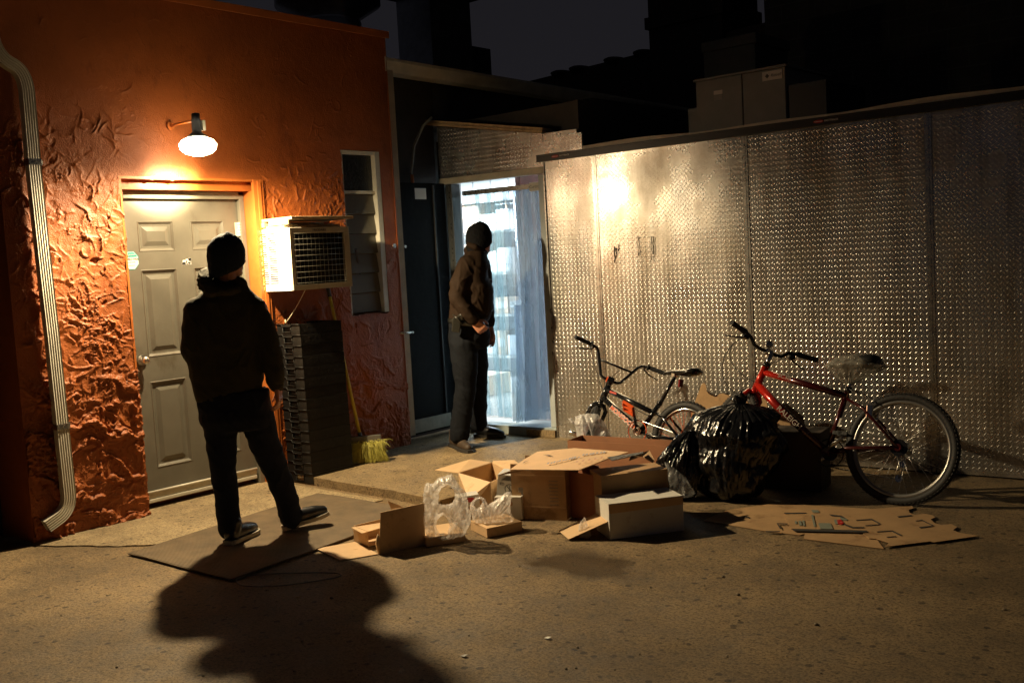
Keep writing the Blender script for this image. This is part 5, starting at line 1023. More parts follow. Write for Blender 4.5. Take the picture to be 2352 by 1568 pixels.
def film_bag(name, o, out, holes, bulge, amp, m, lab, seed, step=.0045, lean=0.):
    """two crumpled sheets joined at the outline; out in metres along (right, up) facing the camera at o"""
    o = Vector(o); vd = Vector((o.x, o.y, 0)).normalized(); rt = Vector((vd.y, -vd.x, 0))
    xs = np.array([p[0] for p in out]); ys = np.array([p[1] for p in out]); X0 = np.arange(xs.min(), xs.max()+step, step); Y0 = np.arange(ys.min(), ys.max()+step, step); Xg, Yg_ = np.meshgrid(X0, Y0, indexing='ij')
    jx = .006*fbm(Xg*12, Yg_*12, 2, seed); jy = .006*fbm(Xg*12, Yg_*12, 2, seed+3)
    ins_ = inpoly(Xg+jx, Yg_+jy, out)
    for h_ in holes: ins_ &= ~inpoly(Xg+jx, Yg_+jy, h_)
    # distance to the outside, in steps
    dist = np.zeros(Xg.shape); cur = ins_.copy()
    for k in range(14):
        dist += cur; nx_ = cur.copy(); nx_[1:] &= cur[:-1]; nx_[:-1] &= cur[1:]; nx_[:, 1:] &= cur[:, :-1]; nx_[:, :-1] &= cur[:, 1:]; nx_[0] = nx_[-1] = False; nx_[:, 0] = nx_[:, -1] = False; cur = nx_
    prof_ = np.sqrt(np.clip(dist-1, 0, 12)/12)
    q = MB(); edge_id = {}
    for sgn in (1, -1):
        w1 = fbm(Xg*5, Yg_*4, 2, seed+10+sgn)*.5; r = 1-np.abs(fbm((Xg+.35*Yg_+w1*.10)*9, (Yg_+w1*.1)*2.6, 2, seed+20+sgn))*2.2; r2 = 1-np.abs(fbm((Xg-.5*Yg_+w1*.05)*20, (Yg_+.3*Xg)*5, 2, seed+30+sgn))*2.4
        D = sgn*bulge*prof_+amp*(np.clip(r, 0, 1)**1.6*1.3+.45*np.clip(r2, 0, 1)**1.5-.5)*np.clip(prof_*1.8, 0, 1)
        ids = -np.ones(Xg.shape, int); vs = []
        for i, j in zip(*np.nonzero(ins_)):
            ids[i, j] = len(vs); vs.append(o+rt*float(Xg[i, j])+UP*float(Yg_[i, j])-vd*(float(D[i, j])+lean*float(Yg_[i, j])))
        fs = []
        a = ids[:-1, :-1]; b = ids[1:, :-1]; c = ids[1:, 1:]; d = ids[:-1, 1:]; ok = (a >= 0) & (b >= 0) & (c >= 0) & (d >= 0)
        for i, j in zip(*np.nonzero(ok)): fs.append((a[i, j], b[i, j], c[i, j], d[i, j]) if sgn > 0 else (d[i, j], c[i, j], b[i, j], a[i, j]))
        q.add(vs, fs, True)
    ob_ = q.build(name, m); me = ob_.data; bm = bmesh.new(); bm.from_mesh(me); bmesh.ops.remove_doubles(bm, verts=bm.verts, dist=.0008); bmesh.ops.delete(bm, geom=[v for v in bm.verts if not v.link_faces], context='VERTS'); bm.to_mesh(me); bm.free()
    return tag(ob_, lab, 'plastic bag')
def px_out(c, pts, o):                                  # outline measured in the photograph, laid out in metres at distance of o
    o = Vector(o); vd = Vector((o.x, o.y, 0)).normalized(); rt = Vector((vd.y, -vd.x, 0)); r = []
    for p in pts:
        d = ray(*S(c, p)); t = (o-CAM).dot(vd)/d.dot(vd); w_ = CAM+d*t-o; r.append((w_.dot(rt), w_.z))
    return r
oA = Vector((-3.92, 3.86, 0))
film_bag('clear_plastic_bag', oA, px_out(C6, [(1065, 1075), (1040, 900), (1030, 720), (1055, 548), (1140, 540), (1170, 500), (1290, 468), (1302, 440), (1360, 520), (1450, 640), (1470, 760), (1500, 830), (1490, 920), (1440, 1030), (1300, 1075)], oA), [px_out(C6, [(1195, 735), (1185, 640), (1215, 590), (1270, 570), (1320, 600), (1335, 680), (1310, 730), (1260, 750), (1230, 745)], oA), px_out(C6, [(1180, 960), (1170, 890), (1230, 850), (1265, 880), (1280, 940), (1260, 1020), (1200, 1010)], oA)], .075, .020, clear, 'standing clear carrier bag with looped handles over a flat carton', 3)
oB = Vector((-3.84, 4.20, 0))
film_bag('clear_plastic_bag', oB, px_out(C6, [(1500, 905), (1475, 800), (1480, 740), (1520, 680), (1570, 655), (1620, 680), (1655, 740), (1720, 700), (1800, 640), (1870, 625), (1875, 830), (1905, 900), (1760, 950), (1640, 940)], oB), [px_out(C6, [(1525, 760), (1530, 715), (1565, 690), (1590, 720), (1580, 770), (1550, 790)], oB)], .070, .022, clear, 'slumped clear carrier bag in front of the white printed cartons', 9)
oW = Vector((-4.33, 5.72, .20))
film_bag('milky_plastic_bag', oW, px_out(C7, [(235, 925), (262, 918), (300, 945), (295, 905), (340, 888), (420, 886), (480, 892), (530, 970), (575, 1040), (598, 1095), (560, 1200), (400, 1230), (318, 1165), (300, 1060), (290, 985), (258, 968)], oW), [], .06, .018, milky, 'milky white bag bulging in front of the small bicycle wheel', 15)
oC = Vector((-3.16, 5.02, 0))
film_bag('thin_clear_bag', oC, px_out(D8, [(405, 905), (470, 930), (560, 985), (640, 1060), (690, 1150), (745, 1240), (690, 1280), (560, 1290), (470, 1180), (420, 1000)], oC), [], .07, .014, clear2, 'thin clear bag spread between the brown carton and the black bag', 21)
oD = g_(D1, (1352, 965)); film_bag('scrap_of_film', oD, [(-.02, .0), (-.025, .05), (-.01, .10), (.015, .12), (.03, .06), (.05, .02), (.03, -.002)], [], .015, .012, clear, 'small crumpled scrap of clear film on the wet tarmac', 27)

bagm = mat('black_bin_liner', (.008, .008, .009), .17, spec=.6, bump=(26, .006, 5))
def bin_bag(lab, c, prof_, sx_, sy_, seed, knot=True, lean=(0, 0), pleat=22, H=None):
    t = thing('black_rubbish_bag', c, lab, 'rubbish bag'); q = MB(); n = 200; rings = []; NZ = 90; zt_ = H or prof_[-1][1]
    zs_ = np.linspace(0, 1, NZ); pr = np.interp(zs_*zt_, [p[1] for p in prof_], [p[0] for p in prof_])
    th = np.linspace(0, 2*math.pi, n, endpoint=False)
    for k, f in enumerate(zs_):
        z = f*zt_; u = th*4.0; pl = np.abs(fbm(u*pleat/12+f*.6, th*0+f*1.4, 3, seed)); w1 = fbm(th*1.1, th*0+f*3.0, 2, seed+5); fine = np.abs(fbm(u*4.2, th*0+f*6, 2, seed+9))
        up_ = .25+.75*sstep(.12, .75, np.array(f))
        r = pr[k]*(1+.16*w1+.05*np.cos(3*th+seed))-(.045*pl*up_+.014*fine)*min(1, pr[k]*9)
        rings.append([Vector((c[0]+lean[0]*f*f+sx_*rr*math.cos(a), c[1]+lean[1]*f*f+sy_*rr*math.sin(a), c[2]+z+.012*math.sin(3*a+seed)*f*(1-f))) for rr, a in zip(r, th)])
    q.loft(rings); q.build('sack', bagm, t)
    if knot:
        tp = Vector((c[0]+lean[0], c[1]+lean[1], c[2]+zt_)); q = MB(); rn = random.Random(seed)
        for k in range(7):
            a = k*.9; e = tp+Vector((.05*math.cos(a), .05*math.sin(a), .035+.05*rn.random())); q.tube([tp+Vector((0, 0, -.03)), tp.lerp(e, .5)+Vector((.012*math.cos(a+1), .012*math.sin(a+1), .01)), e], [.016, .020, .006], 7)
        q.ellipsoid(tp, (.032, .032, .026), seg=12, rings=8); q.build('knot', bagm, t)
    return t
bin_bag('large knotted black bin bag with glossy pleats between the bicycles', (-3.06, 5.52, 0), [(.02, 0), (.20, .012), (.26, .07), (.30, .17), (.325, .29), (.325, .41), (.28, .50), (.18, .545), (.05, .575)], .93, .72, 4, lean=(.06, .05))
bin_bag('smaller slack black bin bag slumped left of the large one', (-3.33, 5.34, 0), [(.02, 0), (.13, .02), (.17, .12), (.165, .22), (.14, .31), (.09, .38), (.02, .42)], .95, .8, 12, knot=False, lean=(.08, .05), pleat=12)

# ------------------------------------------------------------------ bicycles
tyre_m = mat('tyre_rubber', (.022, .021, .020), .65, bump=(90, .002)); chrome = mat('chrome', (.75, .74, .72), .12, metal=1); blk = mat('gloss_black_paint', (.010, .010, .011), .18, spec=.7, coat=.5)
org = mat('orange_anodised', (.72, .10, .02), .32, coat=.3); red_ = mat('metallic_red_paint', (.50, .020, .012), .22, metal=.35, coat=.8); rimg = mat('grey_rim', (.33, .32, .30), .3, metal=.8); grip_m = mat('grip_rubber', (.012, .012, .012), .55, bump=(120, .002)); gumw = mat('tan_sidewall', (.16, .10, .05), .6)
def rotm(p, ax, ang): return Matrix.Translation(p)@Matrix.Rotation(ang, 4, ax)@Matrix.Translation(-Vector(p))
class Bike:
    """built heading +x, left side +y, then placed by matrix W"""
    def __init__(s, t, W): s.t = t; s.W = W
    def out(s, q, name, m, parent=None, Mx=None):
        if Mx: q.xf(Mx)
        q.xf(s.W); return q.build(name, m, parent or s.t)
def wheel(b, c, R, tr, spokes, spm, rimm, Mx=None, knob=60, hubr=.022, side=None):
    c = Vector(c); q = MB(); n = 96
    pts = [c+Vector(((R-tr)*math.cos(t), 0, (R-tr)*math.sin(t))) for t in np.linspace(0, 2*math.pi, n, endpoint=False)]
    rings = []
    for k, p in enumerate(pts):
        d = (p-c).normalized(); rings.append([p+d*(tr*math.cos(a))+Vector((0, tr*.95*math.sin(a), 0)) for a in np.linspace(0, 2*math.pi, 12, endpoint=False)])
    vs = [p for r in rings for p in r]; q.add(vs, [(i*12+j, i*12+(j+1) % 12, ((i+1) % n)*12+(j+1) % 12, ((i+1) % n)*12+j) for i in range(n) for j in range(12)], True)
    for k in range(knob):
        for a in (-.75, -.28, .28, .75):
            t = 2*math.pi*(k+(.5 if abs(a) < .5 else 0))/knob; d = Vector((math.cos(t), 0, math.sin(t))); tg = Vector((-d.z, 0, d.x)); nn = d*math.cos(a)+Vector((0, math.sin(a), 0)); sd = tg.cross(nn)
            o = c+d*(R-tr)+nn*tr; w2, l2 = tr*.17, math.pi*R/knob*.55
            q.add([o-tg*l2-sd*w2, o+tg*l2-sd*w2, o+tg*l2+sd*w2, o-tg*l2+sd*w2]+[o+nn*.0035+tg*x*.8+sd*y*.8 for x, y in ((-l2, -w2), (l2, -w2), (l2, w2), (-l2, w2))], [(4, 5, 6, 7), (0, 1, 5, 4), (1, 2, 6, 5), (2, 3, 7, 6), (3, 0, 4, 7)])
    w_ = thing_part('wheel', b); b.out(q, 'tyre', tyre_m, w_, Mx)
    q = MB(); rr = R-2*tr+.004; prof = [(rr+.004, -.012), (rr+.004, .012), (rr-.012, .012), (rr-.020, .006), (rr-.020, -.006), (rr-.012, -.012)]
    vs = [c+Vector((r*math.cos(t), y, r*math.sin(t))) for t in np.linspace(0, 2*math.pi, n, endpoint=False) for r, y in prof]
    q.add(vs, [(i*6+j, i*6+(j+1) % 6, ((i+1) % n)*6+(j+1) % 6, ((i+1) % n)*6+j) for i in range(n) for j in range(6)], True); b.out(q, 'rim', rimm, w_, Mx)
    q = MB(); q.cyl(c-Vector((0, .036, 0)), c+Vector((0, .036, 0)), hubr*.7, 14); q.cyl(c-Vector((0, .038, 0)), c-Vector((0, .032, 0)), hubr*1.3, 14); q.cyl(c+Vector((0, .032, 0)), c+Vector((0, .038, 0)), hubr*1.3, 14); q.cyl(c-Vector((0, .060, 0)), c+Vector((0, .060, 0)), .006, 8); b.out(q, 'hub', M['steel'], w_, Mx)
    q = MB()
    for k in range(spokes):
        t = 2*math.pi*k/spokes; sdv = .034 if k % 2 else -.034; off = (1 if (k//2) % 2 else -1)*1.25
        a = c+Vector((hubr*math.cos(t+off), sdv, hubr*math.sin(t+off))); e = c+Vector(((rr-.018)*math.cos(t), 0, (rr-.018)*math.sin(t))); q.tube([a, e], .0013, 4)
    b.out(q, 'spokes', spm, w_, Mx)
    return w_
def thing_part(name, b):                                 # an empty grouping a wheel's tyre, rim, hub and spokes under the bicycle
    e = bpy.data.objects.new(name, None); COL.objects.link(e); e.parent = b.t; e.matrix_world = b.t.matrix_world.copy(); return e
def bike_matrix(hub_img, R, lean, yaw):
    """stand on the ground at the spot, lean about the contact line toward the shed (+y), heading -x"""
    return Matrix.Translation(hub_img)@Matrix.Rotation(math.pi+yaw, 4, 'Z')@Matrix.Rotation(lean, 4, 'X')
V3 = Vector
# ---- small bicycle
def bmx():
    Wm = bike_matrix(V3((-3.564, 5.787, .0)), .26, R_(11.8), R_(-1.6))
    t = thing('small_bicycle', Wm@V3((.4, 0, 0)), 'small black stunt bicycle with orange pedals and spokes leaning on the shed', 'bicycle'); b = Bike(t, Wm); R = .262
    hub = V3((0, 0, R)); bb = V3((.365, 0, .295)); ht, hb_ = V3((.675, 0, .600)), V3((.722, 0, .490)); st = V3((.225, 0, .500)); sp = V3((.115, 0, .690))
    q = MB()
    q.tube([ht, hb_], .0215, 14); q.tube([ht+V3((.008, 0, -.028)), st+V3((.03, 0, -.075))], .0185, 12); q.tube([hb_+V3((-.012, 0, .022)), bb], .0215, 12); q.tube([bb, st], .017, 12); q.tube([bb-V3((0, .036, 0)), bb+V3((0, .036, 0))], .023, 14)
    for s in (-1, 1):
        q.tube([bb+V3((0, .012*s, -.005)), V3((.25, .05*s, .27)), hub+V3((0, .055*s, 0))], .010, 8); q.tube([st+V3((.02, .01*s, -.07)), V3((.16, .05*s, .40)), hub+V3((0, .055*s, 0))], .009, 8); q.cyl(hub+V3((0, .05*s, 0)), hub+V3((0, .062*s, 0)), .020, 10)
    b.out(q, 'frame', blk)
    q = MB(); q.tube([st-V3((-.01, 0, .03)), sp], .0135, 12); q.tube([st-V3((-.004, 0, .012)), st+V3((-.004, 0, .012))], .021, 12); b.out(q, 'seat_post', blk)
    q = MB(); sc_ = V3((.055, 0, .715)); rings = []
    for x, w_, h_ in ((.155, .008, .006), (.14, .022, .014), (.08, .030, .020), (.02, .045, .024), (-.05, .072, .030), (-.10, .074, .034), (-.125, .055, .026), (-.135, .02, .01)):
        rings.append([sc_+V3((x, w_*math.cos(a), h_*math.sin(a)*(.8 if math.sin(a) > 0 else .9)+(.012 if x < -.05 else 0)-.01*(x > .1))) for a in np.linspace(0, 2*math.pi, 16, endpoint=False)])
    q.loft(rings); b.out(q, 'saddle', mat('gloss_black_vinyl', (.012, .012, .012), .22, coat=.4))
    q = MB(); q.tube([sp+V3((.05, .02, .018)), sp+V3((-.05, .02, .012))], .004, 6); q.tube([sp+V3((.05, -.02, .018)), sp+V3((-.05, -.02, .012))], .004, 6); q.cyl(sp+V3((0, -.03, .005)), sp+V3((0, .03, .005)), .014, 10); b.out(q, 'saddle_rail', chrome)
    q = MB(); q.box((sp.x-.055, -.022, sp.z-.075), (sp.x-.042, .022, sp.z-.02), bev=.004); b.out(q, 'rear_reflector', mat('red_reflector', (.20, .01, .015), .2))
    wheel(b, hub, R, .026, 36, org, chrome, knob=56)
    # steering group
    ax = (ht-hb_).normalized(); ST = Matrix.Translation(hb_)@Matrix.Rotation(R_(-50), 4, ax)@Matrix.Translation(-hb_)
    fc = hb_-ax*.30+V3((.034, 0, 0)); fc.z = fc.z; crown = hb_-ax*.035
    q = MB(); q.tube([ht+ax*.01, hb_-ax*.02], .015, 10); q.tube([hb_-ax*.01, crown], .022, 12)
    for s in (-1, 1): q.tube([crown+V3((0, 0, 0)), crown+V3((.004, .03*s, .004)), crown+V3((.006, .056*s, -.030)), crown-ax*.10+V3((.008, .058*s, 0)), fc+V3((-.006, .056*s, .02)), fc+V3((0, .056*s, 0))], [.018, .017, .016, .014, .011, .010], 10)
    b.out(q, 'fork', blk, None, ST)
    wheel(b, fc, .262, .026, 36, org, chrome, ST, knob=56)
    q = MB(); 
    for s in (-1, 1): q.cyl(fc+V3((0, .06*s, 0)), fc+V3((0, .125*s, 0)), .019, 14)
    b.out(q, 'foot_peg', M['steel'], None, ST)
    q = MB(); cl = ht+ax*.045+V3((.045, 0, .005)); q.box((-.022, -.028, -.022), (.024, .028, .022), Matrix.Translation(cl)@Matrix.Rotation(R_(-10), 4, 'Y'), bev=.005); b.out(q, 'stem_clamp', org, None, ST)
    q = MB(); q.tube([ht, ht+ax*.05], .021, 12); q.box((-.028, -.023, -.02), (.02, .023, .02), Matrix.Translation(ht+ax*.045), bev=.006); b.out(q, 'stem', blk, None, ST)
    q = MB(); up = V3((-.04, 0, 1)).normalized()
    for s in (-1, 1):
        P = [cl+V3((0, 0, 0)), cl+V3((0, .05*s, 0)), cl+V3((0, .075*s, 0))+up*.012, cl+V3((0, .155*s, 0))+up*.165, cl+V3((-.004, .175*s, 0))+up*.185, cl+V3((-.02, .215*s, 0))+up*.190, cl+V3((-.055, .345*s, 0))+up*.186]
        q.tube(P, .0112, 10)
    q.tube([cl+V3((0, -.13, 0))+up*.115, cl+V3((0, .13, 0))+up*.115], .0085, 8); b.out(q, 'handlebar', blk, None, ST)
    for s in (-1, 1):
        q = MB(); a = cl+V3((-.022, .225*s, 0))+up*.190; e = cl+V3((-.057, .352*s, 0))+up*.186; q.tube([a.lerp(e, f) for f in np.linspace(0, 1, 15)], [.016 if k % 2 else .0145 for k in range(15)], 12); q.cyl(a-(e-a)*.06, a, .024, 14); b.out(q, 'grip', grip_m, None, ST)
    for s in (-1, 1): q = MB(); a = cl+V3((-.02, .20*s, .0))+up*.18; q.tube([a, a+V3((.03, 0, -.01)), a+V3((.045, .05*s, -.03)), a+V3((.035, .12*s, -.045))], [.008, .007, .005, .004], 6); b.out(q, 'brake_lever', blk, None, ST)
    for s in (-1, 1): q = MB(); a = ST@(cl+V3((.01, .19*s, 0))+up*.18); m2 = V3((ht.x+.10, .03*s, ht.z+.13)); q.tube([a*(1-f)**3+(a+V3((.08, 0, .02)))*3*f*(1-f)**2+m2*3*f*f*(1-f)+(hb_+V3((-.05, .02*s, .0)))*f**3 for f in np.linspace(0, 1, 12)], .0026, 5); b.out(q, 'brake_cable', M['rubber'])
    q = MB(); q.tube([V3((.60, .012, .53)), V3((.50, .012, .495)), V3((.40, .012, .44)), V3((.28, .012, .40))], .0026, 5); b.out(q, 'brake_cable', M['rubber'])
    # cranks, orange pedals, chain ring
    q = MB(); cr_a = V3((-.02, 0, .17)).normalized()
    q.tube([bb+V3((0, .045, 0)), bb+V3((0, .062, 0))+V3((.035, 0, .150))], .010, 8); q.tube([bb+V3((0, -.045, 0)), bb+V3((0, -.062, 0))-V3((.10, 0, .11))], .010, 8); b.out(q, 'crank', blk)
    q = MB(); q.cyl(bb+V3((0, .038, 0)), bb+V3((0, .050, 0)), .030, 20); 
    for r_ in (.014, .024): q.tube([bb+V3((r_*math.cos(a), .052, r_*math.sin(a))) for a in np.linspace(0, 2*math.pi, 24, endpoint=False)], .0022, 5, closed=True)
    b.out(q, 'crank_spider', chrome)
    for s, pc in ((1, bb+V3((.035, .115, .150))), (-1, bb+V3((-.10, -.115, -.11)))):
        q = MB(); Mp = Matrix.Translation(pc)@Matrix.Rotation(R_(-24), 4, 'Y')@Matrix.Rotation(R_(48), 4, 'X')
        for a, e in (((-.048, -.045, -.011), (.048, -.034, .011)), ((-.048, .034, -.011), (.048, .045, .011)), ((-.05, -.045, -.011), (-.038, .045, .011)), ((.038, -.045, -.011), (.05, .045, .011)), ((-.045, -.006, -.011), (.045, .006, .011))): q.box(a, e, Mp, bev=.003)
        b.out(q, 'pedal', org)
    q = MB(); ch = bb+V3((0, .040, 0)); q.tube([ch+V3((.075*math.cos(a), 0, .075*math.sin(a))) for a in np.linspace(0, 2*math.pi, 36, endpoint=False)], .004, 5, closed=True); b.out(q, 'chain_ring', org)
    q = MB(); pts = [ch+V3((.078*math.cos(a), 0, .078*math.sin(a))) for a in np.linspace(-math.pi/2, math.pi/2, 12)]+[hub+V3((.03*math.cos(a), .040, .03*math.sin(a))) for a in np.linspace(math.pi/2, math.pi*1.5, 8)]; q.tube(pts, .0045, 5, closed=True); b.out(q, 'chain', M['steel'])
    # lettering down the down tube
    a, e = hb_+V3((-.03, 0, .0)), bb; d = (e-a).normalized(); L = V3((0, 1, 0)); 
    up_ = d.cross(L); up_ = V3((-d.z, 0, d.x)) if False else (L.cross(d)); 
    Mx = Wm@frame((a+d*.20)+L*.0222, d, -up_ if up_.z < 0 else up_)
    Mx = Wm@frame((a+d*.21)+L*.0224, d, V3((d.z, 0, -d.x)) if d.z*0+(-d.x) > 0 else V3((-d.z, 0, d.x)))
    text('lettering', 'MONGOOSE', .044, Mx@Matrix.Translation((0, -.001, -.0006)), M['white_paint'], t, ext=.0003, bold=.0035, sx_=1.05, font_shear=.2); text('lettering', 'MONGOOSE', .044, Mx, org, t, ext=.0010, sx_=1.05, font_shear=.2, bold=.0005)
    q = MB(); a2 = ht+V3((-.03, .019, -.035)); q.card([a2, a2+V3((-.06, 0, -.012)), a2+V3((-.06, 0, -.026)), a2+V3((0, 0, -.014))], .0012, (0, 1, 0)); b.out(q, 'frame_sticker', mat('red_sticker', (.5, .05, .03), .4))
bmx()
# ---- red bicycle
def mtb():
    Wm = bike_matrix(V3((-2.126, 5.766, .0)), .33, R_(17.0), R_(1.2))
    t = thing('red_bicycle', Wm@V3((.5, 0, 0)), 'red and black adult bicycle with a plastic wrapped saddle leaning on the shed', 'bicycle'); b = Bike(t, Wm); R = .325
    hub = V3((0, 0, R)); bb = V3((.440, 0, .272)); st = V3((.345, 0, .640)); ht, hb_ = V3((.895, 0, .785)), V3((.950, 0, .640)); sp = V3((.330, 0, .765))
    two = bpy.data.materials.new('red_to_black_paint'); two.use_nodes = True; nt = two.node_tree; n = nt.nodes; p = n['Principled BSDF']; p.inputs['Metallic'].default_value = .3; p.inputs['Roughness'].default_value = .24; p.inputs['Coat Weight'].default_value = .7
    tcn = n.new('ShaderNodeTexCoord'); sxn = n.new('ShaderNodeSeparateXYZ'); rp = n.new('ShaderNodeValToRGB'); nt.links.new(tcn.outputs['Object'], sxn.inputs[0]); mr = n.new('ShaderNodeMapRange')
    ox = t.location.x; xb = (Wm@V3((.90, 0, .6))).x-ox; xa = (Wm@V3((.70, 0, .6))).x-ox
    mr.inputs['From Min'].default_value = xb; mr.inputs['From Max'].default_value = xa; nt.links.new(sxn.outputs[0], mr.inputs[0]); nt.links.new(mr.outputs[0], rp.inputs[0]); rp.color_ramp.elements[0].color = (.60, .022, .010, 1); rp.color_ramp.elements[1].color = (.060, .006, .006, 1); nt.links.new(rp.outputs[0], p.inputs['Base Color'])
    q = MB(); q.tube([ht, hb_], .0235, 14); q.tube([ht+V3((.010, 0, -.035)), st+V3((.006, 0, -.02))], .0205, 14); q.tube([hb_+V3((-.012, 0, .030)), V3((.80, 0, .545)), bb], [.0275, .0270, .0225], 14); q.tube([bb, st+V3((0, 0, .02))], .0175, 12); q.tube([bb-V3((0, .036, 0)), bb+V3((0, .036, 0))], .024, 14)
    for s in (-1, 1): q.tube([bb+V3((-.02, .015*s, 0)), V3((.30, .052*s, .30)), hub+V3((0, .066*s, 0))], .011, 8); q.tube([st+V3((-.006, .012*s, -.04)), V3((.22, .055*s, .54)), hub+V3((0, .066*s, 0))], .0095, 8); q.cyl(hub+V3((0, .062*s, 0)), hub+V3((0, .07*s, 0)), .022, 10)
    b.out(q, 'frame', two)
    q = MB(); q.tube([st-V3((-.002, 0, .03)), sp], .0135, 12); b.out(q, 'seat_post', chrome); q = MB(); q.cyl(st+V3((0, 0, .0)), st+V3((-.004, 0, .035)), .021, 12); q.tube([st+V3((-.02, .02, .015)), st+V3((-.06, .03, .01)), st+V3((-.08, .03, -.01))], .004, 6); b.out(q, 'seat_clamp', blk)
    sc_ = V3((.315, 0, .815)); prof = ((.165, .010, .012), (.15, .022, .022), (.09, .030, .028), (.02, .050, .034), (-.05, .080, .042), (-.11, .086, .046), (-.145, .065, .035), (-.155, .02, .012))
    q = MB(); q.loft([[sc_+V3((x, w_*math.cos(a), h_*math.sin(a)+(.018 if x < -.04 else .0))) for a in np.linspace(0, 2*math.pi, 16, endpoint=False)] for x, w_, h_ in prof]); b.out(q, 'saddle', mat('black_saddle', (.02, .02, .02), .5))
    # crinkled bag over the saddle
    q = MB(); n1, n2 = 60, 30; th = np.linspace(0, 2*math.pi, n1, endpoint=False); rings = []
    for k in range(n2):
        f = k/(n2-1)
        if f < .55: g = math.sin(f/.55*math.pi/2); cx, cz, ax_, ay_, = .0, .03+.03*(1-g), .175*g+.002, .100*g+.002; z = sc_.z+.062-.075*(1-math.sqrt(max(0, 1-g*g)))
        else: g = (f-.55)/.45; ax_, ay_ = .177*(1-g)**1.2+.020, .102*(1-g)+.020; z = sc_.z-.012-.115*g**.9; cx = .03*g
        rg = []
        for a in th:
            nz_ = mnoise.noise(V3((math.cos(a)*3.0, math.sin(a)*3.0, f*4)))*.014+abs(mnoise.noise(V3((a*5.5, f*1.5, 7))))*.022*min(1, f*2)
            rg.append(V3((sc_.x+cx+(ax_-nz_)*math.cos(a), (ay_-nz_)*math.sin(a), z+.014*(-math.cos(a))*(1-f))))
        rings.append(rg)
    q.loft(rings); b.out(q, 'saddle_bag', plastic('crinkled_saddle_film', (.62, .58, .50), .55))
    wheel(b, hub, R, .0235, 32, M['steel'], rimg, knob=80, hubr=.026)
    q = MB()
    for k, r_ in enumerate((.052, .046, .040, .034, .028, .022)): q.cyl(hub+V3((0, -.038-.004*k, 0)), hub+V3((0, -.040-.004*k, 0)), r_, 20)
    b.out(q, 'sprockets', M['steel'])
    q = MB(); q.cyl(hub+V3((0, .040, 0)), hub+V3((0, .043, 0)), .050, 24); b.out(q, 'spoke_guard', blk)
    q = MB(); q.tube([hub+V3((.0, -.06, -.02)), hub+V3((.01, -.06, -.08)), hub+V3((.02, -.06, -.17))], .008, 6); q.cyl(hub+V3((.02, -.066, -.17)), hub+V3((.02, -.054, -.17)), .022, 14); q.cyl(hub+V3((.005, -.066, -.085)), hub+V3((.005, -.054, -.085)), .020, 14); b.out(q, 'derailleur', chrome)
    q = MB(); c0 = bb+V3((0, -.042, 0)); q.tube([c0+V3((.085*math.cos(a), 0, .085*math.sin(a))) for a in np.linspace(0, 2*math.pi, 36, endpoint=False)], .004, 5, closed=True); q.cyl(c0+V3((0, -.002, 0)), c0+V3((0, .002, 0)), .05, 20); b.out(q, 'chain_ring', blk)
    q = MB(); q.tube([bb+V3((0, .045, 0)), bb+V3((-.130, .060, .105))], [.013, .010], 8); q.tube([bb+V3((0, -.05, 0)), bb+V3((.130, -.065, -.105))], .011, 8); b.out(q, 'crank', M['steel'])
    for pc in (bb+V3((-.130, .112, .105)), bb+V3((.130, -.117, -.105))): q = MB(); q.box((-.045, -.045, -.012), (.045, -.035, .012), Matrix.Translation(pc), bev=.003); q.box((-.045, .035, -.012), (.045, .045, .012), Matrix.Translation(pc), bev=.003); q.box((-.012, -.045, -.010), (.012, .045, .010), Matrix.Translation(pc)); b.out(q, 'pedal', grip_m)
    q = MB(); q.tube([c0+V3((0, 0, .085)), hub+V3((0, -.048, .035))], .004, 5); q.tube([c0+V3((0, 0, -.085)), hub+V3((.03, -.06, -.175))], .004, 5); b.out(q, 'chain', M['steel'])
    # rear brake and arms
    q = MB(); q.box((.165, .040, .485), (.20, .062, .565), bev=.004); q.box((.165, -.062, .485), (.20, -.040, .565), bev=.004); q.tube([V3((.17, -.05, .575)), V3((.16, 0, .600)), V3((.17, .05, .575))], .005, 6); b.out(q, 'rear_brake', chrome)
    q = MB(); q.cyl(bb+V3((.12, .0, .105)), bb+V3((.12, .03, .105)), .003, 6); b.out(q, 'bottle_bolt', M['steel'])
    ax = (ht-hb_).normalized(); ST = Matrix.Translation(hb_)@Matrix.Rotation(R_(-38), 4, ax)@Matrix.Translation(-hb_)
    crown = hb_-ax*.030; fc = hb_-ax*.375+V3((.045, 0, 0)); fc.z = R+.0
    q = MB(); q.tube([hb_, crown], .024, 12)
    for s in (-1, 1): q.tube([crown+V3((0, 0, .0)), crown+V3((.004, .035*s, .004)), crown+V3((.006, .062*s, -.035)), crown-ax*.14+V3((.010, .062*s, 0)), fc+V3((-.008, .056*s, .04)), fc+V3((0, .054*s, 0))], [.020, .018, .017, .015, .011, .010], 10)
    b.out(q, 'fork', red_, None, ST)
    wheel(b, fc, R, .0235, 32, M['steel'], rimg, ST, knob=80)
    q = MB()
    for s in (-1, 1): q.box((crown.x+.028, .036*s-.008, crown.z-.105), (crown.x+.046, .036*s+.008, crown.z-.01), bev=.003)
    b.out(q, 'front_brake', chrome, None, ST)
    q = MB(); q.tube([ht-ax*.0, ht+ax*.085], .0145, 12); cl = ht+ax*.105+V3((.062, 0, .012)); q.tube([ht+ax*.08, ht+ax*.10+V3((.02, 0, .005)), cl], [.016, .017, .016], 12); q.cyl(cl-V3((0, .025, 0)), cl+V3((0, .025, 0)), .022, 14); b.out(q, 'stem', chrome, None, ST)
    q = MB(); q.cyl(ht, ht+ax*.028, .027, 14); b.out(q, 'headset', blk)
    q = MB()
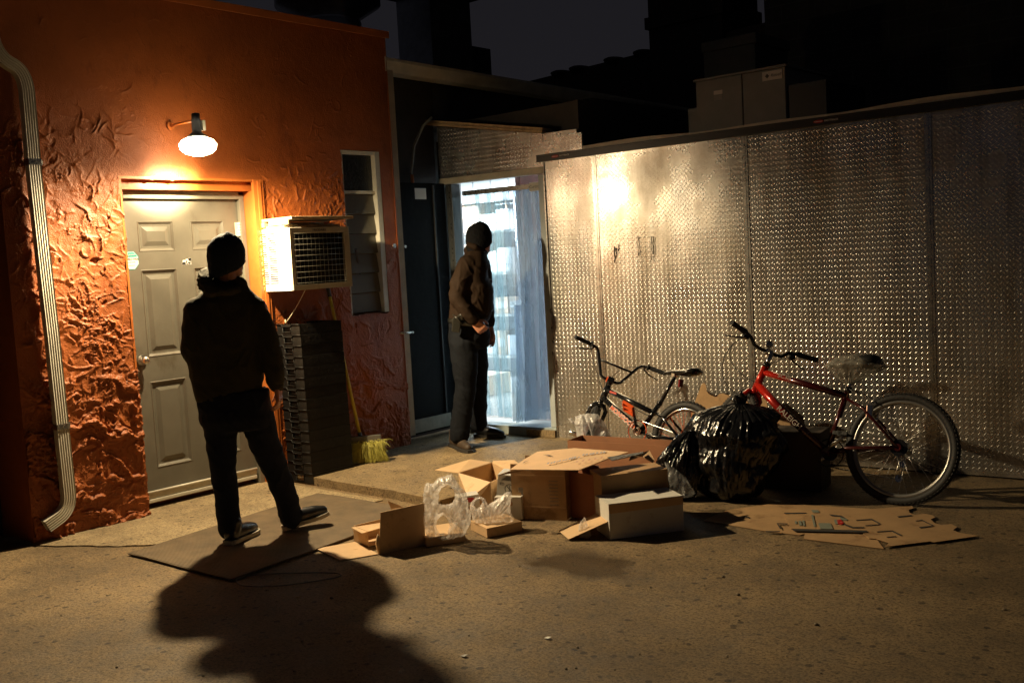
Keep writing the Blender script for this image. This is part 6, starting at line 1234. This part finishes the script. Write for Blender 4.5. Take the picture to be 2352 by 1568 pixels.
    for s in (-1, 1): q.tube([cl, cl+V3((0, .06*s, 0)), cl+V3((.004, .10*s, .008)), cl+V3((0, .145*s, .050)), cl+V3((-.012, .185*s, .058)), cl+V3((-.055, .315*s, .062))], .0118, 10)
    b.out(q, 'handlebar', mat('dull_dark_bar', (.04, .035, .03), .35, metal=.6), None, ST)
    for s in (-1, 1):
        q = MB(); a, e = cl+V3((-.017, .195*s, .058)), cl+V3((-.060, .325*s, .062)); q.tube([a.lerp(e, f) for f in np.linspace(0, 1, 9)], [.019, .019, .018, .017, .016, .016, .017, .018, .018], 12); b.out(q, 'grip', grip_m, None, ST)
        q = MB(); c1 = cl+V3((.0, .175*s, .050)); q.box((-.012, -.02, -.028), (.03, .02, .012), Matrix.Translation(c1), bev=.006); q.tube([c1+V3((.02, .0, -.01)), c1+V3((.045, .03*s, -.02)), c1+V3((.055, .09*s, -.035)), c1+V3((.035, .13*s, -.05))], [.008, .006, .005, .004], 6); b.out(q, 'brake_lever', blk, None, ST)
    q = MB(); q.ellipsoid(cl+V3((.01, .0, .055)), (.012, .028, .028), seg=14, rings=8); b.out(q, 'bell', M['steel'], None, ST)
    q = MB()
    for s, e in ((1, crown+V3((.05, .02, -.03))), (-1, hb_+V3((-.05, -.02, .05))), (1, hb_+V3((-.05, .02, .03)))):
        a = ST@(cl+V3((.03, .17*s, .045))); k1 = a+V3((.16, .02*s, -.06)); k2 = e+V3((.26 if s > 0 else .15, 0, .06)); q.tube([a*(1-f)**3+k1*3*f*(1-f)**2+k2*3*f*f*(1-f)+e*f**3 for f in np.linspace(0, 1, 16)], .0028, 5); b.out(q, 'brake_cable', M['rubber']); q = MB()
    q.tube([st+V3((.12, .01, .02)), st+V3((.02, .02, .03)), st+V3((-.06, .01, .01)), V3((.19, 0, .61))], .0026, 5); b.out(q, 'brake_cable', M['rubber'])
    pale = mat('pale_lettering', (.30, .26, .21), .4)
    a = V3((.80, 0, .545)); e = bb; d = (e-a).normalized(); L = V3((0, 1, 0)); yv = V3((-d.z, 0, d.x)); yv = yv if yv.z > 0 else -yv
    text('lettering', 'RALEIGH', .048, Wm@frame(a+d*.135+L*.0258, d, yv), pale, t, ext=.0005, sx_=1.08)
    a = ht+V3((.010, 0, -.035)); e = st; d = (e-a).normalized(); yv = V3((-d.z, 0, d.x)); yv = yv if yv.z > 0 else -yv
    text('lettering', 'SC30', .032, Wm@frame(a+d*.155+L*.0212, d, yv), pale, t, ext=.0005, sx_=1.3)
    q = MB(); q.card([V3((.385, .0185, .43)), V3((.372, .0185, .43)), V3((.360, .0185, .48)), V3((.372, .0185, .48))], .001, (0, 1, 0)); b.out(q, 'frame_sticker', M['sign_cream'])
mtb()

# ------------------------------------------------------------------ people
def fuse(name, q, voxel, smooth, m, parent, wr=None):
    """one continuous skin over overlapping closed shapes"""
    o = q.build(name+'_raw', None); o.modifiers.new('r', 'REMESH').mode = 'VOXEL'; o.modifiers['r'].voxel_size = voxel; o.modifiers['r'].use_smooth_shade = True
    sm = o.modifiers.new('s', 'SMOOTH'); sm.factor = .5; sm.iterations = smooth
    dg = bpy.context.evaluated_depsgraph_get(); me = bpy.data.meshes.new_from_object(o.evaluated_get(dg)); bpy.data.objects.remove(o)
    if wr:
        n = len(me.vertices); co = np.zeros(n*3); me.vertices.foreach_get('co', co); co = co.reshape(-1, 3); no = np.zeros(n*3); me.vertices.foreach_get('normal', no); no = no.reshape(-1, 3)
        co += no*wr(co)[:, None]; me.vertices.foreach_set('co', co.ravel())
    me.name = name; me.transform(parent.matrix_world.inverted()); me.materials.clear(); me.materials.append(m)
    me.polygons.foreach_set('use_smooth', np.ones(len(me.polygons), bool)); me.update()
    r = bpy.data.objects.new(name, me); COL.objects.link(r); r.parent = parent; r.matrix_world = parent.matrix_world.copy(); return r
def wrinkle(amp, fx, fz, seed, slant=.5):
    def f(co):
        u = (co[:, 0]+co[:, 1]*.7)*fx; v = co[:, 2]*fz+co[:, 0]*fx*slant
        r = 1-np.abs(fbm(u+.4*fbm(u, v, 2, seed+4), v, 2, seed))*2
        return amp*(np.clip(r, 0, 1)**2-.35)+amp*.5*fbm(u*.4, v*.4, 2, seed+9)
    return f
def capsule(q, a, ra, b, rb, n=7, seg=16, flat=None):
    """rounded tapering limb"""
    a, b = V3(a), V3(b); d = (b-a).normalized(); P = []; rr = []
    for k in range(n//2+1): t = math.pi/2*k/(n//2); P.append(a-d*ra*math.cos(t)); rr.append(max(1e-4, ra*math.sin(t)))
    for k in range(n//2+1): t = math.pi/2*k/(n//2); P.append(b+d*rb*math.sin(t)); rr.append(max(1e-4, rb*math.cos(t)))
    q.tube(P, rr, seg, flat=flat)
def limb(q, pts, seg=16):
    for (a, ra), (b, rb) in zip(pts[:-1], pts[1:]): capsule(q, a, ra, b, rb, seg=seg)
def J(px, py, dist): d = ray(px, py); return CAM+d*(dist/math.hypot(d.x, d.y))
def ringpx(xl, xr, py, dist, depth, n=24, shift=0., sq=2.4):
    """horizontal section of a body seen between xl and xr at height py"""
    c = J((xl+xr)/2, py, dist); vd = V3((c.x, c.y, 0)).normalized(); rt = V3((vd.y, -vd.x, 0)); A = J(xl, py, dist); B = J(xr, py, dist); w_ = (B-A).length/2; c = c+vd*shift
    out = []
    for k in range(n):
        t = 2*math.pi*k/n; cc, ss = math.cos(t), math.sin(t); r = (abs(cc)**sq+abs(ss)**sq)**(-1/sq)
        out.append(c+rt*(w_*r*cc)+vd*(depth*r*ss))
    return out
def hand(q, wrist, fdir, pn_, thumb_side, curl, s=1., spread=.06):
    """palm, four unequal bent fingers and a thumb; fdir toward the finger tips, pn_ out of the palm, curl in radians per joint"""
    f = V3(fdir).normalized(); p = V3(pn_); p = (p-f*p.dot(f)).normalized(); l = f.cross(p)*thumb_side
    w0 = V3(wrist); kn = w0+f*.088*s
    for k in (-1, -.33, .33, 1): capsule(q, w0+l*(.020*k)*s+f*.008, .016*s, kn+l*(.031*k)*s, .0125*s, seg=10)
    for k, (o_, L) in enumerate(((.031, .072), (.0105, .080), (-.0105, .074), (-.031, .058))):
        a = kn+l*o_*s; d = (f+l*(o_*spread/.03)).normalized(); ang = 0
        for seg_, r0, r1 in ((.45, .0098, .0090), (.31, .0090, .0083), (.24, .0083, .0070)):
            ang += curl*(1+.12*k); dd = (d*math.cos(ang)+p*math.sin(ang)); b = a+dd*L*seg_*s; capsule(q, a, r0*s, b, r1*s, seg=10); a = b
    a = w0+l*.024*s+f*.025*s+p*.006; d1 = (f*.62+l*.62+p*.45).normalized(); b = a+d1*.040*s; c = b+(f*.85+l*.15+p*.45).normalized()*.032*s; e = c+(f*.8-l*.1+p*.6).normalized()*.024*s
    capsule(q, a, .0145*s, b, .0115*s, seg=10); capsule(q, b, .0115*s, c, .0098*s, seg=10); capsule(q, c, .0098*s, e, .0082*s, seg=10)
def head(q, c, fw, up=(0, 0, 1), s=1.):
    """skull, jaw, nose, brow, lips, ears and eyes round the centre c, looking along fw"""
    f = V3(fw).normalized(); u = V3(up); u = (u-f*u.dot(f)).normalized(); l = u.cross(f); R3 = Matrix((f, l, u)).transposed(); c = V3(c)
    P = lambda x, y, z: c+(f*x+l*y+u*z)*s
    q.ellipsoid(P(-.012, 0, .030), (.098*s, .076*s, .092*s), R3); q.ellipsoid(P(.030, 0, -.040), (.058*s, .058*s, .072*s), R3); q.ellipsoid(P(.058, 0, -.088), (.028*s, .030*s, .022*s), R3)
    q.ellipsoid(P(.062, 0, .020), (.024*s, .056*s, .014*s), R3); capsule(q, P(.086, 0, .012), .008*s, P(.108, 0, -.022), .012*s, seg=10); q.ellipsoid(P(.098, .011, -.026), (.010*s, .007*s, .008*s), R3, seg=8, rings=6); q.ellipsoid(P(.098, -.011, -.026), (.010*s, .007*s, .008*s), R3, seg=8, rings=6)
    q.ellipsoid(P(.083, 0, -.052), (.012*s, .022*s, .006*s), R3, seg=10, rings=6); q.ellipsoid(P(.081, 0, -.063), (.012*s, .020*s, .007*s), R3, seg=10, rings=6)
    for y in (1, -1):
        q.ellipsoid(P(.070, .030*y, .000), (.014*s, .014*s, .010*s), R3, seg=10, rings=6); q.ellipsoid(P(.052, .044*y, -.022), (.022*s, .016*s, .022*s), R3, seg=10, rings=6)
        q.ellipsoid(P(-.008, .078*y, -.008), (.020*s, .008*s, .032*s), R3, seg=10, rings=8); q.ellipsoid(P(.010, .055*y, -.055), (.040*s, .016*s, .030*s), R3, seg=10, rings=8)
    return P, f, l, u
def boot(parent, name, heel, toe, z, m, ms, H=.11, W=.050, up=0., L=None, ankle=None):
    """shoe from heel to toe; up lifts the toe"""
    h, t = V3((heel[0], heel[1], z)), V3((toe[0], toe[1], z+up)); d = (t-h); Ls = d.length; d.normalize(); sd = V3((-d.y, d.x, 0)).normalized(); n = d.cross(sd); n = n if n.z > 0 else -n
    P = lambda a, b, c: h+d*(a*Ls)+sd*b+n*c
    e = thing_part_('shoe', parent) if False else None
    q = MB(); prof = [(.0, .030), (.06, .040), (.2, .042), (.4, .041), (.6, .050), (.78, .053), (.92, .040), (.985, .022)]
    rings = [[P(a, w_*math.copysign(1, b_)*abs(b_), c_) for b_, c_ in ((-1, .0), (-1, .022), (0, .024), (1, .022), (1, .0), (0, -.001))] for a, w_ in prof]
    q.loft(rings, smooth=False); sole = q
    q = MB(); limb(q, [(P(.14, 0, .055), .042), (P(.45, 0, .050), .044), (P(.72, 0, .042), .040), (P(.88, 0, .036), .030)]); capsule(q, P(.18, 0, .05), .044, P(.24, 0, H), .050)
    q.v = [tuple(v) if (V3(v)-h).dot(n) > .004 else tuple(V3(v)+n*(.004-(V3(v)-h).dot(n))) for v in q.v]
    o = fuse(name, q, .006, 5, m, parent, None); sole.build('sole', ms, o)
    q = MB()
    for k in range(4): a = P(.40+.075*k, -.018, .098-.011*k); b = P(.43+.075*k, .018, .098-.011*k); q.tube([a, a.lerp(b, .5)+n*.004, b], .0026, 5)
    q.build('lace', bpy.data.materials.get('lace') or mat('lace', (.30, .10, .04), .6), o)
    return o
skin = mat('skin', (.50, .22, .13), .5, noise=(12, .08), bump=(150, .0004))
# --- the nearer man, walking off to the right with his back to us
D1_ = 5.98
m1 = thing('person', J(560, 1235, 5.98)*1, 'man in dark beanie and olive hooded jacket stepping past the grey door', 'person'); m1.location.z = 0; bpy.context.view_layer.update(); m1.matrix_world = Matrix.Translation(m1.location)
sk = MB(); hc = J(524, 592, 5.98); vd1 = V3((hc.x, hc.y, 0)).normalized(); rt1 = V3((vd1.y, -vd1.x, 0))
fw1 = (rt1*.80+vd1*.60)
P1, f1_h, l1, u1 = head(sk, hc+V3((0, 0, .0)), fw1, s=1.0)
capsule(sk, hc+V3((0, 0, -.05))-fw1*.02, .054, J(522, 672, 5.99), .052)
limb(sk, [(J(524, 705, 6.0), .085), (J(530, 800, 6.0), .085), (J(535, 915, 6.0), .085)])
handR = J(637, 888, 5.92)
limb(sk, [(J(452, 705, 5.98), .052), (J(436, 800, 6.02), .042), (J(470, 868, 5.80+.35), .032)]); limb(sk, [(J(592, 705, 5.98), .052), (J(624, 800, 5.94), .042), (handR, .030)])
hand(sk, J(637, 884, 5.92), V3((0, 0, -1))+rt1*.05-vd1*.0, -rt1*.9+vd1*.3, 1, .35, s=1.0)
hand(sk, J(470, 868, 6.15), rt1*.6-V3((0, 0, .4))+vd1*.2, -vd1*.5-V3((0, 0, .6)), -1, .5)
limb(sk, [(J(508, 935, 5.98), .070), (J(512, 1068, 5.96), .052), (J(527, 1222, 5.93), .036)]); limb(sk, [(J(588, 935, 5.99), .070), (J(632, 1075, 6.03), .052), (J(668, 1180, 6.05), .036)])
body1 = fuse('body', sk, .0055, 3, skin, m1)
hairm = mat('dark_hair', (.02, .014, .010), .6)
q = MB(); R3 = Matrix((f1_h, l1, u1)).transposed()
q.ellipsoid(P1(-.030, 0, -.012), (.078, .082, .050), R3); fuse('hair', q, .008, 3, hairm, m1, wrinkle(.003, 80, 40, 3))
# beanie: knitted cap with a rolled rim, slightly slouched
def beanie(P, f, l, u, m, parent, wide=1., tall=1., tilt=0.):
    q = MB(); rings = []; prof = [(.096, -.078), (.104, -.070), (.110, -.04), (.113, -.01), (.113, .025), (.106, .060), (.092, .090), (.070, .113), (.042, .129), (.016, .136), (.002, .137)]
    for r, z in prof:
        rings.append([P(-.012+r*1.0*math.cos(a)*wide-.010*max(0, z)*6*.1, r*.82*math.sin(a)*wide, z*tall+.004+(.040*math.cos(a) if z < -.03 else .022*math.cos(a) if z < .03 else .008*math.cos(a))+tilt*math.cos(a)) for a in np.linspace(0, 2*math.pi, 36, endpoint=False)])
    q.loft(rings)
    o = fuse('beanie', q, .007, 4, m, parent, wrinkle(.0035, 30, 26, 8)); return o
knit = mat('charcoal_knit', (.030, .036, .048), .9, spec=.12, bump=(110, .004, 2), bump2=(420, .0015, 2))
beanie(P1, f1_h, l1, u1, knit, m1)
# jacket
jk = mat('olive_fleece', (.060, .054, .034), .9, spec=.12, noise=(9, .15), bump=(180, .0016, 3))
q = MB(); T = [(490, 552, 640, .066), (480, 562, 655, .085), (462, 578, 668, .10), (434, 602, 696, .115), (422, 610, 740, .125), (424, 612, 790, .128), (432, 610, 840, .130), (442, 606, 885, .135), (448, 602, 912, .136), (450, 598, 918, .132)]
q.loft([ringpx(a, b, y, 5.98, d, shift=.02) for a, b, y, d in T])
limb(q, [(J(452, 712, 5.98), .074), (J(440, 800, 6.00), .060), (J(444, 815, 6.02), .058)]); limb(q, [(J(442, 806, 6.01), .059), (J(480, 872, 6.12), .050)])
limb(q, [(J(580, 708, 5.98), .076), (J(606, 760, 5.96), .071), (J(622, 812, 5.94), .064), (J(634, 872, 5.92), .050)])
capsule(q, J(500, 655, 6.0), .055, J(548, 655, 6.0), .055)
fuse('jacket', q, .009, 5, jk, m1, wrinkle(.006, 6, 5, 21))
q = MB(); hdp = [(J(484, 668, 5.90), .040), (J(470, 650, 5.93), .044), (J(468, 632, 5.99), .036), (J(478, 622, 6.06), .026), (J(500, 634, 6.10), .022)]
limb(q, hdp); limb(q, [(J(484, 668, 5.90), .034), (J(516, 668, 5.88), .028), (J(545, 664, 5.91), .024)]); fuse('hood', q, .007, 3, jk, m1, wrinkle(.007, 22, 30, 33))
q = MB(); limb(q, [(J(628, 870, 5.925), .047), (J(635, 884, 5.92), .043)]); fuse('cuff', q, .006, 3, jk, m1)
# jeans
jn = mat('dark_denim', (.018, .022, .036), .85, spec=.12, noise=(14, .2), bump=(240, .0012, 2))
q = MB(); q.loft([ringpx(a, b, y, 5.98, d) for a, b, y, d in [(455, 618, 895, .115), (452, 624, 925, .125), (458, 630, 960, .130), (470, 628, 985, .110)]])
limb(q, [(J(504, 950, 5.98), .096), (J(508, 1010, 5.975), .088), (J(511, 1070, 5.96), .074), (J(520, 1140, 5.95), .064), (J(528, 1212, 5.93), .066)], 20)
limb(q, [(J(590, 950, 5.99), .098), (J(606, 1010, 6.0), .090), (J(634, 1080, 6.03), .076), (J(656, 1135, 6.045), .070), (J(669, 1190, 6.05), .066)], 20)
fuse('jeans', q, .008, 5, jn, m1, wrinkle(.006, 6, 6, 44, .9))
shoe_m = mat('black_leather', (.016, .016, .018), .3, coat=.2); sole_m = mat('pale_sole', (.42, .38, .30), .6)
hl = g_(C3, (1530, 660)); boot(m1, 'shoe', (hl.x, hl.y), (hl.x-.10, hl.y+.27), .019, shoe_m, sole_m)
hr = g_(C3, (1900, 560)); tr_ = ov(C3, (2222, 440), (hr.x+.13, hr.y+.25)); dr = V3((.13, .25, 0)).normalized()*.285; boot(m1, 'shoe', (hr.x, hr.y), (hr.x+dr.x, hr.y+dr.y), .021, shoe_m, sole_m, up=.055)
# --- the farther man looking in at the lit doorway
DD = 8.0
m2 = thing('person', V3((-5.42, 5.66, .06)), 'man in brown jacket and black beanie looking in through the lit doorway', 'person')
sk = MB(); hc = J(1103, 551, DD); vd2 = V3((hc.x, hc.y, 0)).normalized(); rt2 = V3((vd2.y, -vd2.x, 0)); fw2 = rt2*.80+vd2*.60
P2, f2_h, l2, u2 = head(sk, hc, fw2, s=.98)
capsule(sk, hc+V3((0, 0, -.05))-fw2*.02, .060, J(1092, 598, DD), .070)
limb(sk, [(J(1084, 625, DD), .09), (J(1084, 700, DD), .10), (J(1080, 745, DD), .09)])
limb(sk, [(J(1068, 612, DD-.14), .052), (J(1050, 682, DD-.20), .042), (J(1090, 738, DD-.20), .030)])
hand(sk, J(1088, 737, DD-.20), rt2*.55-V3((0, 0, .62))+vd2*.1, rt2*.3-V3((0, 0, .2))+vd2*.9, 1, .62, s=1.02)
limb(sk, [(J(1105, 612, DD+.16), .050), (J(1112, 690, DD+.18), .040), (J(1125, 752, DD+.16), .030)]); hand(sk, J(1125, 752, DD+.16), rt2*.1-V3((0, 0, 1)), -vd2*.5-rt2*.5, -1, .30)
limb(sk, [(J(1066, 765, DD-.05), .085), (J(1068, 880, DD-.06), .055), (J(1056, 995, DD-.06), .038)]); limb(sk, [(J(1086, 765, DD+.12), .085), (J(1094, 870, DD+.14), .055), (J(1098, 968, DD+.20), .038)])
fuse('body', sk, .0055, 3, skin, m2)
q = MB(); R3 = Matrix((f2_h, l2, u2)).transposed(); q.ellipsoid(P2(-.030, 0, -.010), (.074, .080, .045), R3); fuse('hair', q, .008, 3, hairm, m2)
beanie(P2, f2_h, l2, u2, mat('black_knit', (.008, .008, .009), .9, spec=.12, bump=(140, .003, 2)), m2, wide=1.0, tall=1.02)
jb_ = mat('brown_nylon_jacket', (.022, .0125, .007), .8, spec=.12, noise=(6, .12), bump=(110, .0015, 3))
q = MB(); T = [(1078, 1112, 574, .10), (1060, 1119, 590, .16), (1046, 1122, 612, .20), (1042, 1122, 640, .215), (1040, 1132, 660, .22), (1036, 1136, 685, .215), (1032, 1134, 710, .205), (1030, 1128, 728, .19), (1032, 1122, 738, .18)]
q.loft([ringpx(a, b, y, DD, d) for a, b, y, d in T])
limb(q, [(J(1072, 610, DD-.14), .080), (J(1056, 650, DD-.19), .076), (J(1050, 684, DD-.20), .068), (J(1070, 714, DD-.215), .060), (J(1087, 732, DD-.205), .050)])
limb(q, [(J(1106, 612, DD+.15), .078), (J(1114, 680, DD+.18), .068), (J(1123, 742, DD+.165), .050)])
capsule(q, J(1082, 574, DD), .060, J(1104, 580, DD), .058)
fuse('jacket', q, .009, 5, jb_, m2, wrinkle(.007, 6, 6, 51))
q = MB(); limb(q, [(J(1078, 562, DD-.07), .026), (J(1092, 568, DD-.10), .026), (J(1108, 577, DD-.06), .026), (J(1115, 581, DD+.02), .024)]); fuse('collar', q, .007, 3, jb_, m2)
dn2 = mat('grey_black_denim', (.0075, .0085, .011), .85, spec=.12, noise=(10, .2), bump=(220, .0012, 2))
q = MB(); q.loft([ringpx(a, b, y, DD+.02, d) for a, b, y, d in [(1032, 1120, 728, .16), (1030, 1124, 748, .17), (1030, 1126, 775, .175), (1034, 1122, 800, .15)]])
limb(q, [(J(1064, 785, DD-.06), .112), (J(1068, 835, DD-.06), .102), (J(1070, 885, DD-.06), .086), (J(1062, 945, DD-.06), .082), (J(1055, 998, DD-.06), .080)], 20)
limb(q, [(J(1088, 785, DD+.12), .108), (J(1094, 840, DD+.13), .098), (J(1096, 885, DD+.14), .082), (J(1098, 935, DD+.17), .076), (J(1098, 972, DD+.20), .072)], 20)
fuse('trousers', q, .009, 5, dn2, m2, wrinkle(.006, 6, 6, 61, .8))
bt_m = mat('brown_walking_boot', (.06, .040, .025), .6, noise=(20, .2)); blackb = mat('black_boot', (.012, .012, .013), .35); bs = mat('dark_sole', (.03, .026, .022), .7)
a = atz(1037, 1022, .062); e = atz(1083, 1041, .062); boot(m2, 'shoe', (a.x, a.y), (a.x+(e.x-a.x)*.98, a.y+(e.y-a.y)*.98), .062, bt_m, bs, H=.12)
a = atz(1098, 1002, .062); e = atz(1160, 1006, .062); d = (e-a).normalized()*.30; boot(m2, 'shoe', (e.x-d.x, e.y-d.y), (e.x, e.y), .062, blackb, bs, H=.12)
q = MB(); hp1, hp2 = J(1050, 728, DD-.22), J(1046, 752, DD-.20); q.box((-.030, -.018, -.075), (.034, .022, .035), Matrix.Translation(J(1048, 740, DD-.21))@frame((0, 0, 0), rt2+V3((0, 0, -.15)), vd2), bev=.008); q.tube([J(1052, 728, DD-.225), J(1060, 722, DD-.235), J(1062, 734, DD-.235)], [.014, .016, .012], 8); q.tube([J(1040, 722, DD-.21), J(1052, 733, DD-.235), J(1062, 745, DD-.225)], .006, 6)
q.build('holster', mat('black_leather_holster', (.020, .019, .015), .28, coat=.4), m2)
q = MB(); q.tube([J(1030, 736, DD-.10), J(1040, 738, DD-.18), J(1062, 742, DD-.20), J(1088, 745, DD-.20), J(1112, 744, DD-.10)], .020, 8, flat=.4); q.build('belt', bpy.data.materials['black_leather_holster'], m2)
q = MB(); q.box((-.012, -.006, -.022), (.012, .006, .022), Matrix.Translation(J(1122, 642, DD-.03))@frame((0, 0, 0), vd2, (0, 0, 1)), bev=.004); q.build('badge', M['steel'], m2)
